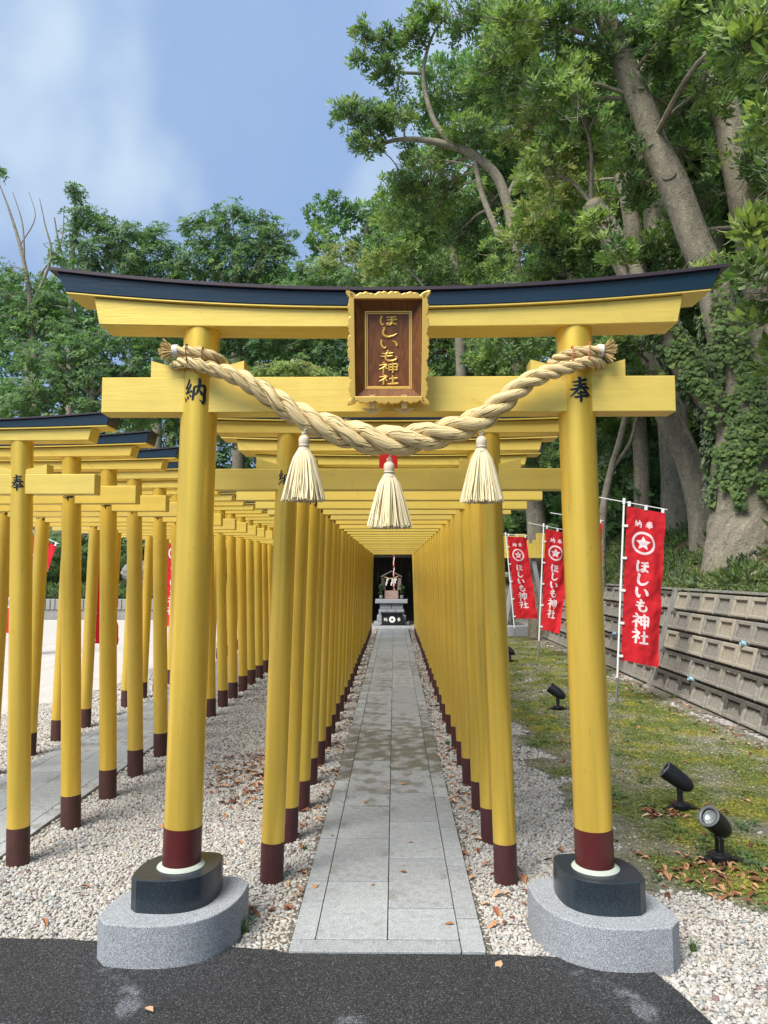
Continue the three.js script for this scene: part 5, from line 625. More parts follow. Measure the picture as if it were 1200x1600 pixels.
{"label":"tall tree of the dense dark wood that closes off the view","cat":"tree","leaf":"back","size":0.8,"stems":[[[-13.1,1.29,-45,0.35],[-13.44,12.86,-45,0.3],[-12.7,17.66,-45,0.12]]],"blobs":[[-14.67,17.24,-45,1.9,1.37,1.9,1],[-13.95,18.06,-45,1.9,1.37,1.9,1],[-11.36,17.43,-45,1.9,1.37,1.9,1],[-14.95,15.78,-45,1.9,1.37,1.9,1],[-13.3,15.49,-45,1.9,1.37,1.9,1],[-11.61,15.91,-45,1.9,1.37,1.9,1],[-15.16,13.64,-45,1.9,1.37,1.9,1],[-13.12,13.06,-45,1.9,1.37,1.9,1],[-11.17,13.48,-45,1.9,1.37,1.9,1],[-15.1,11.71,-45,1.9,1.37,1.9,1],[-13.84,11.93,-45,1.9,1.37,1.9,1],[-11.66,11.65,-45,1.9,1.37,1.9,1],[-15.1,9.09,-45,1.9,1.37,1.9,1],[-13.25,9.4,-45,1.9,1.37,1.9,1],[-11.87,9.9,-45,1.9,1.37,1.9,1],[-15.13,7.78,-45,1.9,1.37,1.9,1],[-13.21,6.98,-45,1.9,1.37,1.9,1],[-11.36,7.73,-45,1.9,1.37,1.9,1],[-14.45,5.17,-45,1.9,1.37,1.9,1],[-12.93,5.06,-45,1.9,1.37,1.9,1],[-11.22,5.17,-45,1.9,1.37,1.9,1]],"group":"trees of the wood behind"},
{"label":"tall tree of the dense dark wood that closes off the view","cat":"tree","leaf":"back","size":0.8,"stems":[[[-9.31,1.27,-47,0.35],[-9.41,13.35,-47,0.3],[-9.9,19.36,-47,0.12]]],"blobs":[[-11.68,19.33,-47,1.98,1.43,1.98,1],[-9.72,19.26,-47,1.98,1.43,1.98,1],[-7.64,19.79,-47,1.98,1.43,1.98,1],[-11.89,16.86,-47,1.98,1.43,1.98,1],[-9.82,17.46,-47,1.98,1.43,1.98,1],[-7.19,17.21,-47,1.98,1.43,1.98,1],[-10.92,15.06,-47,1.98,1.43,1.98,1],[-9.36,15.38,-47,1.98,1.43,1.98,1],[-7.57,14.66,-47,1.98,1.43,1.98,1],[-11.23,12.66,-47,1.98,1.43,1.98,1],[-9.29,13.33,-47,1.98,1.43,1.98,1],[-7.41,12.8,-47,1.98,1.43,1.98,1],[-11.46,11.24,-47,1.98,1.43,1.98,1],[-9.04,10.8,-47,1.98,1.43,1.98,1],[-7.43,10.4,-47,1.98,1.43,1.98,1],[-10.94,8.26,-47,1.98,1.43,1.98,1],[-9.53,8.37,-47,1.98,1.43,1.98,1],[-7.71,8.24,-47,1.98,1.43,1.98,1],[-10.73,6.96,-47,1.98,1.43,1.98,1],[-9.8,6.84,-47,1.98,1.43,1.98,1],[-7.11,6.63,-47,1.98,1.43,1.98,1]],"group":"trees of the wood behind"},
{"label":"tall tree of the dense dark wood that closes off the view","cat":"tree","leaf":"back","size":0.8,"stems":[[[-5.23,1.28,-46,0.35],[-5.26,13.08,-46,0.3],[-5.48,18.47,-46,0.12]]],"blobs":[[-7.43,18.87,-46,1.94,1.4,1.94,1],[-5.49,18.81,-46,1.94,1.4,1.94,1],[-4.1,18.56,-46,1.94,1.4,1.94,1],[-6.63,16.07,-46,1.94,1.4,1.94,1],[-5.06,16.62,-46,1.94,1.4,1.94,1],[-3.56,16.56,-46,1.94,1.4,1.94,1],[-7.45,14.64,-46,1.94,1.4,1.94,1],[-5.65,13.84,-46,1.94,1.4,1.94,1],[-3.23,13.95,-46,1.94,1.4,1.94,1],[-6.73,12.46,-46,1.94,1.4,1.94,1],[-5.53,12.04,-46,1.94,1.4,1.94,1],[-3.33,11.82,-46,1.94,1.4,1.94,1],[-6.62,10.49,-46,1.94,1.4,1.94,1],[-5.19,9.92,-46,1.94,1.4,1.94,1],[-3.57,10.39,-46,1.94,1.4,1.94,1],[-7.05,8.42,-46,1.94,1.4,1.94,1],[-4.81,7.68,-46,1.94,1.4,1.94,1],[-3.51,8.21,-46,1.94,1.4,1.94,1],[-6.54,5.92,-46,1.94,1.4,1.94,1],[-4.85,5.66,-46,1.94,1.4,1.94,1],[-3.54,6.06,-46,1.94,1.4,1.94,1]],"group":"trees of the wood behind"},
{"label":"tall tree of the dense dark wood that closes off the view","cat":"tree","leaf":"back","size":0.8,"stems":[[[-2.04,1.29,-44,0.35],[-1.92,12.57,-44,0.3],[-1.57,23.12,-44,0.12]]],"blobs":[[-3.66,22.9,-44,1.85,1.34,1.85,1],[-1.78,22.69,-44,1.85,1.34,1.85,1],[-0.15,22.7,-44,1.85,1.34,1.85,1],[-4.29,21.1,-44,1.85,1.34,1.85,1],[-1.62,20.91,-44,1.85,1.34,1.85,1],[0.02,21.41,-44,1.85,1.34,1.85,1],[-3.8,19.26,-44,1.85,1.34,1.85,1],[-2.04,18.94,-44,1.85,1.34,1.85,1],[-0.93,19.27,-44,1.85,1.34,1.85,1],[-3.99,16.6,-44,1.85,1.34,1.85,1],[-1.8,17.3,-44,1.85,1.34,1.85,1],[-0.09,17.31,-44,1.85,1.34,1.85,1],[-3.62,15.31,-44,1.85,1.34,1.85,1],[-2.61,14.62,-44,1.85,1.34,1.85,1],[-0.72,15.22,-44,1.85,1.34,1.85,1],[-3.22,12.62,-44,1.85,1.34,1.85,1],[-2.29,12.53,-44,1.85,1.34,1.85,1],[-0.37,12.79,-44,1.85,1.34,1.85,1],[-4.03,10.57,-44,1.85,1.34,1.85,1],[-1.87,10.54,-44,1.85,1.34,1.85,1],[0.0,11.14,-44,1.85,1.34,1.85,1],[-3.86,9.3,-44,1.85,1.34,1.85,1],[-2.44,9.39,-44,1.85,1.34,1.85,1],[-0.62,8.89,-44,1.85,1.34,1.85,1],[-4.22,6.87,-44,1.85,1.34,1.85,1],[-2.23,7.2,-44,1.85,1.34,1.85,1],[-0.08,7.04,-44,1.85,1.34,1.85,1],[-3.88,5.1,-44,1.85,1.34,1.85,1],[-1.84,5.47,-44,1.85,1.34,1.85,1],[0.08,5.5,-44,1.85,1.34,1.85,1]],"group":"trees of the wood behind"},
{"label":"tall tree of the dense dark wood that closes off the view","cat":"tree","leaf":"back","size":0.8,"stems":[[[1.17,1.32,-40,0.35],[1.31,11.56,-40,0.3],[0.56,21.14,-40,0.12]]],"blobs":[[-0.01,20.87,-40,1.69,1.21,1.69,1],[1.22,21.34,-40,1.69,1.21,1.69,1],[2.28,20.99,-40,1.69,1.21,1.69,1],[-0.33,19.05,-40,1.69,1.21,1.69,1],[1.11,19.03,-40,1.69,1.21,1.69,1],[2.54,19.0,-40,1.69,1.21,1.69,1],[-0.08,17.49,-40,1.69,1.21,1.69,1],[1.26,17.25,-40,1.69,1.21,1.69,1],[2.45,17.35,-40,1.69,1.21,1.69,1],[-0.01,15.77,-40,1.69,1.21,1.69,1],[1.51,15.4,-40,1.69,1.21,1.69,1],[3.07,15.69,-40,1.69,1.21,1.69,1],[-0.69,13.48,-40,1.69,1.21,1.69,1],[1.51,13.77,-40,1.69,1.21,1.69,1],[2.34,13.98,-40,1.69,1.21,1.69,1],[-0.17,12.09,-40,1.69,1.21,1.69,1],[1.64,11.83,-40,1.69,1.21,1.69,1],[2.43,11.77,-40,1.69,1.21,1.69,1],[-0.44,9.75,-40,1.69,1.21,1.69,1],[1.59,10.09,-40,1.69,1.21,1.69,1],[2.84,9.93,-40,1.69,1.21,1.69,1],[-0.01,7.92,-40,1.69,1.21,1.69,1],[0.75,8.42,-40,1.69,1.21,1.69,1],[2.79,8.46,-40,1.69,1.21,1.69,1],[-0.22,6.86,-40,1.69,1.21,1.69,1],[1.55,6.5,-40,1.69,1.21,1.69,1],[2.32,6.39,-40,1.69,1.21,1.69,1],[-0.48,5.0,-40,1.69,1.21,1.69,1],[1.17,5.05,-40,1.69,1.21,1.69,1],[2.39,4.45,-40,1.69,1.21,1.69,1]],"group":"trees of the wood behind"},
{"label":"tall tree of the dense dark wood that closes off the view","cat":"tree","leaf":"back","size":0.8,"stems":[[[3.66,1.33,-38,0.35],[3.55,11.05,-38,0.3],[3.5,21.17,-38,0.12]]],"blobs":[[2.25,27.76,-38,1.6,1.15,1.6,1],[4.03,27.81,-38,1.6,1.15,1.6,1],[5.4,27.55,-38,1.6,1.15,1.6,1],[1.99,25.63,-38,1.6,1.15,1.6,1],[3.44,25.68,-38,1.6,1.15,1.6,1],[4.94,25.95,-38,1.6,1.15,1.6,1],[2.32,23.54,-38,1.6,1.15,1.6,1],[3.51,24.04,-38,1.6,1.15,1.6,1],[5.44,23.42,-38,1.6,1.15,1.6,1],[2.45,22.09,-38,1.6,1.15,1.6,1],[4.29,22.37,-38,1.6,1.15,1.6,1],[5.64,22.16,-38,1.6,1.15,1.6,1],[2.04,20.54,-38,1.6,1.15,1.6,1],[3.65,19.95,-38,1.6,1.15,1.6,1],[4.98,20.13,-38,1.6,1.15,1.6,1],[2.49,18.54,-38,1.6,1.15,1.6,1],[3.86,18.79,-38,1.6,1.15,1.6,1],[4.86,18.67,-38,1.6,1.15,1.6,1],[2.52,16.73,-38,1.6,1.15,1.6,1],[3.62,16.6,-38,1.6,1.15,1.6,1],[5.2,16.82,-38,1.6,1.15,1.6,1],[2.61,14.76,-38,1.6,1.15,1.6,1],[3.55,14.86,-38,1.6,1.15,1.6,1],[5.24,14.61,-38,1.6,1.15,1.6,1],[2.54,13.35,-38,1.6,1.15,1.6,1],[4.21,13.48,-38,1.6,1.15,1.6,1],[5.12,12.96,-38,1.6,1.15,1.6,1],[2.0,11.46,-38,1.6,1.15,1.6,1],[3.33,11.32,-38,1.6,1.15,1.6,1],[5.42,11.38,-38,1.6,1.15,1.6,1],[2.65,9.88,-38,1.6,1.15,1.6,1],[3.91,9.66,-38,1.6,1.15,1.6,1],[5.23,9.76,-38,1.6,1.15,1.6,1],[2.61,7.68,-38,1.6,1.15,1.6,1],[3.7,7.9,-38,1.6,1.15,1.6,1],[4.74,7.87,-38,1.6,1.15,1.6,1],[2.42,5.95,-38,1.6,1.15,1.6,1],[4.0,6.5,-38,1.6,1.15,1.6,1],[5.02,6.2,-38,1.6,1.15,1.6,1],[1.85,4.69,-38,1.6,1.15,1.6,1],[3.4,4.95,-38,1.6,1.15,1.6,1],[4.7,4.45,-38,1.6,1.15,1.6,1]],"group":"trees of the wood behind"},
{"label":"tall tree of the dense dark wood that closes off the view","cat":"tree","leaf":"back","size":0.8,"stems":[[[5.88,1.34,-36,0.35],[5.88,10.54,-36,0.3],[6.03,20.12,-36,0.12]]],"blobs":[[4.58,25.7,-36,1.52,1.09,1.52,1],[5.89,25.9,-36,1.52,1.09,1.52,1],[7.26,26.25,-36,1.52,1.09,1.52,1],[5.25,24.57,-36,1.52,1.09,1.52,1],[6.33,24.36,-36,1.52,1.09,1.52,1],[7.55,24.32,-36,1.52,1.09,1.52,1],[4.52,22.36,-36,1.52,1.09,1.52,1],[5.82,22.82,-36,1.52,1.09,1.52,1],[7.14,22.79,-36,1.52,1.09,1.52,1],[4.69,20.6,-36,1.52,1.09,1.52,1],[6.05,21.21,-36,1.52,1.09,1.52,1],[7.32,20.51,-36,1.52,1.09,1.52,1],[4.37,19.13,-36,1.52,1.09,1.52,1],[6.02,19.09,-36,1.52,1.09,1.52,1],[7.36,19.05,-36,1.52,1.09,1.52,1],[4.73,17.42,-36,1.52,1.09,1.52,1],[6.46,17.46,-36,1.52,1.09,1.52,1],[7.17,17.86,-36,1.52,1.09,1.52,1],[5.11,15.87,-36,1.52,1.09,1.52,1],[5.81,15.52,-36,1.52,1.09,1.52,1],[7.52,15.68,-36,1.52,1.09,1.52,1],[5.03,14.37,-36,1.52,1.09,1.52,1],[5.93,13.91,-36,1.52,1.09,1.52,1],[7.1,13.99,-36,1.52,1.09,1.52,1],[4.33,12.42,-36,1.52,1.09,1.52,1],[6.21,12.21,-36,1.52,1.09,1.52,1],[7.69,12.54,-36,1.52,1.09,1.52,1],[4.41,11.19,-36,1.52,1.09,1.52,1],[6.04,10.91,-36,1.52,1.09,1.52,1],[6.99,10.61,-36,1.52,1.09,1.52,1],[4.65,9.15,-36,1.52,1.09,1.52,1],[5.76,9.49,-36,1.52,1.09,1.52,1],[6.92,9.41,-36,1.52,1.09,1.52,1],[4.43,7.74,-36,1.52,1.09,1.52,1],[5.86,7.43,-36,1.52,1.09,1.52,1],[7.65,7.92,-36,1.52,1.09,1.52,1],[4.52,6.33,-36,1.52,1.09,1.52,1],[6.08,5.73,-36,1.52,1.09,1.52,1],[7.03,5.88,-36,1.52,1.09,1.52,1],[4.43,4.85,-36,1.52,1.09,1.52,1],[6.15,4.6,-36,1.52,1.09,1.52,1],[6.98,4.53,-36,1.52,1.09,1.52,1]],"group":"trees of the wood behind"},
{"label":"tall tree of the dense dark wood that closes off the view","cat":"tree","leaf":"back","size":0.8,"stems":[[[7.55,1.35,-34,0.35],[7.75,10.04,-34,0.3],[7.82,19.08,-34,0.12]]],"blobs":[[6.63,24.79,-34,1.43,1.03,1.43,1],[7.67,24.4,-34,1.43,1.03,1.43,1],[8.88,24.67,-34,1.43,1.03,1.43,1],[6.97,23.37,-34,1.43,1.03,1.43,1],[7.99,22.96,-34,1.43,1.03,1.43,1],[8.88,23.13,-34,1.43,1.03,1.43,1],[6.78,21.47,-34,1.43,1.03,1.43,1],[8.11,21.68,-34,1.43,1.03,1.43,1],[9.01,21.71,-34,1.43,1.03,1.43,1],[6.58,19.51,-34,1.43,1.03,1.43,1],[7.96,19.61,-34,1.43,1.03,1.43,1],[9.09,19.62,-34,1.43,1.03,1.43,1],[6.23,18.38,-34,1.43,1.03,1.43,1],[8.0,18.05,-34,1.43,1.03,1.43,1],[9.1,18.51,-34,1.43,1.03,1.43,1],[6.35,16.85,-34,1.43,1.03,1.43,1],[7.64,16.4,-34,1.43,1.03,1.43,1],[8.87,16.34,-34,1.43,1.03,1.43,1],[6.83,15.38,-34,1.43,1.03,1.43,1],[7.7,15.06,-34,1.43,1.03,1.43,1],[8.7,15.1,-34,1.43,1.03,1.43,1],[6.82,13.77,-34,1.43,1.03,1.43,1],[7.86,13.76,-34,1.43,1.03,1.43,1],[9.11,13.2,-34,1.43,1.03,1.43,1],[6.23,12.29,-34,1.43,1.03,1.43,1],[7.4,11.91,-34,1.43,1.03,1.43,1],[8.63,12.23,-34,1.43,1.03,1.43,1],[6.43,10.1,-34,1.43,1.03,1.43,1],[7.65,10.46,-34,1.43,1.03,1.43,1],[9.11,10.67,-34,1.43,1.03,1.43,1],[6.48,9.09,-34,1.43,1.03,1.43,1],[7.77,8.53,-34,1.43,1.03,1.43,1],[8.59,8.82,-34,1.43,1.03,1.43,1],[6.48,7.58,-34,1.43,1.03,1.43,1],[7.46,6.99,-34,1.43,1.03,1.43,1],[9.33,7.6,-34,1.43,1.03,1.43,1],[6.53,5.51,-34,1.43,1.03,1.43,1],[7.42,5.75,-34,1.43,1.03,1.43,1],[8.53,5.92,-34,1.43,1.03,1.43,1],[6.48,4.26,-34,1.43,1.03,1.43,1],[7.83,4.61,-34,1.43,1.03,1.43,1],[8.73,4.07,-34,1.43,1.03,1.43,1]],"group":"trees of the wood behind"},
{"label":"tall tree of the dense dark wood that closes off the view","cat":"tree","leaf":"back","size":0.8,"stems":[[[8.97,1.36,-32,0.35],[9.05,9.53,-32,0.3],[9.39,18.03,-32,0.12]]],"blobs":[[8.3,23.36,-32,1.35,0.97,1.35,1],[9.54,23.51,-32,1.35,0.97,1.35,1],[10.96,23.06,-32,1.35,0.97,1.35,1],[8.34,22.01,-32,1.35,0.97,1.35,1],[9.46,21.89,-32,1.35,0.97,1.35,1],[10.47,21.44,-32,1.35,0.97,1.35,1],[8.57,20.57,-32,1.35,0.97,1.35,1],[9.69,20.17,-32,1.35,0.97,1.35,1],[10.55,20.38,-32,1.35,0.97,1.35,1],[8.29,18.76,-32,1.35,0.97,1.35,1],[9.52,18.61,-32,1.35,0.97,1.35,1],[10.31,18.53,-32,1.35,0.97,1.35,1],[8.49,16.9,-32,1.35,0.97,1.35,1],[9.43,17.54,-32,1.35,0.97,1.35,1],[10.18,17.47,-32,1.35,0.97,1.35,1],[8.43,15.87,-32,1.35,0.97,1.35,1],[9.19,15.46,-32,1.35,0.97,1.35,1],[10.37,15.69,-32,1.35,0.97,1.35,1],[8.02,14.55,-32,1.35,0.97,1.35,1],[9.33,14.01,-32,1.35,0.97,1.35,1],[10.22,14.43,-32,1.35,0.97,1.35,1],[7.97,13.1,-32,1.35,0.97,1.35,1],[9.23,12.56,-32,1.35,0.97,1.35,1],[10.56,12.75,-32,1.35,0.97,1.35,1],[8.28,11.55,-32,1.35,0.97,1.35,1],[9.26,11.4,-32,1.35,0.97,1.35,1],[10.49,11.57,-32,1.35,0.97,1.35,1],[8.19,10.14,-32,1.35,0.97,1.35,1],[8.91,9.66,-32,1.35,0.97,1.35,1],[10.71,9.9,-32,1.35,0.97,1.35,1],[7.88,8.59,-32,1.35,0.97,1.35,1],[8.96,8.35,-32,1.35,0.97,1.35,1],[10.09,8.67,-32,1.35,0.97,1.35,1],[7.88,7.21,-32,1.35,0.97,1.35,1],[9.21,6.78,-32,1.35,0.97,1.35,1],[10.5,7.0,-32,1.35,0.97,1.35,1],[7.77,5.61,-32,1.35,0.97,1.35,1],[8.69,5.43,-32,1.35,0.97,1.35,1],[10.13,5.69,-32,1.35,0.97,1.35,1],[7.54,4.19,-32,1.35,0.97,1.35,1],[9.1,4.23,-32,1.35,0.97,1.35,1],[10.49,4.04,-32,1.35,0.97,1.35,1]],"group":"trees of the wood behind"},
{"label":"tall tree of the dense dark wood that closes off the view","cat":"tree","leaf":"back","size":0.8,"stems":[[[10.16,1.37,-30,0.35],[10.26,9.03,-30,0.3],[10.49,16.99,-30,0.12]]],"blobs":[[9.54,21.89,-30,1.26,0.91,1.26,1],[11.04,21.94,-30,1.26,0.91,1.26,1],[11.89,21.85,-30,1.26,0.91,1.26,1],[9.31,20.49,-30,1.26,0.91,1.26,1],[10.78,20.29,-30,1.26,0.91,1.26,1],[11.55,20.61,-30,1.26,0.91,1.26,1],[9.2,18.87,-30,1.26,0.91,1.26,1],[10.8,19.36,-30,1.26,0.91,1.26,1],[12.14,18.74,-30,1.26,0.91,1.26,1],[9.58,17.57,-30,1.26,0.91,1.26,1],[10.37,17.96,-30,1.26,0.91,1.26,1],[11.79,17.92,-30,1.26,0.91,1.26,1],[9.21,16.41,-30,1.26,0.91,1.26,1],[10.23,16.26,-30,1.26,0.91,1.26,1],[11.67,16.0,-30,1.26,0.91,1.26,1],[9.41,14.75,-30,1.26,0.91,1.26,1],[10.53,14.73,-30,1.26,0.91,1.26,1],[11.65,14.97,-30,1.26,0.91,1.26,1],[9.71,13.13,-30,1.26,0.91,1.26,1],[10.74,13.31,-30,1.26,0.91,1.26,1],[11.5,13.61,-30,1.26,0.91,1.26,1],[9.18,12.35,-30,1.26,0.91,1.26,1],[10.65,12.13,-30,1.26,0.91,1.26,1],[11.84,12.13,-30,1.26,0.91,1.26,1],[9.62,10.48,-30,1.26,0.91,1.26,1],[10.07,10.88,-30,1.26,0.91,1.26,1],[11.84,10.71,-30,1.26,0.91,1.26,1],[9.61,9.4,-30,1.26,0.91,1.26,1],[10.08,9.26,-30,1.26,0.91,1.26,1],[11.71,9.48,-30,1.26,0.91,1.26,1],[8.94,8.1,-30,1.26,0.91,1.26,1],[10.67,7.83,-30,1.26,0.91,1.26,1],[11.2,8.14,-30,1.26,0.91,1.26,1],[8.92,6.92,-30,1.26,0.91,1.26,1],[10.53,6.85,-30,1.26,0.91,1.26,1],[11.47,6.68,-30,1.26,0.91,1.26,1],[8.94,5.18,-30,1.26,0.91,1.26,1],[10.01,5.23,-30,1.26,0.91,1.26,1],[11.11,5.36,-30,1.26,0.91,1.26,1],[8.93,4.13,-30,1.26,0.91,1.26,1],[10.56,3.81,-30,1.26,0.91,1.26,1],[11.2,3.76,-30,1.26,0.91,1.26,1]],"group":"trees of the wood behind"},
{"label":"tall tree of the dense dark wood that closes off the view","cat":"tree","leaf":"back","size":0.8,"stems":[[[11.12,1.39,-28,0.35],[11.22,8.52,-28,0.3],[12.0,15.94,-28,0.12]]],"blobs":[[10.64,20.46,-28,1.18,0.85,1.18,1],[11.86,20.77,-28,1.18,0.85,1.18,1],[12.48,20.62,-28,1.18,0.85,1.18,1],[10.46,19.03,-28,1.18,0.85,1.18,1],[11.82,19.14,-28,1.18,0.85,1.18,1],[12.8,19.1,-28,1.18,0.85,1.18,1],[10.34,17.92,-28,1.18,0.85,1.18,1],[11.41,17.63,-28,1.18,0.85,1.18,1],[12.41,17.68,-28,1.18,0.85,1.18,1],[10.25,16.45,-28,1.18,0.85,1.18,1],[11.5,16.61,-28,1.18,0.85,1.18,1],[12.92,16.84,-28,1.18,0.85,1.18,1],[10.2,15.0,-28,1.18,0.85,1.18,1],[11.58,15.49,-28,1.18,0.85,1.18,1],[12.95,14.96,-28,1.18,0.85,1.18,1],[10.2,13.99,-28,1.18,0.85,1.18,1],[11.28,14.05,-28,1.18,0.85,1.18,1],[12.67,14.13,-28,1.18,0.85,1.18,1],[10.56,12.92,-28,1.18,0.85,1.18,1],[11.25,12.46,-28,1.18,0.85,1.18,1],[12.47,12.69,-28,1.18,0.85,1.18,1],[10.45,11.38,-28,1.18,0.85,1.18,1],[11.37,11.64,-28,1.18,0.85,1.18,1],[12.63,11.08,-28,1.18,0.85,1.18,1],[10.66,9.99,-28,1.18,0.85,1.18,1],[11.31,10.16,-28,1.18,0.85,1.18,1],[12.57,9.97,-28,1.18,0.85,1.18,1],[10.06,8.97,-28,1.18,0.85,1.18,1],[11.27,8.81,-28,1.18,0.85,1.18,1],[12.61,8.81,-28,1.18,0.85,1.18,1],[9.96,7.37,-28,1.18,0.85,1.18,1],[11.27,7.54,-28,1.18,0.85,1.18,1],[12.18,7.59,-28,1.18,0.85,1.18,1],[10.16,6.15,-28,1.18,0.85,1.18,1],[11.01,6.28,-28,1.18,0.85,1.18,1],[12.1,6.19,-28,1.18,0.85,1.18,1],[9.9,5.19,-28,1.18,0.85,1.18,1],[11.13,4.98,-28,1.18,0.85,1.18,1],[11.98,5.08,-28,1.18,0.85,1.18,1],[9.98,3.95,-28,1.18,0.85,1.18,1],[11.17,3.57,-28,1.18,0.85,1.18,1],[12.21,3.57,-28,1.18,0.85,1.18,1]],"group":"trees of the wood behind"},
{"label":"tall tree of the dense dark wood that closes off the view","cat":"tree","leaf":"back","size":0.8,"stems":[[[12.05,1.4,-26,0.35],[12.33,8.02,-26,0.3],[12.64,14.91,-26,0.12]]],"blobs":[[11.56,19.08,-26,1.1,0.79,1.1,1],[12.83,18.97,-26,1.1,0.79,1.1,1],[13.52,19.32,-26,1.1,0.79,1.1,1],[11.46,18.1,-26,1.1,0.79,1.1,1],[12.83,18.14,-26,1.1,0.79,1.1,1],[13.69,18.09,-26,1.1,0.79,1.1,1],[11.5,16.74,-26,1.1,0.79,1.1,1],[12.84,16.63,-26,1.1,0.79,1.1,1],[13.32,16.82,-26,1.1,0.79,1.1,1],[11.36,15.27,-26,1.1,0.79,1.1,1],[12.77,15.3,-26,1.1,0.79,1.1,1],[13.77,15.32,-26,1.1,0.79,1.1,1],[11.82,14.09,-26,1.1,0.79,1.1,1],[12.37,14.06,-26,1.1,0.79,1.1,1],[13.51,14.1,-26,1.1,0.79,1.1,1],[11.55,13.09,-26,1.1,0.79,1.1,1],[12.41,13.08,-26,1.1,0.79,1.1,1],[13.36,13.25,-26,1.1,0.79,1.1,1],[11.66,11.68,-26,1.1,0.79,1.1,1],[12.74,11.73,-26,1.1,0.79,1.1,1],[13.45,11.7,-26,1.1,0.79,1.1,1],[11.19,10.56,-26,1.1,0.79,1.1,1],[12.37,10.83,-26,1.1,0.79,1.1,1],[13.19,10.63,-26,1.1,0.79,1.1,1],[11.23,9.49,-26,1.1,0.79,1.1,1],[12.42,9.52,-26,1.1,0.79,1.1,1],[13.1,9.47,-26,1.1,0.79,1.1,1],[11.18,8.43,-26,1.1,0.79,1.1,1],[12.13,8.36,-26,1.1,0.79,1.1,1],[13.01,8.2,-26,1.1,0.79,1.1,1],[11.58,7.18,-26,1.1,0.79,1.1,1],[12.39,6.89,-26,1.1,0.79,1.1,1],[12.96,7.31,-26,1.1,0.79,1.1,1],[11.44,5.78,-26,1.1,0.79,1.1,1],[12.32,6.14,-26,1.1,0.79,1.1,1],[13.13,5.76,-26,1.1,0.79,1.1,1],[11.45,4.65,-26,1.1,0.79,1.1,1],[11.99,4.62,-26,1.1,0.79,1.1,1],[13.06,4.69,-26,1.1,0.79,1.1,1],[10.95,3.42,-26,1.1,0.79,1.1,1],[12.2,3.55,-26,1.1,0.79,1.1,1],[12.92,3.6,-26,1.1,0.79,1.1,1]],"group":"trees of the wood behind"},
{"label":"tall tree of the dense dark wood that closes off the view","cat":"tree","leaf":"back","size":0.8,"stems":[[[12.72,1.41,-24,0.35],[12.9,7.51,-24,0.3],[13.16,13.87,-24,0.12]]],"blobs":[[12.26,17.71,-24,1.01,0.73,1.01,1],[13.5,17.57,-24,1.01,0.73,1.01,1],[14.21,17.93,-24,1.01,0.73,1.01,1],[12.58,16.58,-24,1.01,0.73,1.01,1],[13.25,16.56,-24,1.01,0.73,1.01,1],[14.22,16.5,-24,1.01,0.73,1.01,1],[12.19,15.67,-24,1.01,0.73,1.01,1],[13.56,15.59,-24,1.01,0.73,1.01,1],[14.09,15.35,-24,1.01,0.73,1.01,1],[12.45,14.58,-24,1.01,0.73,1.01,1],[13.3,14.3,-24,1.01,0.73,1.01,1],[13.99,14.3,-24,1.01,0.73,1.01,1],[12.1,13.36,-24,1.01,0.73,1.01,1],[12.99,13.42,-24,1.01,0.73,1.01,1],[14.41,13.31,-24,1.01,0.73,1.01,1],[12.56,12.18,-24,1.01,0.73,1.01,1],[13.23,11.96,-24,1.01,0.73,1.01,1],[14.2,12.34,-24,1.01,0.73,1.01,1],[12.28,10.98,-24,1.01,0.73,1.01,1],[12.96,11.25,-24,1.01,0.73,1.01,1],[14.25,11.03,-24,1.01,0.73,1.01,1],[12.01,9.97,-24,1.01,0.73,1.01,1],[12.92,9.79,-24,1.01,0.73,1.01,1],[13.99,10.14,-24,1.01,0.73,1.01,1],[12.33,9.06,-24,1.01,0.73,1.01,1],[12.92,9.09,-24,1.01,0.73,1.01,1],[14.08,9.04,-24,1.01,0.73,1.01,1],[12.12,7.97,-24,1.01,0.73,1.01,1],[12.98,7.67,-24,1.01,0.73,1.01,1],[13.9,7.78,-24,1.01,0.73,1.01,1],[12.05,6.72,-24,1.01,0.73,1.01,1],[13.01,6.89,-24,1.01,0.73,1.01,1],[13.83,6.81,-24,1.01,0.73,1.01,1],[12.21,5.4,-24,1.01,0.73,1.01,1],[12.66,5.79,-24,1.01,0.73,1.01,1],[13.9,5.58,-24,1.01,0.73,1.01,1],[11.7,4.46,-24,1.01,0.73,1.01,1],[13.11,4.59,-24,1.01,0.73,1.01,1],[13.65,4.52,-24,1.01,0.73,1.01,1],[12.18,3.61,-24,1.01,0.73,1.01,1],[12.71,3.65,-24,1.01,0.73,1.01,1],[13.76,3.51,-24,1.01,0.73,1.01,1]],"group":"trees of the wood behind"},
{"label":"tall tree of the wood on the bank beyond the block wall","cat":"tree","leaf":"back","size":0.75,"group":"trees of the wood on the bank","stems":[[[8.5,0,-3,0.34],[8.6,4,-3,0.28],[8.4,8,-2.8,0.22],[8.5,12.868705084669106,-3,0.12]]],"blobs":[[8.9,10.95,-3.0,2.0,1.3,2.0,1.0],[7.39,11.58,-1.99,2.0,1.3,2.0,1.0],[8.73,12.43,-5.59,2.0,1.3,2.0,1.0],[8.74,12.44,-2.68,2.0,1.3,2.0,1.0],[7.02,13.38,-3.26,2.0,1.3,2.0,1.0],[10.69,11.74,-4.4,2.0,1.3,2.0,1.0],[8.4,13.29,-2.61,2.0,1.3,2.0,1.0],[7.81,14.93,-4.33,2.0,1.3,2.0,1.0],[10.94,14.73,-2.11,2.0,1.3,2.0,1.0]]},
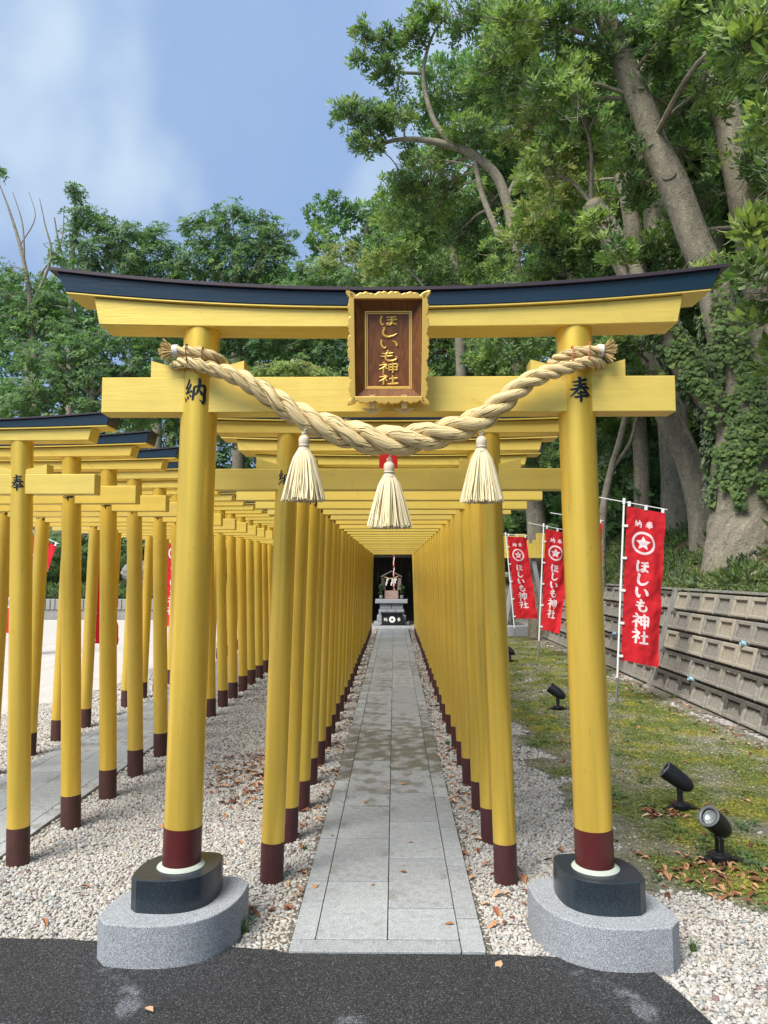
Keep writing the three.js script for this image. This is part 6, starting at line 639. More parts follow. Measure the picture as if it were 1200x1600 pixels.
{"label":"tall tree of the wood on the bank beyond the block wall","cat":"tree","leaf":"back","size":0.75,"group":"trees of the wood on the bank","stems":[[[9,0,-8.5,0.34],[9.1,4,-8.5,0.28],[8.9,8,-8.3,0.22],[9,13.702701475251867,-8.5,0.12]]],"blobs":[[9.4,10.27,-8.5,2.0,1.3,2.0,1.0],[7.89,11.63,-7.49,2.0,1.3,2.0,1.0],[9.23,11.59,-11.09,2.0,1.3,2.0,1.0],[9.24,12.81,-8.18,2.0,1.3,2.0,1.0],[7.52,13.38,-8.76,2.0,1.3,2.0,1.0],[11.19,12.53,-9.9,2.0,1.3,2.0,1.0],[8.9,13.52,-8.11,2.0,1.3,2.0,1.0],[8.31,14.17,-9.83,2.0,1.3,2.0,1.0],[11.44,16.2,-7.61,2.0,1.3,2.0,1.0]]},
{"label":"tall tree of the wood on the bank beyond the block wall","cat":"tree","leaf":"back","size":0.75,"group":"trees of the wood on the bank","stems":[[[10,0,-14,0.34],[10.1,4,-14,0.28],[9.9,8,-13.8,0.22],[10,13.297176354887425,-14,0.12]]],"blobs":[[10.4,9.98,-14.0,2.0,1.3,2.0,1.0],[8.89,12.01,-12.99,2.0,1.3,2.0,1.0],[10.23,10.93,-16.59,2.0,1.3,2.0,1.0],[10.24,12.58,-13.68,2.0,1.3,2.0,1.0],[8.52,11.9,-14.26,2.0,1.3,2.0,1.0],[12.19,12.1,-15.4,2.0,1.3,2.0,1.0],[9.9,14.69,-13.61,2.0,1.3,2.0,1.0],[9.31,13.6,-15.33,2.0,1.3,2.0,1.0],[12.44,14.11,-13.11,2.0,1.3,2.0,1.0]]},
{"label":"tall tree of the wood on the bank beyond the block wall","cat":"tree","leaf":"back","size":0.75,"group":"trees of the wood on the bank","stems":[[[9,0,-19,0.34],[9.1,4,-19,0.28],[8.9,8,-18.8,0.22],[9,13.947263326477776,-19,0.12]]],"blobs":[[9.4,12.34,-19.0,2.0,1.3,2.0,1.0],[7.89,11.44,-17.99,2.0,1.3,2.0,1.0],[9.23,13.55,-21.59,2.0,1.3,2.0,1.0],[9.24,13.04,-18.68,2.0,1.3,2.0,1.0],[7.52,13.87,-19.26,2.0,1.3,2.0,1.0],[11.19,13.24,-20.4,2.0,1.3,2.0,1.0],[8.9,15.51,-18.61,2.0,1.3,2.0,1.0],[8.31,15.4,-20.33,2.0,1.3,2.0,1.0],[11.44,16.57,-18.11,2.0,1.3,2.0,1.0]]},
{"label":"tall tree of the wood on the bank beyond the block wall","cat":"tree","leaf":"back","size":0.75,"group":"trees of the wood on the bank","stems":[[[12,0,-23.5,0.34],[12.1,4,-23.5,0.28],[11.9,8,-23.3,0.22],[12,13.681225032729436,-23.5,0.12]]],"blobs":[[12.4,10.7,-23.5,2.0,1.3,2.0,1.0],[10.89,11.35,-22.49,2.0,1.3,2.0,1.0],[12.23,11.38,-26.09,2.0,1.3,2.0,1.0],[12.24,11.83,-23.18,2.0,1.3,2.0,1.0],[10.52,12.14,-23.76,2.0,1.3,2.0,1.0],[14.19,13.2,-24.9,2.0,1.3,2.0,1.0],[11.9,14.43,-23.11,2.0,1.3,2.0,1.0],[11.31,13.49,-24.83,2.0,1.3,2.0,1.0],[14.44,15.61,-22.61,2.0,1.3,2.0,1.0]]},
{"label":"tall tree of the wood on the bank beyond the block wall","cat":"tree","leaf":"back","size":0.75,"group":"trees of the wood on the bank","stems":[[[14,0,-9,0.34],[14.1,4,-9,0.28],[13.9,8,-8.8,0.22],[14,12.013690584883594,-9,0.12]]],"blobs":[[14.4,9.06,-9.0,2.0,1.3,2.0,1.0],[12.89,10.78,-7.99,2.0,1.3,2.0,1.0],[14.23,10.47,-11.59,2.0,1.3,2.0,1.0],[14.24,10.57,-8.68,2.0,1.3,2.0,1.0],[12.52,11.47,-9.26,2.0,1.3,2.0,1.0],[16.19,12.5,-10.4,2.0,1.3,2.0,1.0],[13.9,11.45,-8.61,2.0,1.3,2.0,1.0],[13.31,14.15,-10.33,2.0,1.3,2.0,1.0],[16.44,12.37,-8.11,2.0,1.3,2.0,1.0]]},
{"label":"tall tree of the wood on the bank beyond the block wall","cat":"tree","leaf":"back","size":0.75,"group":"trees of the wood on the bank","stems":[[[15,0,-16,0.34],[15.1,4,-16,0.28],[14.9,8,-15.8,0.22],[15,13.24938506687382,-16,0.12]]],"blobs":[[15.4,11.58,-16.0,2.0,1.3,2.0,1.0],[13.89,10.09,-14.99,2.0,1.3,2.0,1.0],[15.23,12.44,-18.59,2.0,1.3,2.0,1.0],[15.24,11.93,-15.68,2.0,1.3,2.0,1.0],[13.52,12.94,-16.26,2.0,1.3,2.0,1.0],[17.19,12.07,-17.4,2.0,1.3,2.0,1.0],[14.9,12.66,-15.61,2.0,1.3,2.0,1.0],[14.31,13.48,-17.33,2.0,1.3,2.0,1.0],[17.44,15.84,-15.11,2.0,1.3,2.0,1.0]]},
{"label":"tall tree of the wood on the bank beyond the block wall","cat":"tree","leaf":"back","size":0.75,"group":"trees of the wood on the bank","stems":[[[7.2,0,-16.5,0.34],[7.3,4,-16.5,0.28],[7.1000000000000005,8,-16.3,0.22],[7.2,11.589565011539024,-16.5,0.12]]],"blobs":[[7.6,9.7,-16.5,2.0,1.3,2.0,1.0],[6.09,10.62,-15.49,2.0,1.3,2.0,1.0],[7.43,11.15,-19.09,2.0,1.3,2.0,1.0],[7.44,10.22,-16.18,2.0,1.3,2.0,1.0],[5.72,10.74,-16.76,2.0,1.3,2.0,1.0],[9.39,11.65,-17.9,2.0,1.3,2.0,1.0],[7.1,12.75,-16.11,2.0,1.3,2.0,1.0],[6.51,11.65,-17.83,2.0,1.3,2.0,1.0],[9.64,13.69,-15.61,2.0,1.3,2.0,1.0]]},
{"label":"tall tree of the wood on the bank beyond the block wall","cat":"tree","leaf":"back","size":0.75,"group":"trees of the wood on the bank","stems":[[[6.3,0,-22.5,0.34],[6.3999999999999995,4,-22.5,0.28],[6.2,8,-22.3,0.22],[6.3,13.391680032773998,-22.5,0.12]]],"blobs":[[6.7,11.75,-22.5,2.0,1.3,2.0,1.0],[5.19,10.28,-21.49,2.0,1.3,2.0,1.0],[6.53,12.96,-25.09,2.0,1.3,2.0,1.0],[6.54,11.41,-22.18,2.0,1.3,2.0,1.0],[4.82,12.51,-22.76,2.0,1.3,2.0,1.0],[8.49,13.66,-23.9,2.0,1.3,2.0,1.0],[6.2,14.9,-22.11,2.0,1.3,2.0,1.0],[5.61,14.01,-23.83,2.0,1.3,2.0,1.0],[8.74,15.91,-21.61,2.0,1.3,2.0,1.0]]},
{"label":"tall tree of the wood on the bank beyond the block wall","cat":"tree","leaf":"back","size":0.75,"group":"trees of the wood on the bank","stems":[[[17,0,-23,0.34],[17.1,4,-23,0.28],[16.9,8,-22.8,0.22],[17,12.635432111294717,-23,0.12]]],"blobs":[[17.4,9.69,-23.0,2.0,1.3,2.0,1.0],[15.89,10.2,-21.99,2.0,1.3,2.0,1.0],[17.23,10.36,-25.59,2.0,1.3,2.0,1.0],[17.24,10.62,-22.68,2.0,1.3,2.0,1.0],[15.52,11.29,-23.26,2.0,1.3,2.0,1.0],[19.19,13.09,-24.4,2.0,1.3,2.0,1.0],[16.9,14.33,-22.61,2.0,1.3,2.0,1.0],[16.31,12.82,-24.33,2.0,1.3,2.0,1.0],[19.44,13.05,-22.11,2.0,1.3,2.0,1.0]]},
{"label":"tall tree of the wood farther along the bank, past the wall end","cat":"tree","leaf":"back","size":0.75,"group":"trees of the wood farther along","stems":[[[7.5,0,2,0.34],[7.6,4,2,0.28],[7.4,8,2.2,0.22],[7.5,12.960097326352802,2,0.12]]],"blobs":[[7.9,3.23,2.0,2.1,1.4,2.1,0.8],[6.39,4.07,3.01,2.1,1.4,2.1,0.8],[7.73,4.89,-0.59,2.1,1.4,2.1,0.8],[7.74,6.13,2.32,2.1,1.4,2.1,0.8],[6.02,7.26,1.74,2.1,1.4,2.1,0.8],[9.69,7.91,0.6,2.1,1.4,2.1,0.8],[7.4,8.84,2.39,2.1,1.4,2.1,0.8],[6.81,9.49,0.67,2.1,1.4,2.1,0.8],[9.94,11.13,2.89,2.1,1.4,2.1,0.8],[7.13,11.38,2.15,2.1,1.4,2.1,0.8]]},
{"label":"tall tree of the wood farther along the bank, past the wall end","cat":"tree","leaf":"back","size":0.75,"group":"trees of the wood farther along","stems":[[[8.2,0,6.5,0.34],[8.299999999999999,4,6.5,0.28],[8.1,8,6.7,0.22],[8.2,11.480692595262497,6.5,0.12]]],"blobs":[[8.6,3.47,6.5,2.1,1.4,2.1,0.8],[7.09,3.85,7.51,2.1,1.4,2.1,0.8],[8.43,5.29,3.91,2.1,1.4,2.1,0.8],[8.44,6.41,6.82,2.1,1.4,2.1,0.8],[6.72,7.1,6.24,2.1,1.4,2.1,0.8],[10.39,8.18,5.1,2.1,1.4,2.1,0.8],[8.1,8.59,6.89,2.1,1.4,2.1,0.8],[7.51,9.8,5.17,2.1,1.4,2.1,0.8],[10.64,10.52,7.39,2.1,1.4,2.1,0.8],[7.83,12.03,6.65,2.1,1.4,2.1,0.8]]},
{"label":"tall tree of the wood farther along the bank, past the wall end","cat":"tree","leaf":"back","size":0.75,"group":"trees of the wood farther along","stems":[[[7.6,0,11.5,0.34],[7.699999999999999,4,11.5,0.28],[7.5,8,11.7,0.22],[7.6,10.884438778635912,11.5,0.12]]],"blobs":[[8.0,3.16,11.5,2.1,1.4,2.1,0.8],[6.49,4.55,12.51,2.1,1.4,2.1,0.8],[7.83,5.38,8.91,2.1,1.4,2.1,0.8],[7.84,6.43,11.82,2.1,1.4,2.1,0.8],[6.12,6.96,11.24,2.1,1.4,2.1,0.8],[9.79,7.94,10.1,2.1,1.4,2.1,0.8],[7.5,9.08,11.89,2.1,1.4,2.1,0.8],[6.91,9.83,10.17,2.1,1.4,2.1,0.8],[10.04,10.63,12.39,2.1,1.4,2.1,0.8],[7.23,11.67,11.65,2.1,1.4,2.1,0.8]]},
{"label":"tall tree of the wood farther along the bank, past the wall end","cat":"tree","leaf":"back","size":0.75,"group":"trees of the wood farther along","stems":[[[9,0,17,0.34],[9.1,4,17,0.28],[8.9,8,17.2,0.22],[9,10.439519087505944,17,0.12]]],"blobs":[[9.4,3.1,17.0,2.1,1.4,2.1,0.8],[7.89,4.54,18.01,2.1,1.4,2.1,0.8],[9.23,5.47,14.41,2.1,1.4,2.1,0.8],[9.24,6.15,17.32,2.1,1.4,2.1,0.8],[7.52,7.0,16.74,2.1,1.4,2.1,0.8],[11.19,7.82,15.6,2.1,1.4,2.1,0.8],[8.9,8.57,17.39,2.1,1.4,2.1,0.8],[8.31,9.67,15.67,2.1,1.4,2.1,0.8],[11.44,11.03,17.89,2.1,1.4,2.1,0.8],[8.63,12.04,17.15,2.1,1.4,2.1,0.8]]},
{"label":"tall tree of the wood farther along the bank, past the wall end","cat":"tree","leaf":"back","size":0.75,"group":"trees of the wood farther along","stems":[[[12,0,4,0.34],[12.1,4,4,0.28],[11.9,8,4.2,0.22],[12,11.083978699068176,4,0.12]]],"blobs":[[12.4,3.43,4.0,2.1,1.4,2.1,0.8],[10.89,4.37,5.01,2.1,1.4,2.1,0.8],[12.23,5.26,1.41,2.1,1.4,2.1,0.8],[12.24,6.18,4.32,2.1,1.4,2.1,0.8],[10.52,7.21,3.74,2.1,1.4,2.1,0.8],[14.19,7.84,2.6,2.1,1.4,2.1,0.8],[11.9,9.06,4.39,2.1,1.4,2.1,0.8],[11.31,9.67,2.67,2.1,1.4,2.1,0.8],[14.44,10.79,4.89,2.1,1.4,2.1,0.8],[11.63,11.97,4.15,2.1,1.4,2.1,0.8]]},
{"label":"tall tree of the wood farther along the bank, past the wall end","cat":"tree","leaf":"back","size":0.75,"group":"trees of the wood farther along","stems":[[[12.5,0,12,0.34],[12.6,4,12,0.28],[12.4,8,12.2,0.22],[12.5,12.072648869067102,12,0.12]]],"blobs":[[12.9,3.04,12.0,2.1,1.4,2.1,0.8],[11.39,4.51,13.01,2.1,1.4,2.1,0.8],[12.73,5.22,9.41,2.1,1.4,2.1,0.8],[12.74,6.11,12.32,2.1,1.4,2.1,0.8],[11.02,6.61,11.74,2.1,1.4,2.1,0.8],[14.69,7.99,10.6,2.1,1.4,2.1,0.8],[12.4,8.7,12.39,2.1,1.4,2.1,0.8],[11.81,9.99,10.67,2.1,1.4,2.1,0.8],[14.94,10.77,12.89,2.1,1.4,2.1,0.8],[12.13,12.0,12.15,2.1,1.4,2.1,0.8]]},
{"label":"leafy tree standing deep in the dark wood","cat":"tree","leaf":"back","size":0.6,"group":"trees deep in the wood","stems":[[[6.2,0,-19.5,0.24],[6.3,4,-19.5,0.2],[6.1000000000000005,7,-19.3,0.16],[6.2,9.5,-19.5,0.08]]],"blobs":[[6.5,2.69,-19.5,1.9,1.2,1.9,0.9],[5.32,3.58,-18.69,1.9,1.2,1.9,0.9],[6.38,4.11,-21.59,1.9,1.2,1.9,0.9],[6.38,5.09,-19.26,1.9,1.2,1.9,0.9],[5.02,5.94,-19.71,1.9,1.2,1.9,0.9],[7.97,6.8,-20.63,1.9,1.2,1.9,0.9],[6.12,7.31,-19.21,1.9,1.2,1.9,0.9],[5.65,8.41,-20.57,1.9,1.2,1.9,0.9],[8.17,9.22,-18.78,1.9,1.2,1.9,0.9]]},
{"label":"leafy tree standing deep in the dark wood","cat":"tree","leaf":"back","size":0.6,"group":"trees deep in the wood","stems":[[[7.5,0,-24,0.24],[7.6,4,-24,0.2],[7.4,7,-23.8,0.16],[7.5,9.5,-24,0.08]]],"blobs":[[7.8,2.71,-24.0,1.9,1.2,1.9,0.9],[6.62,3.69,-23.19,1.9,1.2,1.9,0.9],[7.68,4.47,-26.09,1.9,1.2,1.9,0.9],[7.68,5.01,-23.76,1.9,1.2,1.9,0.9],[6.32,5.82,-24.21,1.9,1.2,1.9,0.9],[9.27,6.4,-25.13,1.9,1.2,1.9,0.9],[7.42,7.6,-23.71,1.9,1.2,1.9,0.9],[6.95,8.46,-25.07,1.9,1.2,1.9,0.9],[9.47,8.99,-23.28,1.9,1.2,1.9,0.9]]},
{"label":"leafy tree standing deep in the dark wood","cat":"tree","leaf":"back","size":0.6,"group":"trees deep in the wood","stems":[[[9.5,0,-19,0.24],[9.6,4,-19,0.2],[9.4,7,-18.8,0.16],[9.5,9.5,-19,0.08]]],"blobs":[[9.8,2.71,-19.0,1.9,1.2,1.9,0.9],[8.62,3.53,-18.19,1.9,1.2,1.9,0.9],[9.68,4.34,-21.09,1.9,1.2,1.9,0.9],[9.68,4.8,-18.76,1.9,1.2,1.9,0.9],[8.32,5.97,-19.21,1.9,1.2,1.9,0.9],[11.27,6.65,-20.13,1.9,1.2,1.9,0.9],[9.42,7.5,-18.71,1.9,1.2,1.9,0.9],[8.95,8.15,-20.07,1.9,1.2,1.9,0.9],[11.47,9.07,-18.28,1.9,1.2,1.9,0.9]]},
{"label":"leafy tree standing deep in the dark wood","cat":"tree","leaf":"back","size":0.6,"group":"trees deep in the wood","stems":[[[11,0,-27,0.24],[11.1,4,-27,0.2],[10.9,7,-26.8,0.16],[11,9.5,-27,0.08]]],"blobs":[[11.3,2.76,-27.0,1.9,1.2,1.9,0.9],[10.12,3.48,-26.19,1.9,1.2,1.9,0.9],[11.18,4.33,-29.09,1.9,1.2,1.9,0.9],[11.18,4.72,-26.76,1.9,1.2,1.9,0.9],[9.82,5.6,-27.21,1.9,1.2,1.9,0.9],[12.77,6.56,-28.13,1.9,1.2,1.9,0.9],[10.92,7.49,-26.71,1.9,1.2,1.9,0.9],[10.45,8.03,-28.07,1.9,1.2,1.9,0.9],[12.97,9.11,-26.28,1.9,1.2,1.9,0.9]]},
{"label":"leafy tree standing deep in the dark wood","cat":"tree","leaf":"back","size":0.6,"group":"trees deep in the wood","stems":[[[4.5,0,-27.5,0.24],[4.6,4,-27.5,0.2],[4.4,7,-27.3,0.16],[4.5,9.5,-27.5,0.08]]],"blobs":[[4.8,2.68,-27.5,1.9,1.2,1.9,0.9],[3.62,3.13,-26.69,1.9,1.2,1.9,0.9],[4.68,4.18,-29.59,1.9,1.2,1.9,0.9],[4.68,4.84,-27.26,1.9,1.2,1.9,0.9],[3.32,5.53,-27.71,1.9,1.2,1.9,0.9],[6.27,6.38,-28.63,1.9,1.2,1.9,0.9],[4.42,7.29,-27.21,1.9,1.2,1.9,0.9],[3.95,8.01,-28.57,1.9,1.2,1.9,0.9],[6.47,8.82,-26.78,1.9,1.2,1.9,0.9]]},
{"label":"leafy tree standing deep in the dark wood","cat":"tree","leaf":"back","size":0.6,"group":"trees deep in the wood","stems":[[[1.5,0,-28.5,0.24],[1.6,4,-28.5,0.2],[1.4,7,-28.3,0.16],[1.5,9.5,-28.5,0.08]]],"blobs":[[1.8,2.32,-28.5,1.9,1.2,1.9,0.9],[0.62,3.38,-27.69,1.9,1.2,1.9,0.9],[1.68,4.13,-30.59,1.9,1.2,1.9,0.9],[1.68,5.07,-28.26,1.9,1.2,1.9,0.9],[0.32,5.85,-28.71,1.9,1.2,1.9,0.9],[3.27,6.44,-29.63,1.9,1.2,1.9,0.9],[1.42,7.64,-28.21,1.9,1.2,1.9,0.9],[0.95,7.9,-29.57,1.9,1.2,1.9,0.9],[3.47,8.94,-27.78,1.9,1.2,1.9,0.9]]},
{"label":"leafy tree standing deep in the dark wood","cat":"tree","leaf":"back","size":0.6,"group":"trees deep in the wood","stems":[[[8,0,-30,0.24],[8.1,4,-30,0.2],[7.9,7,-29.8,0.16],[8,9.5,-30,0.08]]],"blobs":[[8.3,2.47,-30.0,1.9,1.2,1.9,0.9],[7.12,3.35,-29.19,1.9,1.2,1.9,0.9],[8.18,3.97,-32.09,1.9,1.2,1.9,0.9],[8.18,5.2,-29.76,1.9,1.2,1.9,0.9],[6.82,5.72,-30.21,1.9,1.2,1.9,0.9],[9.77,6.32,-31.13,1.9,1.2,1.9,0.9],[7.92,7.47,-29.71,1.9,1.2,1.9,0.9],[7.45,7.96,-31.07,1.9,1.2,1.9,0.9],[9.97,9.03,-29.28,1.9,1.2,1.9,0.9]]},
{"label":"leafy tree standing deep in the dark wood","cat":"tree","leaf":"back","size":0.6,"group":"trees deep in the wood","stems":[[[13,0,-18,0.24],[13.1,4,-18,0.2],[12.9,7,-17.8,0.16],[13,9.5,-18,0.08]]],"blobs":[[13.3,2.5,-18.0,1.9,1.2,1.9,0.9],[12.12,3.45,-17.19,1.9,1.2,1.9,0.9],[13.18,4.47,-20.09,1.9,1.2,1.9,0.9],[13.18,5.19,-17.76,1.9,1.2,1.9,0.9],[11.82,5.75,-18.21,1.9,1.2,1.9,0.9],[14.77,6.79,-19.13,1.9,1.2,1.9,0.9],[12.92,7.49,-17.71,1.9,1.2,1.9,0.9],[12.45,8.12,-19.07,1.9,1.2,1.9,0.9],[14.97,8.79,-17.28,1.9,1.2,1.9,0.9]]},
{"label":"leafy tree standing deep in the dark wood","cat":"tree","leaf":"back","size":0.6,"group":"trees deep in the wood","stems":[[[-1.5,0,-29.5,0.24],[-1.4,4,-29.5,0.2],[-1.6,7,-29.3,0.16],[-1.5,9.5,-29.5,0.08]]],"blobs":[[-1.2,2.66,-29.5,1.9,1.2,1.9,0.9],[-2.38,3.44,-28.69,1.9,1.2,1.9,0.9],[-1.32,4.47,-31.59,1.9,1.2,1.9,0.9],[-1.32,5.28,-29.26,1.9,1.2,1.9,0.9],[-2.68,5.87,-29.71,1.9,1.2,1.9,0.9],[0.27,6.51,-30.63,1.9,1.2,1.9,0.9],[-1.58,7.64,-29.21,1.9,1.2,1.9,0.9],[-2.05,7.9,-30.57,1.9,1.2,1.9,0.9],[0.47,8.76,-28.78,1.9,1.2,1.9,0.9]]}];

// ---------------------------------------------------------------- vegetation
{
  const leafShape = (L, w, fold, bend) => { // base, two side points, tip, folded along the midrib
    const g = new THREE.BufferGeometry(), p = [0, 0, 0, -w, L * 0.40, fold, 0, L * 0.42, 0, w, L * 0.40, fold, -w * 0.62, L * 0.75, fold * 0.4 - bend * 0.6, 0, L * 0.76, -bend * 0.7, w * 0.62, L * 0.75, fold * 0.4 - bend * 0.6, 0, L, -bend * 1.5];
    g.setAttribute('position', new THREE.Float32BufferAttribute(p, 3)); g.setIndex([0, 2, 1, 0, 3, 2, 1, 2, 5, 1, 5, 4, 2, 3, 6, 2, 6, 5, 4, 5, 7, 5, 6, 7]); g.computeVertexNormals(); return g;
  };
  function spray(seed, n, L, w, style) { // unit-size spray: about 1 m across
    const r = rng(seed), list = [];
    for (let i = 0; i < n; i++) {
      const g = leafShape(L * (0.75 + 0.5 * r()), w * (0.8 + 0.4 * r()), 0.2 * w, 0.12 * L);
      if (style === 'rosette') { const A = i * 2.4 + r() * 0.5, up = 0.15 + 0.9 * r(), d = 0.10 + 0.16 * r() * (i % 3); g.rotateX(Math.PI / 2 - up).rotateY(A).translate(Math.sin(A) * d * 0.6 + (r() - 0.5) * 0.25, (i / n - 0.5) * 0.35, Math.cos(A) * d * 0.6 + (r() - 0.5) * 0.25); }
      else { const br = i % 4, t = (Math.floor(i / 4) + 0.4) / (n / 4), A = br * 1.57 + (r() - 0.5) * 0.7, px = Math.sin(A) * t * 0.45, pz = Math.cos(A) * t * 0.45; g.rotateX(Math.PI / 2 - 0.15 + (r() - 0.5) * 0.9).rotateY(A + (i % 2 ? 0.9 : -0.9) * (0.5 + r())).translate(px, (r() - 0.5) * 0.14 - 0.1 * t, pz); }
      list.push(g);
    }
    const q = mergeGeometries(list.map((g) => { const k = g.toNonIndexed(); k.deleteAttribute('uv'); return k; })); q.computeVertexNormals(); return q;
  }
  const leafMat = (gloss) => phy({ color: 0xffffff, roughness: 1, side: THREE.DoubleSide, transmission: 0.5, thickness: 0, clearcoat: gloss, clearcoatRoughness: 0.38 });
  const KIND = {
    broad: { geo: [spray(1, 15, 0.40, 0.085, 'rosette'), spray(2, 13, 0.42, 0.08, 'rosette')], mat: leafMat(0.3), cols: [[0.144, 0.269, 0.051], [0.105, 0.213, 0.046], [0.215, 0.359, 0.061], [0.296, 0.439, 0.075]] },
    big: { geo: [spray(3, 12, 0.46, 0.085, 'rosette'), spray(4, 10, 0.48, 0.09, 'rosette')], mat: leafMat(0.4), cols: [[0.176, 0.297, 0.039], [0.242, 0.363, 0.055], [0.110, 0.209, 0.033]] },
    fine: { geo: [spray(5, 24, 0.24, 0.07, 'flat'), spray(6, 22, 0.26, 0.075, 'flat')], mat: leafMat(0.15), cols: [[0.124, 0.271, 0.067], [0.161, 0.322, 0.071], [0.102, 0.227, 0.067], [0.220, 0.381, 0.073]] },
    back: { geo: [spray(7, 26, 0.24, 0.075, 'flat'), spray(8, 22, 0.26, 0.08, 'rosette')], mat: leafMat(0.1), cols: [[0.124, 0.271, 0.067], [0.161, 0.322, 0.071], [0.102, 0.227, 0.067], [0.220, 0.381, 0.073]] },
  };
  const NEW = [[0.299, 0.391, 0.069], [0.230, 0.345, 0.052], [0.380, 0.414, 0.115]];
  const barkTex = tex(512, 512, (u, v) => { const a = tn(u, v, 5, 4, 61), b = tn(u, v * 2.2, 26, 3, 62), l = sstep(0.12, 0.42, tn(u, v, 9, 4, 63)), d = sstep(0.30, 0.46, tn(u, v * 1.6, 24, 3, 65)), e = sstep(0.18, 0.3, tn(u * 0.5, v * 2, 16, 3, 66)); let k = 0.42 + 0.13 * a + 0.09 * b - 0.07 * e; k = lerp(k + 0.10, 0.68 + 0.05 * b, l * 0.45); k -= 0.20 * d; return [k * 1.01, k * 0.965, k * 0.85]; }, true, [0.9, 0.9]);
  const barkBump = tex(512, 512, (u, v) => { const k = 0.5 + 0.3 * tn(u, v * 2.2, 26, 3, 62) + 0.2 * tn(u, v, 9, 3, 63); return [k, k, k]; }, false, [0.9, 0.9]);
  const bark = std({ map: barkTex, bumpMap: barkBump, bumpScale: 0.02, roughness: 0.95 });
  const cutWood = std({ color: rgb(0.30, 0.24, 0.15), roughness: 0.9 });
  const UP = V(0, 1, 0), q4 = new THREE.Quaternion(), m4 = new THREE.Matrix4();
  TREES.forEach((T, ti) => {
    const r = rng(1000 + ti * 17), K = KIND[T.leaf], s0 = T.stems[0][0];
    const by = hillY(s0[0], s0[2]), baseY = by > 0 ? by : 0;
    const G = thing(T.cat === 'shrub' ? 'shrub' : 'tree', T.label, T.cat, [s0[0], baseY, s0[2]], 0, T.group);
    const far = s0[2] < -20;
    const spine = [];
    T.stems.forEach((st, k) => {
      const pts = st.map(([x, y, z]) => V(x - s0[0], y - baseY, z - s0[2])); const rad = st.map((p) => p[3]);
      if (k === 0) { pts[0].y = -0.75; if (pts[1].y < 0.1) { pts[1].y = 0.1; } }
      const n = Math.max(10, st.length * (far ? 3 : 6)), c = smooth(pts, n), rc = (t) => { const f = t * (rad.length - 1), i = Math.min(rad.length - 2, Math.floor(f)); return lerp(rad[i], rad[i + 1], f - i); };
      const sd = ti * 3.3 + k;
      const g = tube(c.map((p, i) => p.clone().add(V(0.25, 0, 0.25).multiplyScalar(rad[0] * 0.22 * n2(i * 0.09, sd)))), (t) => rc(t), far ? 8 : 22, true, far ? null : (i, a) => 1 + 0.035 * n3(Math.cos(a) * 1.2, Math.sin(a) * 1.2, i * 0.10 + sd) + 0.012 * n3(Math.cos(a) * 4, Math.sin(a) * 4, i * 0.4) + (k === 0 && T.ivy && i < 16 ? 0.22 * (1 - i / 16) * Math.pow(Math.abs(Math.sin(a * 2.5 + 0.4)), 1.2) : 0));
      mesh(k === 0 ? 'trunk' : 'limb', g, bark, G);
      if (T.ivy && k === 0) for (const [f, a0] of [[0.46, 1.9], [0.60, 2.5], [0.72, 1.7]]) { // old branch scars
        const i = Math.round(f * n), p = c[i], R = rc(f), d = V(Math.cos(a0) * 0.6, 0.05, 0.8).normalize(), o = mesh('knot', merge([new THREE.TorusGeometry(R * 0.30, R * 0.11, 8, 20), new THREE.SphereGeometry(R * 0.26, 14, 8).scale(1, 1, 0.35)]), bark, G); o.position.copy(p).addScaledVector(d, R * 0.97); o.quaternion.setFromUnitVectors(V(0, 0, 1), d); o.scale.set(1.25, 0.9, 1); }
      c.forEach((p, i) => spine.push([p, rc(i / n)]));
      if (T.cut && k === 1) { const e = c[c.length - 1], d = e.clone().sub(c[c.length - 4]).normalize(); const m = mesh('cut_face', lathe([[0.001, 0.05], [rad[rad.length - 1] * 0.6, 0.035], [rad[rad.length - 1] * 0.97, 0.0], [rad[rad.length - 1] * 0.97, -0.05]], 22), cutWood, G); m.position.copy(e); m.quaternion.setFromUnitVectors(UP, d); }
    });
    // boughs and twigs from the stems into the crown
    const twigs = [], M0 = [[], []], C0 = [[], []];
    const S = T.size;
    for (const b of T.blobs) {
      const c = V(b[0] - s0[0], b[1] - baseY, b[2] - s0[2]), R = V(b[3], b[4], b[5]);
      let best = null, bd = 1e9; for (const [p, w] of spine) { const d = p.distanceTo(c) + (p.y > c.y ? 1.2 * (p.y - c.y) : 0); if (d < bd && w > 0.015) { bd = d; best = [p, w]; } }
      const [sp, sw] = best, r0 = Math.min(sw * 0.5, 0.02 + 0.012 * bd);
      if (T.leaf !== 'back' && bd < 6.5) {
        const mid = sp.clone().lerp(c, 0.55).add(V((r() - 0.5) * 0.3 * bd * 0.4, 0.10 * bd, (r() - 0.5) * 0.3 * bd * 0.4)); const bp = smooth([sp, mid, c], 8); twigs.push(tube(bp, (t) => lerp(r0, r0 * 0.45, t), 6, false));
        const nt = far ? 6 : 15; for (let i = 0; i < nt; i++) { const d = V(r() - 0.5, (r() - 0.35) * 0.9, r() - 0.5).normalize(), e = c.clone().add(d.clone().multiply(R).multiplyScalar(0.95)), st = bp[4 + Math.floor(r() * 4.9)], mm = st.clone().lerp(e, 0.5).add(V((r() - 0.5) * 0.2, (r() - 0.3) * 0.2, (r() - 0.5) * 0.2).multiplyScalar(R.x)); twigs.push(tube(smooth([st, mm, e], 5), (t) => lerp(r0 * 0.4, 0.004 + 0.0002 * -s0[2], t), 4, false)); }
      }
      const tone = b[7] === 'new' ? NEW : K.cols, n = Math.round(b[6] * (T.leaf === 'back' ? 15 : far ? 25 : 24) * (R.x * R.y + R.x * R.z + R.y * R.z) / 3 / (S * S) + 6), sd = ti * 7.7;
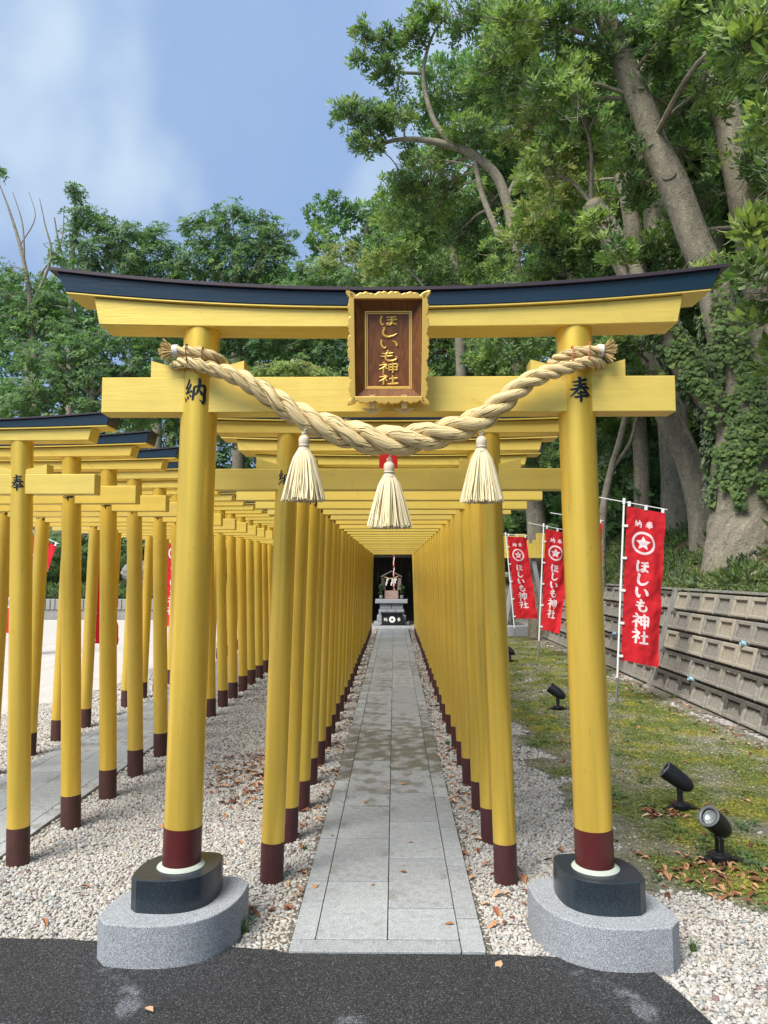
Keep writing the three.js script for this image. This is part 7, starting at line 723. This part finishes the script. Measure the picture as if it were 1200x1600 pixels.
      for (let i = 0; i < n; i++) {
        const d = V(r() * 2 - 1, r() * 2 - 1, r() * 2 - 1); if (d.lengthSq() > 1 || d.lengthSq() < 0.01) { i--; continue; } d.normalize();
        const k = Math.pow(r(), 0.38), p = d.clone().multiplyScalar(k * (0.86 + 0.32 * n3(d.x * 1.8 + sd, d.y * 1.8 + b[0], d.z * 1.8))).multiply(R).add(c);
        if (n3(p.x * 0.9 / S * 0.4, p.y * 1.1 / S * 0.4, p.z * 0.9 / S * 0.4 + sd) < -0.34) continue; // gaps
        const axis = d.clone().multiplyScalar(0.7).add(V((r() - 0.5) * 0.9, 0.75, (r() - 0.5) * 0.9)).normalize(); q4.setFromUnitVectors(UP, axis); const yaw = new THREE.Quaternion().setFromAxisAngle(UP, r() * 6.283); q4.multiply(yaw);
        const sc = S * (0.55 + 0.85 * r()); m4.compose(p, q4, V(sc, sc, sc));
        const w = r() < 0.5 ? 0 : 1; M0[w].push(m4.clone()); const patch = n3(p.x * 0.8 + sd, p.y * 0.8, p.z * 0.8), ci = clamp(Math.floor((0.5 + 0.42 * patch + 0.35 * (r() - 0.5)) * tone.length), 0, tone.length - 1), j = 0.8 + 0.4 * r(), t = tone[ci]; C0[w].push(rgb(t[0] * j * (0.9 + 0.2 * r()), t[1] * j, t[2] * j));
      }
    }
    if (twigs.length) { const m = mesh('branches', merge(twigs), bark, G); m.userData.kind = 'stuff'; }
    for (const w of [0, 1]) instanced('crown', K.geo[w], K.mat, M0[w], C0[w], G);
    // ivy on the great trunk
    if (T.ivy) {
      const L = leafShape(0.056, 0.028, 0.006, 0.014); L.deleteAttribute('uv'); const im = [], ic = [];
      for (let i = 0; i < 70000; i++) {
        const q = spine[Math.floor(r() * spine.length)], p = q[0]; const up = p.y / 3.4; if (p.y < 0.55 || (r() > 1.25 - sstep(2.2, 3.5, p.y) * 1.2) || p.y > 3.6) continue;
        const side = n3(p.x * 1.5, p.y * 1.2, 4); const a = r() * 6.283, d = V(Math.cos(a), 0.1 * (r() - 0.5), Math.sin(a)), t = q[1] * (1.02 + 0.10 * r()) + 0.05 * r() + 0.06 * Math.max(0, n3(d.x * 1.6 + 3, p.y * 1.7, d.z * 1.6)); const e = p.clone().addScaledVector(d, t).add(V(0, (r() - 0.5) * 0.16, 0));
        if (e.y < 0.72 + 0.5 * n2(a * 1.7, 2) || n3(e.x * 2.2, e.y * 1.6, e.z * 2.2) < -0.38 + 0.25 * (r() - 0.5)) continue;
        q4.setFromUnitVectors(V(0, 0, 1), d.clone().add(V((r() - 0.5) * 0.7, 0.35 + 0.4 * r(), (r() - 0.5) * 0.7)).normalize()); q4.multiply(new THREE.Quaternion().setFromAxisAngle(V(0, 0, 1), Math.PI + (r() - 0.5) * 1.6)); const s = 0.55 + 1.05 * r() * r() + 0.2 * r(); m4.compose(e, q4, V(s * 1.25, s, s)); im.push(m4.clone()); const k = 0.7 + 0.6 * r(), g = r() < 0.35 ? [0.17, 0.27, 0.045] : [0.085, 0.175, 0.032]; ic.push(rgb(g[0] * k, g[1] * k, g[2] * k));
      }
      instanced('ivy', L, KIND.broad.mat, im, ic, G);
    }
  });

  // undergrowth on the banks
  {
    const r = rng(404), im = [[], []], ic = [[], []];
    const add = (x, z, s, tone) => { const y = hillY(x, z); if (y < 0) return; q4.setFromEuler(new THREE.Euler((r() - 0.5) * 0.9, r() * 6.3, (r() - 0.5) * 0.9)); m4.compose(V(x, y + s * (0.10 + 0.25 * r()), z), q4, V(s, s, s)); const w = r() < 0.5 ? 0 : 1; im[w].push(m4.clone()); const k = 0.65 + 0.7 * r(); ic[w].push(rgb(tone[0] * k, tone[1] * k, tone[2] * k)); };
    const tones = [[0.09, 0.18, 0.035], [0.13, 0.23, 0.04], [0.19, 0.26, 0.06], [0.08, 0.155, 0.05]];
    for (let i = 0; i < 15000; i++) { const u = r(), x = 4.0 + Math.pow(r(), 1.7) * 7, z = -5.5 - r() * 21; const d = fbm2(x * 0.9, z * 0.9, 3); if (d < -0.22 + 0.25 * (x < 5.2 && z > -10.2 ? 1 : 0)) continue; add(x, z, 0.10 + 0.16 * r() + (x > 5 ? 0.16 * r() : 0), tones[clamp(Math.floor(2 + 2.4 * fbm2(x * 0.6 + 9, z * 0.6, 2) + (r() - 0.5) * 1.5), 0, 3)]); }
    for (let i = 0; i < 4200; i++) { const x = 3.93 + Math.pow(r(), 1.5) * 0.9, z = -5.5 - r() * 15; if (fbm2(x * 2 + 3, z * 1.5, 2) < -0.25) continue; add(x, z, 0.06 + 0.11 * r(), tones[1 + Math.floor(r() * 2)]); }
    for (let i = 0; i < 9000; i++) { const x = -18 + r() * 22, z = -25.0 - Math.pow(r(), 1.4) * 7; add(x, z, 0.22 + 0.26 * r(), tones[Math.floor(r() * 4)]); }
    for (const w of [0, 1]) { const m = instanced('undergrowth', KIND[w ? 'big' : 'fine'].geo[w], KIND.fine.mat, im[w], ic[w], scene); tag(m, w ? 'broad-leaved weeds covering the wooded bank' : 'fine-leaved weeds covering the wooded bank', 'undergrowth'); }
  }
  // roots and dead sticks at the foot of the great tree
  { const r = rng(88); const rootM = bark; for (let i = 0; i < 4; i++) { const x = 4.15 + 0.25 * i, z = -9.0 + 0.35 * i; const p = []; for (let k = 0; k <= 6; k++) { const qx = x + k * 0.09, qz = z + 0.25 * Math.sin(k * 0.7 + i) - k * 0.12; p.push(V(qx, hillY(qx, qz) + 0.02 + 0.03 * Math.sin(k * 1.4), qz)); } const m = mesh('dead_branch', tube(smooth(p, 20), (t) => 0.035 * (1 - 0.6 * t), 8), rootM); tag(m, 'fallen grey branch on the bank at the foot of the great tree', 'branch', 'fallen branches on the bank'); } }

  // ---------------------------------------------------------------- moss, pebbles, leaf litter
  const inLens = (x, z) => { for (const s of [-1, 1]) { const dx = x - s * 0.885, dz = z + 3.315, c = Math.cos(0.69), q = Math.sin(0.69); const u = dx * c - s * dz * q * -1 * -1, a = s < 0 ? dx * c - dz * q : dx * c + dz * q, b = s < 0 ? dx * q + dz * c : -dx * q + dz * c; if (Math.abs(a) < 0.345 && Math.abs(b) < 0.23 * (1 - (a / 0.345) ** 2 * 0.74)) return true; } return false; };
  const onPath = (x, z) => (Math.abs(x) < 0.405 && z > -20.5 && z < -3.17) || (Math.abs(x + 2.485) < 0.405 && z > -17.5 && z < -3.5);
  const mossAt = (x, z) => { const e = 1.10 + 0.30 * sstep(-3.2, -4.5, z) * 0 - 0.45 * sstep(-6, -12, z) + (z > -3.85 ? (z + 3.85) * 2.0 : 0); return sstep(e - 0.12, e + 0.5, x + 0.38 * fbm2(x * 1.5 + 4, z * 1.2, 3)) * (0.80 + 0.85 * fbm2(x * 1.1 + 11, z * 0.9, 4)) * (1 - 0.75 * sstep(3.0, 3.45, x)); };
  {
    // moss sheet: cells only where moss grows
    const st = 0.04, pos = [], col = [], idx = []; let cnt = 0;
    const shade = (x, z) => { const m = clamp(mossAt(x, z)), t = 0.5 + 0.5 * fbm2(x * 5, z * 5, 3), y = sstep(0.45, 0.75, 0.5 + 0.5 * fbm2(x * 1.7 + 30, z * 1.7, 3)); const a = [lerp(0.15, 0.26, y), lerp(0.185, 0.255, y), 0.04], b = [0.29, 0.27, 0.23]; const k = clamp(m * 1.25 - 0.45 * t + 0.08); return [lerp(b[0], a[0], k) * (0.8 + 0.4 * t), lerp(b[1], a[1], k) * (0.8 + 0.4 * t), lerp(b[2], a[2], k) * (0.8 + 0.4 * t)]; };
    for (let z = -3.3; z > -24.6; z -= z > -12 ? st : st * 3) { const s = z > -12 ? st : st * 3; for (let x = 0.6; x < 3.75; x += s) { if (mossAt(x + s / 2, z - s / 2) < 0.16) continue; for (const [a, b] of [[0, 0], [s, 0], [s, -s], [0, -s]]) { const X = x + a, Zz = z + b; pos.push(X, 0.005 + 0.006 * (0.5 + 0.5 * n2(X * 9, Zz * 9)), Zz); col.push(...shade(X, Zz)); } idx.push(cnt, cnt + 1, cnt + 2, cnt, cnt + 2, cnt + 3); cnt += 4; } }
    const g = new THREE.BufferGeometry(); g.setIndex(idx); g.setAttribute('position', new THREE.Float32BufferAttribute(pos, 3)); g.setAttribute('color', new THREE.Float32BufferAttribute(col, 3)); g.computeVertexNormals();
    const uv = new Float32Array(pos.length / 3 * 2); for (let i = 0; i < pos.length / 3; i++) { uv[2 * i] = pos[3 * i]; uv[2 * i + 1] = pos[3 * i + 2]; } g.setAttribute('uv', new THREE.BufferAttribute(uv, 2));
    const fine = tex(512, 512, (u, v) => { const a = tn(u, v, 60, 2, 71), b = tn(u, v, 18, 3, 72); const k = 0.80 + 0.24 * a + 0.16 * b; return [k, k, k]; }, true, [1.1, 1.1]), fb = tex(512, 512, (u, v) => { const k = 0.5 + 0.35 * tn(u, v, 60, 2, 71) + 0.2 * tn(u, v, 18, 3, 72); return [k, k, k]; }, false, [1.1, 1.1]);
    const m = struct('moss_patch', g, std({ vertexColors: true, map: fine, bumpMap: fb, bumpScale: 0.01, roughness: 1 }), 'yellow-green moss spreading over the gravel beside the block wall', 'moss');
    // moss tufts
    const tuft = (() => { const l = [], r = rng(9); for (let i = 0; i < 9; i++) { const a = r() * 6.3, t = 0.2 + r() * 0.8; const q = new THREE.BufferGeometry(); const x = Math.cos(a) * t * 0.5, z = Math.sin(a) * t * 0.5, w = 0.22; q.setAttribute('position', new THREE.Float32BufferAttribute([x - w * Math.sin(a), 0, z + w * Math.cos(a), x + w * Math.sin(a), 0, z - w * Math.cos(a), x * 1.7, 0.45 + 0.35 * r(), z * 1.7], 3)); q.computeVertexNormals(); l.push(q); } return mergeGeometries(l); })();
    const r = rng(510), im = [], ic = []; for (let i = 0; i < 60000; i++) { const z = -3.4 - Math.pow(r(), 1.5) * 13, x = 0.8 + r() * 2.75, m = mossAt(x, z); if (m < 0.25 + 0.5 * r()) continue; const s = 0.010 + 0.014 * r(); q4.setFromAxisAngle(UP, r() * 6.3); m4.compose(V(x, 0.006, z), q4, V(s, s * (0.6 + 0.6 * r()), s)); im.push(m4.clone()); const c = shade(x, z), k = 0.9 + 0.5 * r(); ic.push(rgb(c[0] * k, c[1] * k, c[2] * k)); }
    tag(instanced('moss_tufts', tuft, std({ color: 0xffffff, roughness: 1, side: THREE.DoubleSide }), im, ic, scene), 'tiny upright moss tufts on the mossy ground', 'moss');
  }
  {
    const stone = (seed) => { const g = new THREE.IcosahedronGeometry(1, 1), p = g.attributes.position; for (let i = 0; i < p.count; i++) { const x = p.getX(i), y = p.getY(i), z = p.getZ(i), k = 1 + 0.30 * n3(x * 0.9 + seed, y * 0.9, z * 0.9); p.setXYZ(i, x * k * 1.15, y * k * 0.70, z * k * 0.9); } g.computeVertexNormals(); g.deleteAttribute('uv'); return g; };
    const geos = [stone(3), stone(17), stone(31)], im = [[], [], []], ic = [[], [], []], r = rng(606);
    const lay = (x, z, s, sunk = 0.5) => { if (onPath(x, z) || inLens(x, z) || z > edgeZ(x) - 0.004) return; const m = x > 0.7 ? mossAt(x, z) : 0; if (m > 0.25) { if (r() < 0.36 + m * 0.45) return; s *= 0.62; } const w = Math.floor(r() * 3); q4.setFromEuler(new THREE.Euler((r() - 0.5) * 1.2, r() * 6.3, (r() - 0.5) * 1.2)); m4.compose(V(x, s * sunk, z), q4, V(s, s, s)); im[w].push(m4.clone()); const t = r(); let k = 0.34 + 0.19 * r(); let c = [k, k * 0.975, k * 0.925]; if (t < 0.06) c = [0.15 + 0.1 * r(), 0.16, 0.165]; else if (t < 0.16) { k = 0.32 + 0.16 * r(); c = [k, k * 0.88, k * 0.72]; } else if (t < 0.20) c = [0.27, 0.30, 0.31]; ic[w].push(rgb(...c)); };
    for (let z = -3.1; z > -5.6; z -= 0.0150) for (let x = -2.9; x < 2.2; x += 0.0150) lay(x + (r() - 0.5) * 0.018, z + (r() - 0.5) * 0.018, 0.0062 + 0.0052 * r() * r() + (r() < 0.02 ? 0.006 : 0), 0.35 + 0.5 * r());
    for (let z = -2.2; z > -3.1; z -= 0.0155) for (let x = 1.0; x < 2.2; x += 0.0155) lay(x + (r() - 0.5) * 0.018, z + (r() - 0.5) * 0.018, 0.0066 + 0.0055 * r() * r() + (r() < 0.03 ? 0.007 : 0), 0.35 + 0.5 * r());
    for (let z = -5.6; z > -9; z -= 0.0215) for (let x = -4.2; x < 3.3; x += 0.0215) lay(x + (r() - 0.5) * 0.03, z + (r() - 0.5) * 0.03, 0.0078 + 0.006 * r(), 0.3 + 0.4 * r());
    for (let z = -9; z > -17; z -= 0.05) for (let x = -7; x < 3.3; x += 0.05) { if (x < -3.7) continue; lay(x + (r() - 0.5) * 0.06, z + (r() - 0.5) * 0.06, 0.011 + 0.008 * r(), 0.25 + 0.3 * r()); }
    geos.forEach((g, w) => tag(instanced('gravel_stones', g, std({ color: 0xffffff, roughness: 0.9 }), im[w], ic[w], scene), ['loose white gravel stones around the gates', 'loose off-white gravel stones around the gates', 'loose pale gravel stones around the gates'][w], 'gravel'));
    {
      const lot = tex(1024, 1024, (u, v) => { const a = tn(u, v, 5, 4, 81), b = tn(u, v, 70, 2, 82), c = tn(u, v * 0.25, 12, 3, 83); const k = 0.735 + 0.035 * a + 0.055 * b + 0.03 * c; return [k * 1.01, k * 0.985, k * 0.95]; }, true, [0.22, 0.22]);
      const q = new THREE.Shape(), e = []; for (let i = 0; i <= 120; i++) { const z = -3.4 - i / 120 * 21; e.push([-3.82 + 0.16 * fbm2(z * 0.9, 3, 3), z]); } e.push([-40, -24.4], [-40, -3.4]); e.forEach(([x, z], i) => (i ? q.lineTo(x, -z) : q.moveTo(x, -z)));
      struct('sand_lot', metricUV(new THREE.ShapeGeometry(q).rotateX(-Math.PI / 2).translate(0, 0.005, 0)), std({ map: lot, roughness: 1 }), 'pale compacted sand lot beyond the side tunnel', 'lot');
    }
    // bare earth beside the path
    const s = new THREE.Shape(), n = 60; for (let i = 0; i <= n; i++) { const A = i / n * 2 * Math.PI, k = 1 + 0.35 * fbm2(Math.cos(A) * 1.5, Math.sin(A) * 1.5, 3), x = -0.47 + 0.085 * k * Math.cos(A), z = -3.58 + 0.40 * k * Math.sin(A); i ? s.lineTo(x, -z) : s.moveTo(x, -z); }
    struct('bare_earth', metricUV(new THREE.ShapeGeometry(s).rotateX(-Math.PI / 2).translate(0, 0.006, 0)), std({ map: M.soil.map, color: rgb(1.5, 1.5, 1.6), roughness: 1 }), 'bare grey earth along the near edge of the paved path', 'earth');
  }
  {
    // leaf litter
    const lf = leafShape(1, 0.17, 0.12, 0.16), L = lf.toNonIndexed(); L.computeVertexNormals();
    const mat = std({ color: 0xffffff, roughness: 0.75, side: THREE.DoubleSide }); const tones = [[0.30, 0.13, 0.06], [0.22, 0.075, 0.035], [0.42, 0.23, 0.12], [0.12, 0.045, 0.025], [0.46, 0.30, 0.18]];
    const r = rng(808), im = [], ic = [];
    const drop = (x, z, s, y = 0.014) => { q4.setFromEuler(new THREE.Euler(-Math.PI / 2 + (r() - 0.5) * 0.5, 0, r() * 6.3, 'YXZ')); q4.premultiply(new THREE.Quaternion().setFromAxisAngle(UP, r() * 6.3)); m4.compose(V(x, y + 0.010 * r(), z), q4, V(s, s, s)); im.push(m4.clone()); const t = tones[Math.floor(r() * 5)], k = 0.8 + 0.5 * r(); ic.push(rgb(t[0] * k, t[1] * k, t[2] * k)); };
    for (let i = 0; i < 7800; i++) { const z = -3.45 - Math.pow(r(), 1.25) * 17, x = -1.6 + r() * 5.0; if (onPath(x, z) || inLens(x, z)) continue; const tun = Math.abs(Math.abs(x) - 0.52) < 0.16, heap = Math.exp(-(((x + 0.98) / 0.30) ** 2 + ((z + 5.9) / 0.9) ** 2)), h2 = Math.exp(-(((x - 1.62) / 0.22) ** 2 + ((z + 4.0) / 0.28) ** 2)), h3 = Math.exp(-(((x - 1.75) / 0.12) ** 2 + ((z + 5.0) / 0.12) ** 2)), foot = x > 3.05 ? 0.5 : 0; const p = (tun ? (z < -4.6 ? 0.95 : 0.45) : 0.045) + heap + foot; if (r() > p) continue; drop(x, z, 0.045 + 0.045 * r()); }
    for (let i = 0; i < 120; i++) { drop(1.66 + (r() + r() - 1) * 0.34, -4.05 + (r() + r() - 1) * 0.36, 0.035 + 0.05 * r()); } for (let i = 0; i < 26; i++) drop(1.75 + (r() - 0.5) * 0.24, -5.0 + (r() - 0.5) * 0.2, 0.06 + 0.05 * r()); for (let i = 0; i < 46; i++) drop(1.75 + r() * 0.45, -3.62 + (r() - 0.5) * 0.12, 0.06 + 0.06 * r());
    for (let i = 0; i < 170; i++) { drop(-0.98 + (r() + r() - 1) * 0.42, -5.9 + (r() + r() - 1) * 1.1, 0.05 + 0.05 * r()); }
    tag(instanced('leaf_litter', L, mat, im, ic, scene), 'brown fallen leaves strewn over gravel and moss', 'leaf litter');
    // single leaves one can count, on the pavement and the asphalt
    const g = leafShape(1, 0.22, 0.06, 0.12); const mats = tones.map((t) => std({ color: rgb(...t), roughness: 0.75, side: THREE.DoubleSide }));
    const on = [[-0.81, -2.76, 0.055, 4, 0], [0.45, -3.13, 0.07, 4, 0], [0.29, -3.42, 0.05, 0, 1], [0.095, -3.98, 0.045, 1, 1], [0.135, -4.42, 0.03, 2, 1], [-0.34, -3.83, 0.06, 2, 1], [-0.065, -3.84, 0.028, 0, 1], [-0.33, -4.5, 0.035, 0, 1], [-0.03, -5.55, 0.05, 2, 1], [0.12, -5.6, 0.075, 2, 1], [-0.18, -5.15, 0.045, 2, 1], [0.2, -7.4, 0.05, 0, 1], [-0.2, -7.5, 0.05, 0, 1], [0.1, -9.0, 0.06, 2, 1], [0.05, -6.3, 0.05, 0, 1]];
    on.forEach(([x, z, s, t, path]) => { const m = mesh('fallen_leaf', g, mats[t]); m.scale.setScalar(s); m.rotation.set(-Math.PI / 2 + 0.12, 0, r() * 6.3); m.position.set(x, path ? 0.030 : 0.022, z); tag(m, path ? 'single brown leaf lying on the granite paving' : 'single tan leaf lying on the asphalt', 'leaf', path ? 'leaves on the paving' : 'leaves on the asphalt'); });
    // grass tuft by the plinth and small weeds
    const blade = (seed, n, h) => { const l = [], q = rng(seed); for (let i = 0; i < n; i++) { const a = q() * 6.3, b = 0.2 + 0.7 * q(), hh = h * (0.5 + 0.6 * q()), w = 0.0025, p = []; for (let k = 0; k <= 4; k++) { const t = k / 4; p.push(V(Math.cos(a) * b * hh * t * t + Math.cos(a * 3) * 0.012, hh * t * (1 - 0.25 * b * t), Math.sin(a) * b * hh * t * t + Math.sin(a * 3) * 0.012)); } l.push(tube(p, (t) => w * (1.05 - t), 4)); } return merge(l); };
    const gm = std({ color: rgb(0.055, 0.13, 0.022), roughness: 0.7 });
    [[-0.615, -3.36, 0.11, 'green grass tuft growing against the granite plinth by the path'], [0.50, -6.9, 0.10, 'small green weed among the leaves beside the tunnel posts'], [-0.47, -4.35, 0.05, 'tiny green weed in the gravel at the path edge'], [1.25, -3.25, 0.06, 'small green weed in the gravel beyond the plinth of the spotlights']].forEach(([x, z, h, l], i) => { const m = mesh('grass_tuft', blade(50 + i, 26, h), gm); m.position.set(x, 0, z); tag(m, l, 'weed'); });
    // low weeds on the moss
    const wi = [], wc = []; for (let i = 0; i < 900; i++) { const z = -3.5 - Math.pow(r(), 1.3) * 12, x = 1.0 + r() * 2.5; if (mossAt(x, z) < 0.2 || fbm2(x * 1.3 + 50, z * 1.3, 2) < 0.12) continue; const s = 0.05 + 0.06 * r(); q4.setFromAxisAngle(UP, r() * 6.3); m4.compose(V(x, 0.012, z), q4, V(s, s * 0.7, s)); wi.push(m4.clone()); const k = 0.7 + 0.6 * r(); wc.push(rgb(0.10 * k, 0.19 * k, 0.04 * k)); }
    tag(instanced('low_weeds', KIND.big.geo[0], KIND.fine.mat, wi, wc, scene), 'low green weeds dotted over the moss', 'weeds');
  }
}
console.log('built', scene.children.length);
renderer.render(scene, camera);
